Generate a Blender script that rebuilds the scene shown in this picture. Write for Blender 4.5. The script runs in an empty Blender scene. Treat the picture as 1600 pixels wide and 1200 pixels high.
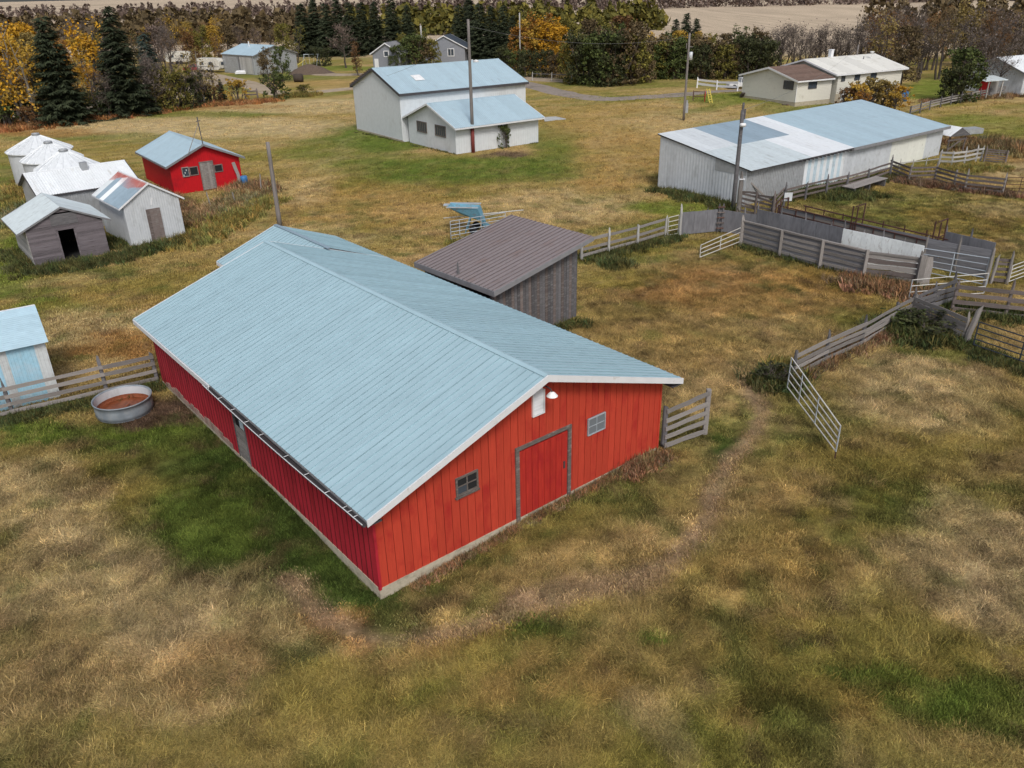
import bpy, math, random
import numpy as np
from mathutils import Vector, Matrix

S = bpy.context.scene
C = S.collection
rnd = random.Random(7)
nr = np.random.default_rng(11)

# ------------------------------------------------------------------ camera
CAM_H = 15.2
FPX = 1258.13                      # focal length in pixels of a 1600 px wide picture
PITCH = math.radians(26.158)
ROLL = math.radians(-1.221)
fwd = Vector((0, math.cos(PITCH), -math.sin(PITCH)))
right0 = Vector((1, 0, 0)); up0 = right0.cross(fwd)
camR = math.cos(ROLL) * right0 + math.sin(ROLL) * up0
camU = -math.sin(ROLL) * right0 + math.cos(ROLL) * up0
cd = bpy.data.cameras.new('camera'); cam = bpy.data.objects.new('camera', cd); C.objects.link(cam)
M = Matrix((camR, camU, -fwd)).transposed().to_4x4(); M.translation = (0, 0, CAM_H)
cam.matrix_world = M
cd.sensor_width = 36; cd.lens = 36 * FPX / 1600; cd.clip_end = 6000; cd.clip_start = .1
S.camera = cam

# ------------------------------------------------------------------ light
SUN_AZ = math.radians(166); SUN_EL = math.radians(48)
w = bpy.data.worlds.new('World'); S.world = w; w.use_nodes = True
nt = w.node_tree; nt.nodes.clear()
sky = nt.nodes.new('ShaderNodeTexSky'); sky.sky_type = 'NISHITA'; sky.sun_disc = False
sky.sun_elevation = SUN_EL; sky.sun_rotation = SUN_AZ; sky.dust_density = 3; sky.air_density = 1.0
hs = nt.nodes.new('ShaderNodeHueSaturation'); hs.inputs['Saturation'].default_value = .62
bg = nt.nodes.new('ShaderNodeBackground'); bg.inputs[1].default_value = .125
wo = nt.nodes.new('ShaderNodeOutputWorld')
nt.links.new(sky.outputs[0], hs.inputs['Color']); nt.links.new(hs.outputs[0], bg.inputs[0]); nt.links.new(bg.outputs[0], wo.inputs[0])
sl = bpy.data.lights.new('sun', 'SUN'); sl.energy = 1.75; sl.angle = math.radians(14); sl.color = (1, .96, .9)
so = bpy.data.objects.new('sun', sl); C.objects.link(so)
sd = Vector((math.sin(SUN_AZ) * math.cos(SUN_EL), math.cos(SUN_AZ) * math.cos(SUN_EL), math.sin(SUN_EL)))
so.rotation_euler = (-sd).to_track_quat('-Z', 'Y').to_euler()
S.view_settings.view_transform = 'Standard'; S.view_settings.look = 'None'
S.view_settings.gamma = 1; S.view_settings.exposure = 0.0
S.view_settings.use_curve_mapping = False
S.cycles.max_bounces = 4; S.cycles.diffuse_bounces = 2; S.cycles.glossy_bounces = 2; S.cycles.transparent_max_bounces = 8

# ------------------------------------------------------------------ survey helper: where a sight line meets the level z
def G(px, py, z=0.0):
    d = fwd + camR * ((px - 800) / FPX) - camU * ((py - 600) / FPX)
    t = (CAM_H - z) / -d.z
    return Vector((d.x * t, d.y * t, z))
def rise(g, y):
    lo, hi = 0., 30.
    for _ in range(40):
        m = (lo + hi) / 2
        d = Vector((g[0], g[1], m - CAM_H)); py = 600 - FPX * d.dot(camU) / d.dot(fwd)
        if py > y: lo = m
        else: hi = m
    return lo

# ------------------------------------------------------------------ materials
def srgb(r, g, b):
    f = lambda c: (c / 255 / 12.92) if c / 255 < .04045 else ((c / 255 + .055) / 1.055) ** 2.4
    return (f(r), f(g), f(b), 1)
MATS = {}
def nodemat(name):
    m = bpy.data.materials.new(name); m.use_nodes = True
    t = m.node_tree; t.nodes.clear()
    o = t.nodes.new('ShaderNodeOutputMaterial'); p = t.nodes.new('ShaderNodeBsdfPrincipled')
    t.links.new(p.outputs[0], o.inputs[0]); MATS[name] = m
    return m, t, p
def lin(c, k): return (min(c[0] * k, 1), min(c[1] * k, 1), min(c[2] * k, 1), 1)
def mat(name, col, rough=.7, metal=0, var=.15, scale=(1, 1, 1), dirt=None, dirt_amt=.3, dirt_scale=(1, 1, 1), island=0, objrand=.1, spec=.3, bump=0, bscale=40, alt=None, alt_amt=0):
    """base colour varied by stretched noise, per-object tint and a second worn/dirty colour with its own patchy mask"""
    m, t, p = nodemat(name); N = t.nodes.new; L = t.links.new
    tc = N('ShaderNodeTexCoord'); mp = N('ShaderNodeMapping'); mp.inputs['Scale'].default_value = scale
    L(tc.outputs['Object'], mp.inputs[0])
    n = N('ShaderNodeTexNoise'); n.inputs['Scale'].default_value = 3; n.inputs['Detail'].default_value = 6
    L(mp.outputs[0], n.inputs['Vector'])
    oi = N('ShaderNodeObjectInfo')
    if island or objrand:
        ad = N('ShaderNodeVectorMath'); ad.operation = 'ADD'; L(mp.outputs[0], ad.inputs[0])
        cb = N('ShaderNodeCombineXYZ'); ml = N('ShaderNodeMath'); ml.operation = 'MULTIPLY'; ml.inputs[1].default_value = 53
        L(oi.outputs['Random'], ml.inputs[0]); L(ml.outputs[0], cb.inputs[0]); L(cb.outputs[0], ad.inputs[1]); L(ad.outputs[0], n.inputs['Vector'])
    mr = N('ShaderNodeMapRange'); mr.inputs[1].default_value = .3; mr.inputs[2].default_value = .7
    mr.inputs[3].default_value = 1 - var; mr.inputs[4].default_value = 1 + var; L(n.outputs[0], mr.inputs[0])
    v = mr.outputs[0]
    def mulrand(src, amt, v):
        a = N('ShaderNodeMapRange'); a.inputs[3].default_value = 1 - amt; a.inputs[4].default_value = 1 + amt; L(src, a.inputs[0])
        b = N('ShaderNodeMath'); b.operation = 'MULTIPLY'; L(v, b.inputs[0]); L(a.outputs[0], b.inputs[1]); return b.outputs[0]
    if objrand: v = mulrand(oi.outputs['Random'], objrand, v)
    if island:
        g = N('ShaderNodeNewGeometry'); v = mulrand(g.outputs['Random Per Island'], island, v)
    mx = N('ShaderNodeVectorMath'); mx.operation = 'SCALE'; L(v, mx.inputs['Scale'])
    if alt:
        g2 = N('ShaderNodeNewGeometry'); am = N('ShaderNodeMix'); am.data_type = 'RGBA'
        am.inputs[6].default_value = col; am.inputs[7].default_value = alt
        an = N('ShaderNodeMath'); an.operation = 'MULTIPLY'; an.inputs[1].default_value = alt_amt
        L(g2.outputs['Random Per Island'] if island else oi.outputs['Random'], an.inputs[0]); L(an.outputs[0], am.inputs[0]); L(am.outputs[2], mx.inputs[0])
    else: mx.inputs[0].default_value = col[:3]
    out = mx.outputs[0]
    if dirt:
        mp2 = N('ShaderNodeMapping'); mp2.inputs['Scale'].default_value = dirt_scale; L(tc.outputs['Object'], mp2.inputs[0])
        n2 = N('ShaderNodeTexNoise'); n2.inputs['Scale'].default_value = 1; n2.inputs['Detail'].default_value = 8; n2.inputs['Roughness'].default_value = .65
        a2 = N('ShaderNodeVectorMath'); a2.operation = 'ADD'; L(mp2.outputs[0], a2.inputs[0])
        c2 = N('ShaderNodeCombineXYZ'); m2 = N('ShaderNodeMath'); m2.operation = 'MULTIPLY'; m2.inputs[1].default_value = 31 if objrand else 0
        L(oi.outputs['Random'], m2.inputs[0]); L(m2.outputs[0], c2.inputs[1]); L(c2.outputs[0], a2.inputs[1]); L(a2.outputs[0], n2.inputs['Vector'])
        r2 = N('ShaderNodeMapRange'); r2.inputs[1].default_value = .62 - dirt_amt * .4; r2.inputs[2].default_value = .78 - dirt_amt * .25; L(n2.outputs[0], r2.inputs[0])
        mm = N('ShaderNodeMix'); mm.data_type = 'RGBA'; mm.inputs[7].default_value = dirt
        L(r2.outputs[0], mm.inputs[0]); L(out, mm.inputs[6]); out = mm.outputs[2]
    L(out, p.inputs['Base Color'])
    if bump:
        nb = N('ShaderNodeTexNoise'); nb.inputs['Scale'].default_value = bscale; L(mp.outputs[0], nb.inputs['Vector'])
        bp = N('ShaderNodeBump'); bp.inputs['Strength'].default_value = bump; bp.inputs['Distance'].default_value = .02
        L(nb.outputs[0], bp.inputs['Height']); L(bp.outputs[0], p.inputs['Normal'])
    p.inputs['Roughness'].default_value = rough; p.inputs['Metallic'].default_value = metal
    p.inputs['Specular IOR Level'].default_value = spec
    return m

WOODG = (.15, .14, .14, 1)
mat('roof_blue', (.385, .545, .61, 1), .42, 0, .06, (.6, .35, 1), (.33, .475, .535, 1), .1, (1.2, .25, 1), objrand=.03, spec=.5)
mat('roof_blue_far', (.40, .53, .60, 1), .42, 0, .05, (.6, .6, 1), (.30, .38, .43, 1), .12, (1.2, .3, 1), objrand=.04, spec=.5)
mat('roof_silver', (.66, .70, .72, 1), .4, 0, .07, (1, 1, 1), (.40, .42, .43, 1), .15, (2, .4, 1), objrand=.05, spec=.5)
mat('roof_pale', (.78, .81, .83, 1), .4, 0, .05, (1, 1, 1), (.5, .48, .44, 1), .12, (2, .4, 1), objrand=.05, spec=.5)
mat('roof_grey', (.58, .65, .67, 1), .45, 0, .07, (1, 1, 1), (.34, .35, .34, 1), .2, (2, .5, 1), objrand=.05, spec=.5)
mat('roof_slate_blue', (.28, .37, .44, 1), .45, 0, .06, (1, 1, 1), (.22, .28, .33, 1), .2, (2, .5, 1), objrand=.05, spec=.5)
mat('roof_rust', (.42, .14, .12, 1), .6, 0, .12, (1, 1, 1), (.5, .3, .27, 1), .25, (2, .5, 1), objrand=.08)
mat('roof_brown', (.255, .215, .215, 1), .48, 0, .06, (1, 1, 1), (.22, .145, .125, 1), .16, (.8, .5, 1), objrand=.06, spec=.4)
mat('roof_house', (.70, .69, .64, 1), .8, 0, .08, (3, 3, 3), (.5, .48, .42, 1), .2, (.6, .6, 1))
mat('shingle_brown', (.155, .10, .078, 1), .9, 0, .2, (3, 3, 3), (.21, .15, .12, 1), .3, (2, 2, 2), objrand=.18)
mat('navy_roof', (.055, .07, .09, 1), .7)
mat('trim_white', (.74, .75, .77, 1), .5, 0, .04, (1, 1, 1), (.5, .47, .42, 1), .08, (3, 3, 3))
mat('trim_grey', (.22, .22, .23, 1), .7, 0, .12)
mat('trim_dark', (.07, .065, .07, 1), .8, 0, .12)
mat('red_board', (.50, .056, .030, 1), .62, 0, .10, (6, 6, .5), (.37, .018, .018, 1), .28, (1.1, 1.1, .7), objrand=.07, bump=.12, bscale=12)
mat('red_board_sky_tint', (.45, .022, .04, 1), .6, 0, .12, (6, 6, .6), (.24, .009, .016, 1), .26, (.8, .5, .7), objrand=.07, bump=.12, bscale=12)  # barn red with the blue sky's reflection put into the colour
mat('groove_shade_red', (.12, .012, .014, 1), .9)  # darkened red that paints the shade between boards
mat('worn_skirt', (.33, .24, .2, 1), .8, 0, .15, (8, 8, 1), (.28, .05, .05, 1), .3, (3, 3, 2), objrand=.2)
mat('red_door', (.43, .03, .02, 1), .65, 0, .14, (5, 5, .5), (.33, .012, .018, 1), .36, (1.2, 1.2, .8), objrand=.06)
mat('bright_red', (.49, .006, .012, 1), .6, 0, .07, (2, 2, .6), (.33, .006, .014, 1), .22, (.7, .7, .9), objrand=.04)
mat('concrete', (.46, .405, .31, 1), .9, 0, .12, (2, 2, 2), (.22, .2, .15, 1), .25, (1.5, 1.5, 3), bump=.2)
mat('old_frame', (.13, .11, .10, 1), .9, 0, .25, (2, 12, 12), (.3, .28, .26, 1), .25, (3, 9, 9))
mat('wood_grey', (.25, .228, .212, 1), .88, 0, .28, (1.0, 14, 14), (.36, .345, .33, 1), .25, (1.5, 8, 8), objrand=.28, bump=.4, bscale=9)
mat('wood_dark', (.125, .12, .125, 1), .9, 0, .28, (1.0, 14, 14), (.2, .195, .2, 1), .3, (1.5, 9, 9), objrand=.32, bump=.4, bscale=9)
mat('wood_brown', (.16, .13, .12, 1), .9, 0, .3, (1.0, 14, 14), (.25, .23, .22, 1), .3, (1.5, 9, 9), objrand=.28, bump=.4, bscale=9)
mat('wood_pale', (.42, .41, .39, 1), .85, 0, .2, (1.0, 12, 12), (.28, .26, .25, 1), .25, (2, 8, 8), objrand=.2)
mat('plywood', (.18, .18, .195, 1), .85, 0, .2, (2, 2, .6), (.23, .225, .24, 1), .3, (1.3, 1.3, .5), objrand=.12)
mat('granary_board', (.15, .13, .14, 1), .9, 0, .28, (1.2, 16, 16), (.26, .24, .26, 1), .28, (1.2, 8, 8), objrand=.25, bump=.3, bscale=9)
mat('galv', (.39, .405, .42, 1), .5, .25, .14, (1, 1, 1), (.3, .3, .3, 1), .25, (1.6, 1.6, .6), objrand=.05)
mat('galv_pale', (.60, .63, .66, 1), .5, .1, .06, (1, 1, 1), (.42, .44, .45, 1), .2, (1.4, 1.4, .5), objrand=.04)
mat('galv_blue', (.56, .68, .75, 1), .5, .1, .06, (1, 1, 1), (.36, .41, .45, 1), .2, (1.2, 1.2, .5), objrand=.04)
mat('cream_metal', (.76, .77, .71, 1), .55, 0, .04, (1, 1, 1), (.5, .5, .44, 1), .12, (1.2, 1.2, .5), objrand=.03)
mat('siding_white', (.64, .67, .69, 1), .6, 0, .05, (.8, .8, .8), (.50, .51, .51, 1), .16, (.6, .6, .4), objrand=.02)
mat('siding_cream', (.72, .70, .62, 1), .65, 0, .03, (1, 1, 1), (.54, .51, .43, 1), .1, (1, 1, 2))
mat('fiberglass_blue', (.36, .60, .74, 1), .5, 0, .08, (2, 2, .6), (.45, .60, .70, 1), .3, (1.3, 1.3, .6), objrand=.05)
mat('shed_white', (.56, .59, .60, 1), .6, 0, .08, (2, 2, 1), (.42, .42, .4, 1), .2, (2, 2, 1.4))
mat('bin_white', (.74, .77, .79, 1), .45, .1, .06, (1, 1, 1), (.45, .47, .48, 1), .16, (2, 2, .6), objrand=.05)
mat('pipe_white', (.60, .59, .55, 1), .5, 0, .12, (1, 8, 8), (.3, .2, .13, 1), .2, (4, 2, 2))
mat('pipe_silver', (.47, .52, .57, 1), .45, .2, .1, (1, 8, 8), (.3, .24, .2, 1), .15, (4, 2, 2))
mat('pipe_dark', (.035, .045, .06, 1), .5)
mat('rust_pipe', (.075, .035, .03, 1), .8, 0, .3, (2, 9, 9))
mat('rust_plank', (.13, .075, .062, 1), .9, 0, .25, (1, 9, 9), objrand=.15)
mat('white_sheet', (.86, .89, .88, 1), .6, 0, .08, (2, 2, 1), (.33, .27, .24, 1), .14, (7, 7, 2.2), objrand=.08)
mat('tank_steel', (.27, .31, .35, 1), .5, .2, .18, (1, 1, 1), (.36, .37, .37, 1), .25, (2, 2, .8))
mat('shed_roof_blue', (.42, .58, .67, 1), .5, 0, .06)
mat('rust_water', (.16, .045, .018, 1), .35, 0, .35, (3, 3, 3), (.28, .10, .05, 1), .3, (2, 2, 2))
mat('rust_stain', (.24, .075, .035, 1), .8, 0, .3, (4, 4, 8))
mat('blue_machine', (.13, .30, .40, 1), .6, 0, .15, (3, 3, 3), (.2, .16, .14, 1), .2, (4, 4, 4))
mat('blue_plastic', (.05, .20, .45, 1), .45)
mat('yellow_plastic', (.62, .50, .10, 1), .5)
mat('rubber', (.02, .02, .022, 1), .8)
mat('car_red', (.35, .03, .04, 1), .35)
mat('car_white', (.65, .66, .66, 1), .4)
mat('camper_white', (.62, .60, .54, 1), .5)
mat('lamp_white', (.8, .8, .8, 1), .4)
mat('wire', (.16, .16, .16, 1), .6)
mat('gravel_grey', (.2, .18, .165, 1), .95)
mat('dirt_pile', (.13, .095, .072, 1), .95, 0, .25, (2, 2, 2), bump=.5)
mat('hay', (.07, .055, .045, 1), .95, 0, .3, (4, 4, 4))
mat('bark', (.085, .07, .06, 1), .95, 0, .3, (6, 6, 1))
mat('bark_pale', (.26, .235, .2, 1), .9, 0, .3, (5, 5, 2))
mat('slab_concrete', (.44, .45, .45, 1), .9)
mat('pole_wood', (.21, .19, .18, 1), .85, 0, .2, (12, 12, .4), (.12, .11, .1, 1), .25, (8, 8, .3), objrand=.12)
mat('pole_red', (.20, .045, .04, 1), .8, 0, .2, (12, 12, 1))
gm, gt, gp = nodemat('window_glass'); gp.inputs['Base Color'].default_value = (.06, .075, .095, 1); gp.inputs['Roughness'].default_value = .12
gm, gt, gp = nodemat('dusty_glass'); gp.inputs['Base Color'].default_value = (.17, .19, .21, 1); gp.inputs['Roughness'].default_value = .4
gm, gt, gp = nodemat('dark_opening'); gp.inputs['Base Color'].default_value = (.012, .012, .013, 1); gp.inputs['Roughness'].default_value = .9
def leafmat(name, a, b, var=.3):
    m = mat(name, a, .75, 0, var, (.5, .5, .5), alt=b, alt_amt=1.0, island=.28, objrand=.14, spec=.15)
    return m
leafmat('leaf_spruce', (.024, .034, .019, 1), (.052, .062, .032, 1))
leafmat('leaf_spruce_blue', (.035, .055, .045, 1), (.06, .08, .065, 1))
leafmat('leaf_green', (.045, .065, .022, 1), (.10, .12, .035, 1))
leafmat('leaf_dark', (.035, .042, .02, 1), (.07, .075, .03, 1))
leafmat('leaf_olive', (.11, .11, .03, 1), (.19, .16, .035, 1))
leafmat('leaf_yellow', (.50, .31, .04, 1), (.34, .22, .05, 1))
leafmat('leaf_gold', (.58, .32, .02, 1), (.42, .22, .03, 1))
leafmat('leaf_straw', (.31, .235, .08, 1), (.17, .125, .045, 1))
leafmat('leaf_orange', (.38, .17, .025, 1), (.20, .10, .03, 1))
leafmat('leaf_rust', (.20, .095, .035, 1), (.13, .08, .04, 1))
leafmat('leaf_brown', (.095, .07, .038, 1), (.15, .11, .055, 1))
leafmat('leaf_plum', (.13, .095, .08, 1), (.20, .15, .125, 1))
leafmat('twig', (.10, .08, .07, 1), (.19, .155, .135, 1))

# ------------------------------------------------------------------ mesh helpers
def finish(o, name, m, parent, kind=None):
    if m is not None:
        o.material_slots[0].link = 'OBJECT' if False else 'DATA'
    return o
class MB:
    def __init__(s): s.v = []; s.f = []
    def poly(s, pts):
        i = len(s.v); s.v += [tuple(p) for p in pts]; s.f.append(tuple(range(i, i + len(pts))))
    def box(s, x0, x1, y0, y1, z0, z1):
        i = len(s.v)
        s.v += [(x, y, z) for z in (z0, z1) for (x, y) in ((x0, y0), (x1, y0), (x1, y1), (x0, y1))]
        for f in ((3, 2, 1, 0), (4, 5, 6, 7), (0, 1, 5, 4), (1, 2, 6, 5), (2, 3, 7, 6), (3, 0, 4, 7)): s.f.append(tuple(i + k for k in f))
    def prism(s, pts, ext):
        """polygon (3-D points) extruded by a vector"""
        n = len(pts); i = len(s.v); e = Vector(ext)
        s.v += [tuple(p) for p in pts] + [tuple(Vector(p) + e) for p in pts]
        s.f.append(tuple(i + k for k in range(n))[::-1]); s.f.append(tuple(i + n + k for k in range(n)))
        for k in range(n): s.f.append((i + k, i + (k + 1) % n, i + n + (k + 1) % n, i + n + k))
    def tube(s, pts, rs, n=6, cap=True):
        pts = [Vector(p) for p in pts]; i0 = len(s.v)
        if not hasattr(rs, '__len__'): rs = [rs] * len(pts)
        for k, p in enumerate(pts):
            d = (pts[min(k + 1, len(pts) - 1)] - pts[max(k - 1, 0)]).normalized()
            a = d.orthogonal().normalized() if abs(d.z) > .95 else d.cross(Vector((0, 0, 1))).normalized(); b = d.cross(a)
            for j in range(n):
                t = 2 * math.pi * j / n; s.v.append(tuple(p + (a * math.cos(t) + b * math.sin(t)) * rs[k]))
        for k in range(len(pts) - 1):
            for j in range(n):
                q = i0 + k * n; s.f.append((q + j, q + (j + 1) % n, q + n + (j + 1) % n, q + n + j))
        if cap:
            s.f.append(tuple(i0 + j for j in range(n))[::-1]); q = i0 + (len(pts) - 1) * n; s.f.append(tuple(q + j for j in range(n)))
    def revolve(s, prof, n=24, cx=0, cy=0):
        i0 = len(s.v)
        for r, z in prof:
            for j in range(n):
                t = 2 * math.pi * j / n; s.v.append((cx + r * math.cos(t), cy + r * math.sin(t), z))
        for k in range(len(prof) - 1):
            for j in range(n):
                q = i0 + k * n; s.f.append((q + j, q + (j + 1) % n, q + n + (j + 1) % n, q + n + j))
    def mesh(s, name, m=None, smooth=False):
        me = bpy.data.meshes.new(name); me.from_pydata(s.v, [], s.f)
        if m: me.materials.append(MATS[m])
        if smooth: me.shade_smooth()
        return me
    def build(s, name, m, parent=None, smooth=False):
        o = bpy.data.objects.new(name, s.mesh(name, m, smooth)); C.objects.link(o); o.parent = parent
        return o
WM = {}   # world matrix of each thing's root
def thing(name, label, cat, loc=(0, 0, 0), yaw=0, group=None):
    o = bpy.data.objects.new(name, None); C.objects.link(o); o.empty_display_size = .3
    o.location = loc; o.rotation_euler = (0, 0, yaw); o['label'] = label; o['category'] = cat
    if group: o['group'] = group
    WM[o] = Matrix.Translation(loc) @ Matrix.Rotation(yaw, 4, 'Z')
    return o
def tag(o, label, cat, group=None):
    o['label'] = label; o['category'] = cat
    if group: o['group'] = group
    return o
def place(me, name, parent, o, X, Y, world=False, sc=(1, 1, 1), m=None):
    X = Vector(X).normalized(); Y = Vector(Y); Y = (Y - X * Y.dot(X)).normalized(); Z = X.cross(Y)
    mt = Matrix((X * sc[0], Y * sc[1], Z * sc[2])).transposed().to_4x4(); mt.translation = o
    if world and parent is not None: mt = WM[parent].inverted() @ mt
    ob = bpy.data.objects.new(name, me); C.objects.link(ob); ob.parent = parent; ob.matrix_local = mt
    if m:
        ob.material_slots[0].link = 'OBJECT'; ob.material_slots[0].material = MATS[m]
    return ob
# unit pieces: plank (x along, y width, z thickness), post, pipe
def plank_mesh(seed):
    r = random.Random(seed); b = MB(); n = 5; ring = []
    for k in range(n):
        x = k / (n - 1); a = r.uniform(-.1, .1); c = r.uniform(-.1, .1); bz = r.uniform(-.15, .15)
        ring.append([(x, -.5 + a, -.5 + bz), (x, .5 + c, -.5 + bz), (x, .5 + c, .5 + bz), (x, -.5 + a, .5 + bz)])
    for q in ring: b.v += q
    for k in range(n - 1):
        for j in range(4): b.f.append((k * 4 + j, k * 4 + (j + 1) % 4, k * 4 + 4 + (j + 1) % 4, k * 4 + 4 + j))
    b.f.append((3, 2, 1, 0)); q = (n - 1) * 4; b.f.append((q, q + 1, q + 2, q + 3))
    me = b.mesh('plank', 'wood_grey'); me.flip_normals(); return me
PLANKS = [plank_mesh(i) for i in range(6)]
_b = MB(); _b.box(0, 1, -.5, .5, -.5, .5); BOXM = _b.mesh('beam', 'wood_grey')
def post_mesh(seed, n=7):
    r = random.Random(seed); b = MB(); l = [r.uniform(-.1, .1) for _ in range(8)]
    b.tube([(0, 0, 0), (.33, l[0], l[1]), (.7, l[2], l[3]), (1, l[4] * 1.3, l[5] * 1.3)], [.56, .53, .5, .46], n); return b.mesh('post', 'wood_grey')
POSTS = [post_mesh(i) for i in range(4)]
_b = MB(); _b.tube([(0, 0, 0), (1, 0, 0)], .5, 8); PIPEM = _b.mesh('pipe', 'pipe_white', True)
def stick(name, parent, p0, p1, w_, t_, m, kind='plank', up=(0, 0, 1), world=True):
    """a straight member from p0 to p1; w_ = width across (in the 'up' direction), t_ = thickness"""
    p0 = Vector(p0); p1 = Vector(p1); d = p1 - p0; L = d.length
    if abs(d.normalized().dot(Vector(up))) > .95: up = (1, 0, 0)
    me = {'plank': rnd.choice(PLANKS), 'beam': BOXM, 'post': rnd.choice(POSTS), 'pipe': PIPEM}[kind]
    return place(me, name, parent, p0, d, up, world, (L, w_, t_), m)

# ------------------------------------------------------------------ corrugated sheets
def profile(width, pitch, rw, rh):
    n = max(1, round(width / pitch)); p = width / n; xs = [(0, 0)]
    for i in range(n):
        c = (i + .5) * p
        xs += [(c - rw, 0), (c - rw * .5, rh), (c + rw * .5, rh), (c + rw, 0)] if rh != .022 else [(c, 0)]
    xs.append((width, 0)); return xs
def sheet_mesh(width, length, pitch, rw, rh, m, wave=False):
    b = MB()
    if wave:
        n = max(2, round(width / pitch) * 2); xs = [(width * i / n, rh * (i % 2)) for i in range(n + 1)]
    else: xs = profile(width, pitch, rw, rh)
    k = len(xs)
    b.v = [(x, 0, z) for x, z in xs] + [(x, length, z) for x, z in xs] + [(x, 0, -.012) for x, z in (xs[0], xs[-1])] + [(x, length, -.012) for x, z in (xs[0], xs[-1])]
    for i in range(k - 1): b.f.append((i, i + 1, k + i + 1, k + i))
    b.f.append((2 * k, k - 1 + 0, 0) if False else (0, 2 * k, 2 * k + 1, k - 1)); b.f.append((k, 2 * k - 1, 2 * k + 3, 2 * k + 2))
    b.f.append((0, k, 2 * k + 2, 2 * k)); b.f.append((k - 1, 2 * k + 1, 2 * k + 3, 2 * k - 1))
    return b.mesh('sheet', m)
def cover(name, parent, o, X, Y, width, length, pw, pitch, rw, rh, m, wave=False, mats=None, lift=.0, jitter=0):
    """cover a rectangle (width along X, length along Y) with ribbed sheets pw wide, each an object"""
    n = max(1, round(width / pw)); p = width / n; me = sheet_mesh(p - .004, length, pitch, rw, rh, m, wave)
    X = Vector(X).normalized(); Y = Vector(Y).normalized(); Z = X.cross(Y); out = []
    for i in range(n):
        mm = mats(i, n) if mats else None
        j = rnd.uniform(-jitter, jitter)
        out.append(place(me, name, parent, Vector(o) + X * (p * i) + Z * (lift + (i % 2) * .003) + Y * j, X, Y, m=mm))
    return out
def wall_mesh(length, top, pitch, depth, m, holes=()):
    """upright corrugated wall in its own x-z plane; top(x) gives the height; thickness behind"""
    b = MB(); n = max(2, round(length / pitch) * 2); xs = [length * i / n for i in range(n + 1)]
    for i in range(n):
        x0, x1 = xs[i], xs[i + 1]; d0, d1 = -depth * (i % 2), -depth * ((i + 1) % 2)
        xm = (x0 + x1) / 2; segs = [(0, None)]
        cuts = [h for h in holes if h[0] < xm < h[1]]
        z = 0; parts = []
        for h in sorted(cuts, key=lambda q: q[2]):
            parts.append((z, h[2], h[2])); z = h[3]
        parts.append((z, top(x0), top(x1)))
        for a, t0, t1 in parts: b.poly([(x0, d0, a), (x1, d1, a), (x1, d1, t1), (x0, d0, t0)])
    return b
def gable_top(W, ze, zr, cap=0): return lambda x: ze + (zr - ze) * (1 - abs(x - W / 2) / (W / 2)) - cap

FOOT = []
def gable_roof(t, W, L, ze, zr, og, oe, fa, mroof, pw=.9, pitch=.3, rw=.035, rh=.022, mtrim='trim_white', wave=False, mats=None, matsR=None, name='roof_panel', tf=.04, ridge=True, mridge=None, rakes=(True, True)):
    """roof of a building whose gables lie along local x; ze/zr are roof-top heights at the eave edge and the ridge"""
    half = W / 2 + oe; sl = (zr - ze) / half; ln = math.hypot(half, zr - ze); c, s = half / ln, (zr - ze) / ln
    th = .07; LL = L + 2 * og
    for side in (0, 1):
        # solid deck under the sheets
        xe = -oe if side == 0 else W + oe; b = MB()
        pts = [(xe, -og + .01, ze - .05), (W / 2, -og + .01, zr - .05), (W / 2, -og + .01, zr - .05 - th), (xe, -og + .01, ze - .05 - th)]
        b.prism(pts, (0, LL - .02, 0)); b.build('roof_deck', mtrim if False else 'trim_grey', t)
        if side == 0: cover(name, t, (xe, L + og, ze), (0, -1, 0), (c, 0, s), LL, ln, pw, pitch, rw, rh, mroof, wave, mats)
        else: cover(name, t, (xe, -og, ze), (0, 1, 0), (-c, 0, s), LL, ln, pw, pitch, rw, rh, mroof, wave, matsR or mats)
        # rake boards
        for yy, d, on in ((-og, -tf, rakes[0]), (L + og, tf, rakes[1])):
            if not on: continue
            b = MB(); x1 = W / 2
            b.prism([(xe, yy, ze + .012), (x1, yy, zr + .012), (x1, yy, zr - fa), (xe, yy, ze - fa)], (0, d, 0)); b.build('rake_board', mtrim, t)
    if ridge:
        b = MB(); hw = .13
        for q in (-1, 1):
            b.prism([(W / 2, -og, zr + .035), (W / 2 + q * hw, -og, zr + .035 - hw * sl), (W / 2 + q * hw, -og, zr + .022 - hw * sl), (W / 2, -og, zr + .022)], (0, LL, 0))
        b.build('ridge_cap', mridge or mroof, t)
def fascia(t, x, y0, y1, ztop, h, m, tf=.035, side=-1, name='fascia'):
    b = MB(); b.box(min(x, x + side * tf), max(x, x + side * tf), y0, y1, ztop - h, ztop); return b.build(name, m, t)
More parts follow.
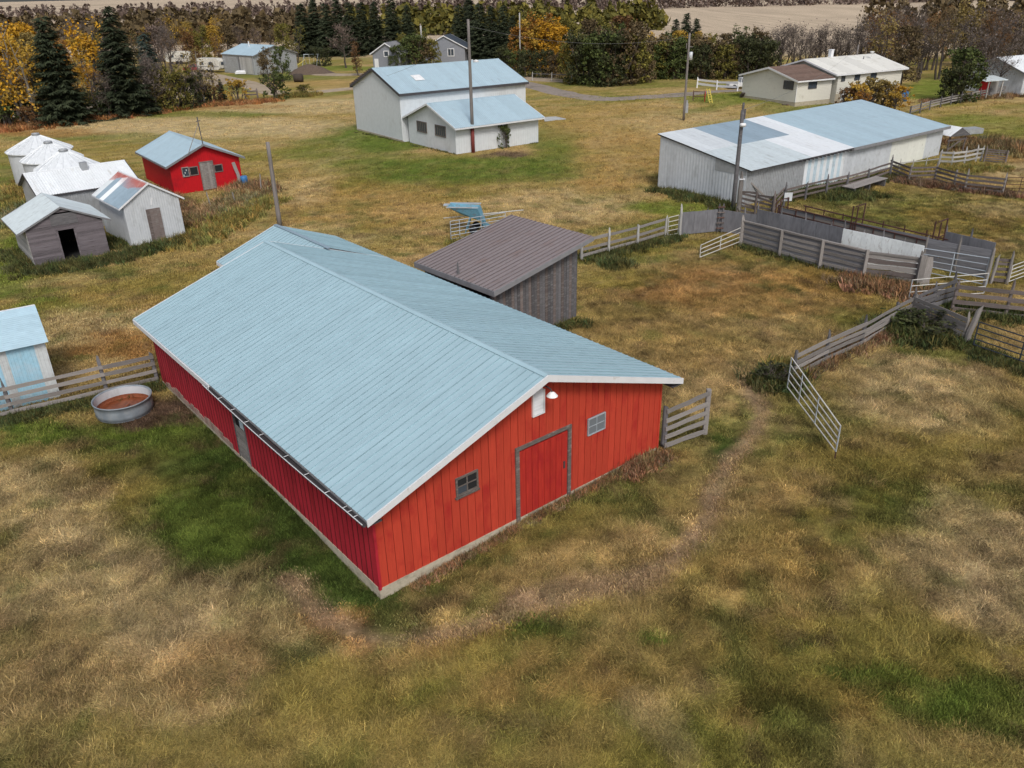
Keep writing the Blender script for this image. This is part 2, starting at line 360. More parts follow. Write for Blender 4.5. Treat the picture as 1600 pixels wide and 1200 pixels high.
def window(t, o, X, w_, h_, mframe, nx=2, nz=1, fr=.06, depth=.06, pane='window_glass', sill=None, name='window'):
    """window set in a wall: o = lower left corner (local), X = along the wall; outward = X x Z"""
    X = Vector(X).normalized(); Y = Vector((0, 0, 1)); b = MB()
    b.box(-fr, w_ + fr, -fr, 0, -.02, depth); b.box(-fr, w_ + fr, h_, h_ + fr, -.02, depth)
    b.box(-fr, 0, 0, h_, -.02, depth); b.box(w_, w_ + fr, 0, h_, -.02, depth)
    for i in range(1, nx): x = w_ * i / nx; b.box(x - fr * .35, x + fr * .35, 0, h_, -.02, depth * .7)
    for j in range(1, nz): z = h_ * j / nz; b.box(0, w_, z - fr * .3, z + fr * .3, -.021, depth * .66)
    f = place(b.mesh('window_frame', mframe), name, t, o, X, Y)
    for i in range(nx):
        for j in range(nz):
            q = MB(); x0 = w_ * i / nx + fr * .2; x1 = w_ * (i + 1) / nx - fr * .2; z0 = h_ * j / nz + fr * .2; z1 = h_ * (j + 1) / nz - fr * .2
            q.box(x0, x1, z0, z1, .0, .012); p = q.build('pane', pane if isinstance(pane, str) else pane[(i + j * nx) % len(pane)], f)
    return f

exec_order = []

# ------------------------------------------------------------------ terrain
def sst(a, b, x): t = np.clip((x - a) / (b - a), 0, 1); return t * t * (3 - 2 * t)
def tz(x, y):
    x = np.asarray(x, float); y = np.asarray(y, float)
    z = .2 * sst(1, 7, np.hypot(x + 3.78, y - 17.62)) * (1 - sst(13, 26, np.hypot(x + 6, y - 28)))
    z = z - .04 * (1 - sst(0, 5, np.hypot(x + 3.78, y - 17.62)))
    z = z + .62 * (1 - sst(3.5, 12, np.hypot((x - 37) * .9, (y - 121) * .8)))
    return z
def P(px, py):
    z = 0.
    for _ in range(3): g = G(px, py, z); z = float(tz(g.x, g.y))
    return g

# ------------------------------------------------------------------ RED BARN
BW, BL, BZW, BZE, BZR, BOG, BOE = 11.52, 17.76, .32, 3.116, 5.225, .565, .458
barn = thing('red_barn', 'long red board barn with pale blue ribbed metal roof and white trim, filling the middle', 'barn', (-3.781, 17.619, 0), math.radians(39.29))
bsl = (BZR - BZE) / (BW / 2 + BOE)
def btop(x): return BZE + bsl * (min(x, BW - x) + BOE) - .1
# foundation: four walls
b = MB(); b.box(-.04, BW + .04, -.04, .2, -.4, BZW); b.box(-.04, BW + .04, BL - .2, BL + .04, -.4, BZW)
b.box(-.04, .2, .2, BL - .2, -.4, BZW); b.box(BW - .2, BW + .04, .2, BL - .2, -.4, BZW); b.build('foundation', 'concrete', barn)
# inner lining keeps sky out of board gaps; dark red paints the groove shade
def lining(t, W, L, z0, topf, m, y, th=.05, holes=()):
    b = MB(); xs = sorted(set([.0, W / 2, W] + [h[0] for h in holes] + [h[1] for h in holes]))
    for x0, x1 in zip(xs[:-1], xs[1:]):
        xm = (x0 + x1) / 2; z = z0
        for h in [h for h in holes if h[0] < xm < h[1]]:
            b.prism([(x0, y, z), (x1, y, z), (x1, y, h[2]), (x0, y, h[2])], (0, th, 0)); z = h[3]
        b.prism([(x0, y, z), (x1, y, z), (x1, y, topf(x1) - .04), (x0, y, topf(x0) - .04)], (0, th, 0))
    return b.build('wall_lining', m, t)
H1 = (2.70, 3.50, 2.14, 2.76); H2 = (7.95, 8.78, 2.12, 2.78)
lining(barn, BW, BL, BZW, btop, 'groove_shade_red', .0, .06, (H1,))
lining(barn, BW, BL, BZW, btop, 'red_board_sky_tint', BL - .06, .06)
LD = (8.53, 9.5)
b = MB(); b.box(0, .05, .06, LD[0], BZW, btop(0)); b.box(0, .05, LD[1], BL - .06, BZW, btop(0)); b.box(BW - .05, BW, .06, BL - .06, BZW, btop(0)); b.build('side_groove_shade_lining', 'groove_shade_red', barn)
# gable boards, one by one, cut round the windows and the door
nb = 41; bw = BW / nb
def vboard(x0, x1, z0, t0, t1, m, name='wall_board', y=-.024, th=.022):
    b = MB(); b.prism([(0, 0, 0), (x1 - x0, 0, 0), (x1 - x0, 0, t1 - z0), (0, 0, t0 - z0)], (0, th, 0))
    o = b.build(name, m, barn); o.location = (x0, y, z0); return o
DOOR = (5.0, 7.14, .3, 2.76)
for i in range(nb):
    x0, x1 = i * bw + .009, (i + 1) * bw - .009
    off = rnd.uniform(-.004, .004)
    cuts = [h for h in (H1, H2, DOOR) if h[0] < x1 and h[1] > x0]
    z = BZW - .03
    for h in sorted(cuts, key=lambda q: q[2]):
        if h[2] - z > .05: vboard(x0, x1, z, h[2], h[2], 'red_board', y=-.024 + off)
        if h[0] - x0 > .02: vboard(x0, h[0], h[2], h[3], h[3], 'red_board', y=-.024 + off)
        if x1 - h[1] > .02: vboard(h[1], x1, h[2], h[3], h[3], 'red_board', y=-.024 + off)
        z = h[3]
    vboard(x0, x1, z, btop(x0), btop(x1), 'red_board', y=-.024 + off)
# door of vertical boards with weathered frame
dr = MB(); dr.box(0, 2.0, -.03, 0, 0, 2.36); dr = dr.build('door', 'red_door', barn); dr.location = (5.07, 0, .33)
for i in range(8):
    b = MB(); b.box(.01, .24, -.05, -.03, .0, 2.36 - .02 * (i % 2)); o = b.build('door_board', 'red_door', dr); o.location = (i * .25, 0, 0)
b = MB(); b.box(1.82, 1.88, -.075, -.05, 1.05, 1.3); b.build('handle', 'trim_dark', dr)
fr = MB(); fr.box(0, 0.14, -.075, 0, 0, 2.62); o = fr.build('door_jamb', 'old_frame', barn); o.location = (4.92, 0, .14)
o2 = bpy.data.objects.new('door_jamb', o.data); C.objects.link(o2); o2.parent = barn; o2.location = (7.08, 0, .14)
fr = MB(); fr.box(0, 2.3, -.08, 0, 0, .11); o = fr.build('door_lintel', 'old_frame', barn); o.location = (4.92, 0, 2.765)
window(barn, (2.76, -.03, 2.2), (1, 0, 0), .68, .5, 'old_frame', 2, 2, .06, .04, ['window_glass', 'dark_opening', 'dark_opening', 'dark_opening'])
window(barn, (8.0, -.03, 2.17), (1, 0, 0), .73, .56, 'pipe_silver', 2, 2, .028, .04, 'dusty_glass')
b = MB(); b.box(2.66, 3.52, -.1, -.03, 2.08, 2.13); b.build('window_sill', 'old_frame', barn)
# louvred gable vent
vt = MB(); vt.box(5.6, 5.64, -.09, 0, 3.7, 4.5); vt.box(6.04, 6.08, -.09, 0, 3.7, 4.5); vt.box(5.64, 6.04, -.09, 0, 3.7, 3.74); vt.box(5.64, 6.04, -.03, -.024, 3.74, 4.55)
vt = vt.build('gable_vent', 'trim_white', barn)
b = MB(); b.prism([(0, -.085, 0), (0, -.03, .045), (0, -.025, .04), (0, -.08, -.006)], (.4, 0, 0)); lm = b.mesh('louvre', 'trim_white')
for k in range(13):
    o = bpy.data.objects.new('louvre', lm); C.objects.link(o); o.parent = vt; o.location = (5.64, 0, 3.76 + k * .058)
# barn lamp on a bent arm
lp = MB(); lp.tube([(5.93, -.02, 4.62), (5.93, -.3, 4.72), (5.93, -.5, 4.7), (5.93, -.56, 4.6)], .02, 6); lp = lp.build('lamp_arm', 'trim_dark', barn)
b = MB(); b.revolve([(.03, .14), (.09, .1), (.13, .05), (.165, .01), (.175, 0), (.09, .03), (.0, .03)], 20); s_ = b.build('lamp_shade', 'lamp_white', lp, True); s_.location = (5.93, -.56, 4.5)
# side wall boards
wtop = btop(0) + .02
nb2 = 60; bw2 = BL / nb2
sb = MB(); sb.box(0, bw2 - .045, 0, wtop - BZW + .03, 0, .022); sbm = sb.mesh('wall_board', 'red_board_sky_tint')
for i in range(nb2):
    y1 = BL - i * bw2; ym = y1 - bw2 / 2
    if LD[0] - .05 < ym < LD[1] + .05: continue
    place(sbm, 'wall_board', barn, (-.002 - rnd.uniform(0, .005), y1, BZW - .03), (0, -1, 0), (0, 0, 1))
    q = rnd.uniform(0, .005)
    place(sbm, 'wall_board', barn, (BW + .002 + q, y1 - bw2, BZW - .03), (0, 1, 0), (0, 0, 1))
_b = MB(); _b.box(-.02, .02, 0, wtop - BZW + .03, 0, .034); btm = _b.mesh('groove_shade', 'groove_shade_red')  # dark strips over the joints paint the shade of the board grooves
for i in range(nb2 + 1):
    if not (LD[0] - .1 < BL - i * bw2 < LD[1] + .1): place(btm, 'groove_shade', barn, (0, BL - i * bw2, BZW - .03), (0, -1, 0), (0, 0, 1))
bb = MB(); bb.box(0, bw2 - .012, 0, .28, 0, .02); bbm = bb.mesh('worn_board', 'worn_skirt')
for i in range(24):
    place(bbm, 'bare_board_end', barn, (-.028, 17.2 - i * bw2, BZW - .02), (0, -1, 0), (0, 0, 1), sc=(1, rnd.uniform(.5, 1.25), 1))
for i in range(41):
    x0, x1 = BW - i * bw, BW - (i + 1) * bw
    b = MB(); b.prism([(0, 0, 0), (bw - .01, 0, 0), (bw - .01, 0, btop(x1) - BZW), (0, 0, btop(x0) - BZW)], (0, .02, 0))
    o = b.build('wall_board', 'red_board_sky_tint', barn); o.location = (x0, BL + .024, BZW); o.rotation_euler = (0, 0, math.pi)
b = MB(); b.box(-.05, .03, -.05, .03, BZW - .05, btop(0)); b.build('corner_trim', 'red_board_sky_tint', barn)
b = MB(); b.box(BW - .03, BW + .05, -.05, .03, BZW - .05, btop(0)); b.build('corner_trim', 'red_board', barn)
# half door in the side wall: old planks below, opening above with a pale post
sd_ = MB(); sd_.box(.05, .09, LD[0], LD[1], BZW, 2.7); sd_.build('door_recess', 'dark_opening', barn)
for k in range(5):
    o = MB(); o.box(-.03, .0, LD[0] + .04, LD[1] - .04, 0, .24); o = o.build('door_plank', 'wood_grey', barn); o.location = (0, 0, .34 + k * .262)
for y in (LD[0] - .03, LD[1] - .05):
    b = MB(); b.box(-.045, .02, y, y + .08, .3, 2.72); b.build('door_jamb', 'wood_dark', barn)
b = MB(); b.box(-.035, .0, LD[0] + .05, LD[0] + .42, 1.7, 2.68); b.build('door_shutter', 'galv_blue', barn)
# roof
gable_roof(barn, BW, BL, BZE, BZR, BOG, BOE, .2, 'roof_blue', pw=.9, pitch=.3, rw=.02, rh=.022, mtrim='trim_white')
mat('seam_shade_blue', (.245, .37, .42, 1), .5, objrand=.12)  # real ribs, with their shadow lines and lap dirt put into a darker colour
mat('seam_shade_brown', (.15, .125, .125, 1), .6, objrand=.12)  # same for the brown roof: rib shadow lines put into the colour
def seams(t, o, X, Y, width, length, pitch, m, w_=.031, h_=.022, start=.5):
    X = Vector(X).normalized(); Y = Vector(Y).normalized(); b = MB(); b.prism([(-w_ / 2, 0, 0), (w_ / 2, 0, 0), (w_ * .3, 0, h_), (-w_ * .3, 0, h_)], (0, length, 0)); me = b.mesh('standing_seam', m)
    n = round(width / pitch); Z = X.cross(Y)
    for i in range(n): place(me, 'standing_seam', t, Vector(o) + X * ((i + start) * width / n) + Z * .001, X, Y)
_h = BW / 2 + BOE; _l = math.hypot(_h, BZR - BZE); _c, _s = _h / _l, (BZR - BZE) / _l; _LL = BL + 2 * BOG
seams(barn, (-BOE, BL + BOG, BZE), (0, -1, 0), (_c, 0, _s), _LL, _l - .06, .3, 'seam_shade_blue')
seams(barn, (BW + BOE, -BOG, BZE), (0, 1, 0), (-_c, 0, _s), _LL, _l - .06, .3, 'seam_shade_blue')
# eave fascia and the gutter that has dropped loose over the near part
b = MB(); b.box(-BOE - .05, -BOE, 10.0, BL + BOG, BZE - .2, BZE - .01); b.build('eave_fascia', 'trim_white', barn)
b = MB(); b.box(-BOE + .02, -BOE + .05, -BOG, 10.0, BZE - .22, BZE - .08); b.build('eave_fascia', 'trim_dark', barn)
b = MB(); b.box(BW + BOE, BW + BOE + .03, -BOG, BL + BOG, BZE - .2, BZE - .03); b.build('eave_fascia', 'trim_white', barn)
b = MB(); b.box(-BOE + .05, 0, -BOG + .03, BL + BOG - .03, BZE - .24, BZE - .2); b.box(BW, BW + BOE - .02, -BOG + .03, BL + BOG - .03, BZE - .24, BZE - .2); b.build('soffit', 'trim_dark', barn)
gu = MB(); n = 22; ys = [10.3 - (10.3 + BOG) * i / n for i in range(n + 1)]
cs = [(-.045, .05), (-.05, -.02), (-.02, -.06), (.03, -.06), (.06, -.02), (.062, .05), (.055, .05), (.05, -.015), (.025, -.05), (-.02, -.05), (-.042, -.015), (-.038, .05)]
for i, y in enumerate(ys):
    u = i / n; sag = -.06 * math.sin(math.pi * u) - .05; ox = -BOE - .075 - .03 * math.sin(math.pi * min(1, u * 1.1))
    gu.v += [(ox + cx, y, BZE - .07 + sag + cz) for cx, cz in cs]
for i in range(n):
    for j in range(12): gu.f.append((i * 12 + j, i * 12 + (j + 1) % 12, i * 12 + 12 + (j + 1) % 12, i * 12 + 12 + j))
gu = gu.build('gutter', 'trim_dark', barn)
b = MB()
for i in range(n):
    u0, u1 = i / n, (i + 1) / n
    for (y0, y1, a0, a1) in ((ys[i], ys[i + 1], u0, u1),):
        p = [(-BOE - .13 - .03 * math.sin(math.pi * min(1, a * 1.1)), y, BZE - .02 - .06 * math.sin(math.pi * a) - .05) for a, y in ((a0, y0), (a1, y1))]
        b.tube(p, .014, 5)
b.build('gutter_lip', 'trim_white', gu)
for y in (10.0, 8.9, 7.8, 6.7, 5.6, 3.9, 2.6, 1.4, .45, .2, -.1):
    b = MB(); b.box(-BOE - .145, -BOE + .02, y - .008, y + .008, BZE - .085, BZE - .072); b.build('gutter_bracket', 'trim_white', gu)
# rear addition: a smaller gable that shares the right eave line of the barn
ax0, ax1, ay0, ay1 = 5.26, BW + BOE, BL + BOG + .01, 23.8; axr = (ax0 + ax1) / 2; azr = 4.36; aze = BZE
asl = (azr - aze) / (axr - ax0); aln = math.hypot(axr - ax0, azr - aze); cA_, sA_ = (axr - ax0) / aln, (azr - aze) / aln
for sd2 in (0, 1):
    if sd2 == 0: cover('addition_roof_panel', barn, (ax0, ay1, aze), (0, -1, 0), (cA_, 0, sA_), ay1 - ay0, aln, .9, .3, .02, .022, 'roof_blue')
    else: cover('addition_roof_panel', barn, (ax1, ay0, aze), (0, 1, 0), (-cA_, 0, sA_), ay1 - ay0, aln, .9, .3, .02, .022, 'roof_blue')
    xe = ax0 if sd2 == 0 else ax1
    b = MB(); b.prism([(xe, ay0 + .01, aze - .05), (axr, ay0 + .01, azr - .05), (axr, ay0 + .01, azr - .12), (xe, ay0 + .01, aze - .12)], (0, ay1 - ay0 - .02, 0)); b.build('addition_roof_deck', 'trim_grey', barn)
    b = MB(); b.prism([(xe, ay1, aze + .01), (axr, ay1, azr + .01), (axr, ay1, azr - .18), (xe, ay1, aze - .18)], (0, .035, 0)); b.build('addition_rake_board', 'trim_white', barn)
seams(barn, (ax0, ay1, aze), (0, -1, 0), (cA_, 0, sA_), ay1 - ay0, aln - .05, .3, 'seam_shade_blue'); seams(barn, (ax1, ay0, aze), (0, 1, 0), (-cA_, 0, sA_), ay1 - ay0, aln - .05, .3, 'seam_shade_blue')
b = MB(); b.box(ax0 - .03, ax0, ay0, ay1, aze - .19, aze - .02); b.build('addition_fascia', 'trim_white', barn)
b = MB(); b.box(5.62, BW, BL + .05, 23.3, -.2, 2.95); b.prism([(5.62, BL + .05, 2.95), (BW, BL + .05, 2.95), (axr, BL + .05, azr - .22)], (0, 23.3 - BL - .05, 0)); b.build('addition_wall', 'red_board_sky_tint', barn)
b = MB(); b.box(axr - .09, axr + .09, ay0 - .35, ay1, azr + .0, azr + .035); b.build('addition_ridge_cap', 'roof_slate_blue', barn)
FOOT.append((-3.781, 17.619, 39.29, BW, BL)); _a = WM[barn] @ Vector((5.6, BL, 0)); FOOT.append((_a.x, _a.y, 39.29, 5.9, 5.6))

# ------------------------------------------------------------------ LEAN-TO SHELTER behind the barn
sy = math.radians(41.2); le = thing('lean_to_shelter', 'grey board lean-to shelter with brown metal single-slope roof behind the barn', 'shed', (-.7, 34.05, 0), sy)
LW, LD_ = 6.4, 6.05; z0_, z1_ = 3.1, 4.3; ls = (z1_ - z0_) / LW
lnl = math.hypot(LW, z1_ - z0_); U = Vector((LW, 0, z1_ - z0_)).normalized()
cover('roof_panel', le, (0, LD_, z0_), (0, -1, 0), U, LD_, lnl, .9, .3, .02, .022, 'roof_brown'); seams(le, (0, LD_, z0_), (0, -1, 0), U, LD_, lnl, .3, 'seam_shade_brown', .06, .035)
b = MB(); b.prism([(.02, .02, z0_ - .02), (LW - .02, .02, z1_ - .02), (LW - .02, .02, z1_ - .12), (.02, .02, z0_ - .12)], (0, LD_ - .04, 0)); b.build('roof_deck', 'wood_dark', le)
b = MB(); b.box(-.04, 0, 0, LD_, z0_ - .26, z0_ - .005); b.build('eave_board', 'trim_grey', le)
for y in (-.04, LD_):
    b = MB(); b.prism([(-.04, y, z0_ - .01), (LW, y, z1_ - .01), (LW, y, z1_ - .2), (-.04, y, z0_ - .25)], (0, .04, 0)); b.build('rake_board', 'trim_grey', le)
n = 30; x0s, x1s = .3, 5.72
for i in range(n):
    w_ = (x1s - x0s) / n; x = x0s + i * w_; b = MB(); zt = z0_ + ls * x - .1
    b.prism([(0, 0, 0), (w_ - .012, 0, 0), (w_ - .012, 0, zt + ls * w_), (0, 0, zt)], (0, .03, 0)); o = b.build('wall_board', 'wood_dark' if i % 3 else 'wood_brown', le); o.location = (x, .42 + rnd.uniform(-.01, .01), rnd.uniform(0, .06))
for i in range(28):
    w_ = 5.2 / 28; b = MB(); b.box(0, .03, 0, w_ - .012, 0, z1_ - .25); o = b.build('wall_board', 'wood_dark', le); o.location = (5.7, .42 + i * w_, rnd.uniform(0, .05))
b = MB(); b.prism([(.3, 5.6, 0), (5.7, 5.6, 0), (5.7, 5.6, 4.0), (.3, 5.6, 3.0)], (0, .05, 0)); b.build('back_wall', 'wood_dark', le)
for y in (.5, 2.9, 5.5): stick('post', le, (.25, y, 0), (.25, y, 3.0), .16, .16, 'wood_dark', 'post', world=False)
FOOT.append((-.7, 34.05, 41.2, 5.8, 5.7))

# ------------------------------------------------------------------ generic gable building
def gbuild(name, label, cat, x, y, yaw, W, L, ze, zr, og, oe, fa, mwall, mroof, pw=.9, pitch=.3, depth=.02, wpitch=.25, mtrim='trim_white', z0=0, mats=None, matsR=None, holes=(), wave=True, mridge=None, rh=.025, wallpanels=None):
    t = thing(name, label, cat, (x, y, z0), math.radians(yaw)); sl = (zr - ze) / (W / 2 + oe)
    wt = ze + sl * oe - .09; ft = lambda q: wt + sl * min(q, W - q)
    up = Vector((0, 0, 1))
    for (o, X, ln, tf, hh) in (((0, 0, 0), (1, 0, 0), W, ft, holes), ((W, L, 0), (-1, 0, 0), W, ft, ()), ((W, 0, 0), (0, 1, 0), L, lambda q: wt, ()), ((0, L, 0), (0, -1, 0), L, lambda q: wt, ())):
        X = Vector(X); m = wall_mesh(ln, tf, wpitch, depth, mwall, hh).mesh('wall', mwall)
        place(m, 'wall', t, o, X, up.cross(X))
    # inner faces give the walls body
    b = MB(); b.box(.02, .06, .02, L - .02, 0, wt - .02); b.box(W - .06, W - .02, .02, L - .02, 0, wt - .02)
    b.prism([(.06, L - .06, 0), (W - .06, L - .06, 0), (W - .06, L - .06, wt), (W / 2, L - .06, ft(W / 2) - .05), (.06, L - .06, wt)], (0, .04, 0))
    if not holes: b.prism([(.06, .02, 0), (W - .06, .02, 0), (W - .06, .02, wt), (W / 2, .02, ft(W / 2) - .05), (.06, .02, wt)], (0, .04, 0))
    b.build('wall_framing', 'wood_dark', t)
    gable_roof(t, W, L, ze, zr, og, oe, fa, mroof, pw, pitch, .03, rh, mtrim, wave, mats, matsR, mridge=mridge)
    for xx, sdn in ((-oe, -1), (W + oe, 1)): fascia(t, xx, -og, L + og, ze - .01, fa * .9, mtrim, .03, sdn)
    FOOT.append((x, y, yaw, W, L)); return t

# white workshop with its annex
gar = gbuild('workshop', 'tall white metal workshop with pale blue roof and dark eaves, beyond the barn', 'workshop', -18.34, 102.63, -55.25, 11.79, 17.05, 5.14, 7.41, .2, .38, .28, 'siding_white', 'roof_blue_far', pw=.95, pitch=.24, wpitch=.3, depth=.015, mtrim='trim_dark', mridge='roof_blue_far')
b = MB(); b.box(-.3, .3, 0, .9, .0, .05); sk = place(b.mesh('skylight', 'lamp_white'), 'skylight', gar, (9.1, 3.3, 6.32), (math.cos(math.atan(.362)), 0, -math.sin(math.atan(.362))), (0, 1, 0), sc=(2.2, 1.3, 1))
for i in range(10):   # old shingles showing at the far eave
    for j in range(3):
        b = MB(); b.box(0, .34, 0, .62, 0, .05); place(b.mesh('shingle', 'shingle_brown'), 'shingle', gar, (-.38 + i * .6, -.27 - j * .0 , 5.2 + i * .6 * .362 + .03), (math.cos(.347), 0, math.sin(.347)), (0, 1, 0)) if j == 0 else None
b = MB(); b.box(.0, 11.8, -.05, .02, 0, .18); b.build('sill_strip', 'concrete', gar)
ann = gbuild('workshop_annex', 'low white annex with pale blue roof and two barred windows against the workshop', 'annex', -10.83, 92.7, -54.62, 9.71, 10.62, 2.66, 4.59, .39, .67, .18, 'siding_white', 'roof_blue_far', pw=.95, pitch=.24, wpitch=.3, depth=.015, mridge='roof_blue_far')
for x in (2.05, 5.88):
    window(ann, (x, -.03, 1.52), (1, 0, 0), 1.9, .95, 'old_frame', 5, 1, .09, .06)
# concrete apron beside the annex
p = [P(849, 184), P(851, 190), P(884, 186.5), P(868, 183)]
b = MB(); b.prism([(q.x, q.y, .0) for q in p], (0, 0, .09)); tag(b.build('concrete_slab', 'slab_concrete'), 'pale concrete slab on the grass at the right end of the white annex', 'slab')

# small red shed
red = gbuild('red_shed', 'small bright red shed with pale blue roof, grey plank door and tiny windows', 'shed', -28.3, 68.8, 36.38, 5.94, 8.9, 2.41, 3.9, .39, .39, .16, 'bright_red', 'roof_blue_far', pw=.8, pitch=.24, wpitch=.18, depth=.008, mtrim='trim_grey', mridge='roof_blue_far')
for (x, z, w_, h_) in ((1.62, 1.45, .6, .6), (3.72, 1.45, .6, .5)):
    window(red, (x, -.02, z), (1, 0, 0), w_, h_, 'wood_brown', 1, 1, .07, .04, 'dark_opening')
hv = MB(); hv.box(.92, 1.5, -.1, 0, 1.36, 1.42); hv.box(.92, .97, -.1, 0, 1.42, 2.1); hv.box(1.45, 1.5, -.1, 0, 1.42, 2.1); hv.box(.92, 1.5, -.1, 0, 2.1, 2.16); hv = hv.build('side_window', 'wood_grey', red)
b = MB(); b.box(.97, 1.45, -.03, -.02, 1.42, 2.1); b.build('pane', 'window_glass', hv)
for k in range(3): b = MB(); b.box(1.0 + .13 * k, 1.06 + .13 * k, -.08, -.05, 1.44 + .2 * k, 1.56 + .2 * k); b.build('old_jar', 'trim_white', hv)
for k in range(5):
    b = MB(); b.box(0, .2, 0, .04, 0, 2.25); o = b.build('door_plank', 'wood_grey', red); o.location = (2.5 + k * .205, -.06, .05)
b = MB(); b.box(2.42, 2.5, -.08, 0, 0, 2.38); b.box(3.53, 3.62, -.08, 0, 0, 2.38); b.box(2.42, 3.62, -.08, 0, 2.32, 2.42); b.build('door_frame', 'wood_brown', red)
pl = thing('leaning_plank', 'grey weathered plank leaning on the right corner of the red shed', 'plank', (-23.6, 71.8, 0))
R_ = WM[red]
stick('board', pl, R_ @ Vector((5.65, -.5, 0)), R_ @ Vector((5.35, -.12, 2.05)), .28, .05, 'wood_grey', up=(1, 0, 0))
mast = thing('antenna_mast', 'thin dark antenna mast with a slanting brace on the red shed roof', 'antenna', R_ @ Vector((2.97, -.35, 3.9)))
stick('mast_pole', mast, R_ @ Vector((2.97, -.35, 3.9)), R_ @ Vector((2.9, -.35, 6.1)), .09, .09, 'wood_dark', 'pipe')
stick('mast_brace', mast, R_ @ Vector((2.92, -.35, 5.6)), R_ @ Vector((1.6, -.45, 3.25)), .06, .06, 'wood_grey', 'pipe')
stick('mast_arm', mast, R_ @ Vector((2.75, -.35, 5.75)), R_ @ Vector((3.12, -.35, 5.8)), .06, .06, 'wood_dark', 'pipe')
b = MB(); b.revolve([(0, 0), (.29, 0), (.3, .3), (.3, .6), (.29, .88), (.25, .9), (0, .9)], 18); o = b.build('blue_barrel', 'blue_plastic', None, True); o.location = P(383, 291); tag(o, 'blue barrel standing in weeds right of the red shed', 'barrel')

# galvanised shed with coloured roof strips
SSW = 3.7
def ss_l(i, n): return 'roof_slate_blue' if i in (2, 3, 4) else ('roof_pale' if i == 5 and False else ('roof_slate_blue' if i >= 4 else ['roof_silver', 'roof_slate_blue', 'roof_pale', 'roof_slate_blue'][i % 4]))
ste = gbuild('metal_shed', 'narrow galvanised metal shed with patched blue, white and red roof and dark door', 'shed', -25.52, 53.3, 40.99, SSW, 5.52, 2.64, 4.02, .13, .32, .1, 'galv_pale', 'roof_slate_blue', pw=.85, pitch=.16, wpitch=.16, depth=.018,
             mats=lambda i, n: ['roof_silver', 'roof_slate_blue', 'roof_pale', 'roof_slate_blue', 'roof_slate_blue', 'roof_slate_blue', 'roof_slate_blue'][min(i, 6)], matsR=lambda i, n: 'roof_pale', mridge='roof_pale', wave=True)
cover('ridge_patch', ste, (1.05, 5.6, 3.44), (0, -1, 0), (math.cos(.6), 0, math.sin(.6)), 5.7, .92, 2.8, .16, .03, .02, 'roof_rust', True, lift=.05)
for k in range(4):
    b = MB(); b.box(0, .23, 0, .04, 0, 2.2); o = b.build('door_plank', 'wood_brown', ste); o.location = (1.36 + k * .235, -.07, .08)
b = MB(); b.prism([(1.75, -.03, 2.55), (1.9, -.03, 3.0), (1.98, -.03, 2.95), (1.85, -.03, 2.5)], (0, .02, 0)); b.build('loose_flap', 'trim_white', ste)

# wooden granary with open doorway (horizontal boards)
gra = thing('wooden_granary', 'weathered grey board granary with pale metal roof and open dark doorway, front left', 'granary', (-29.91, 49.16, 0), math.radians(38.34))
gW, gL, gze, gzr, goe = 4.44, 5.04, 2.19, 3.46, .52; gsl = (gzr - gze) / (gW / 2 + goe)
gt_ = lambda q: gze + gsl * (min(q, gW - q) + goe) - .1
GD = (1.75, 2.68, 0, 1.98); nbz = 22; bh = .155
for k in range(nbz):
    z = k * bh; zc = z + bh / 2
    half = gW / 2 if zc < gt_(0) else max(0, (gt_(gW / 2) - zc) / gsl)
    xa, xb = gW / 2 - half, gW / 2 + half
    if half < .15: break
    segs = [(xa, GD[0]), (GD[1], xb)] if zc < GD[3] else [(xa, xb)]
    if 2.35 < zc < 3.05: segs = [(xa, 1.5), (3.05, xb)]
    for a, c_ in segs:
        if c_ - a < .1: continue
        stick('wall_board', gra, (a, -.01, zc), (c_ + rnd.uniform(-.02, .02), -.01, zc), bh * .97, .035, 'granary_board', world=False)
b = MB(); b.box(1.5, 3.05, -.05, -.02, 2.33, 3.02); b.build('loft_hatch', 'wood_dark', gra)
b = MB(); b.box(GD[0] - .1, GD[0], -.05, .03, 0, 2.05); b.box(GD[1], GD[1] + .1, -.05, .03, 0, 2.05); b.box(GD[0] - .1, GD[1] + .1, -.05, .03, 2.0, 2.1); b.build('door_frame', 'granary_board', gra)
for k in range(15):
    for xx in (0, gW): stick('wall_board', gra, (xx, 0, k * bh + .08), (xx, gL, k * bh + .08), bh * .97, .035, 'wood_pale' if xx == 0 else 'granary_board', world=False)
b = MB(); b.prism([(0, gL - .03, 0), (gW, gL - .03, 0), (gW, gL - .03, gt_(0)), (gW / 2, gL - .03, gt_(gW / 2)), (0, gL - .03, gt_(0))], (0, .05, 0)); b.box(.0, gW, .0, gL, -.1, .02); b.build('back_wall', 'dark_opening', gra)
gable_roof(gra, gW, gL, gze, gzr, .12, goe, .1, 'roof_grey', pw=.85, pitch=.16, rw=.03, rh=.02, mtrim='trim_grey', wave=True, ridge=False)
FOOT.append((-29.91, 49.16, 38.34, gW, gL))

# long galvanised shed with ridge along the picture
wsh = gbuild('storage_shed', 'long galvanised shed with plain white metal roof and roof vent behind the granary', 'shed', -36.2, 60.75, -50.0, 5.45, 6.6, 2.8, 4.0, .2, .12, .1, 'galv', 'roof_pale', pw=.85, pitch=.16, wpitch=.16, depth=.018, mtrim='trim_dark', mridge='roof_pale')
b = MB(); b.box(2.9, 3.35, 3.55, 4.0, 3.6, 4.32); b.build('roof_vent', 'galv', wsh)
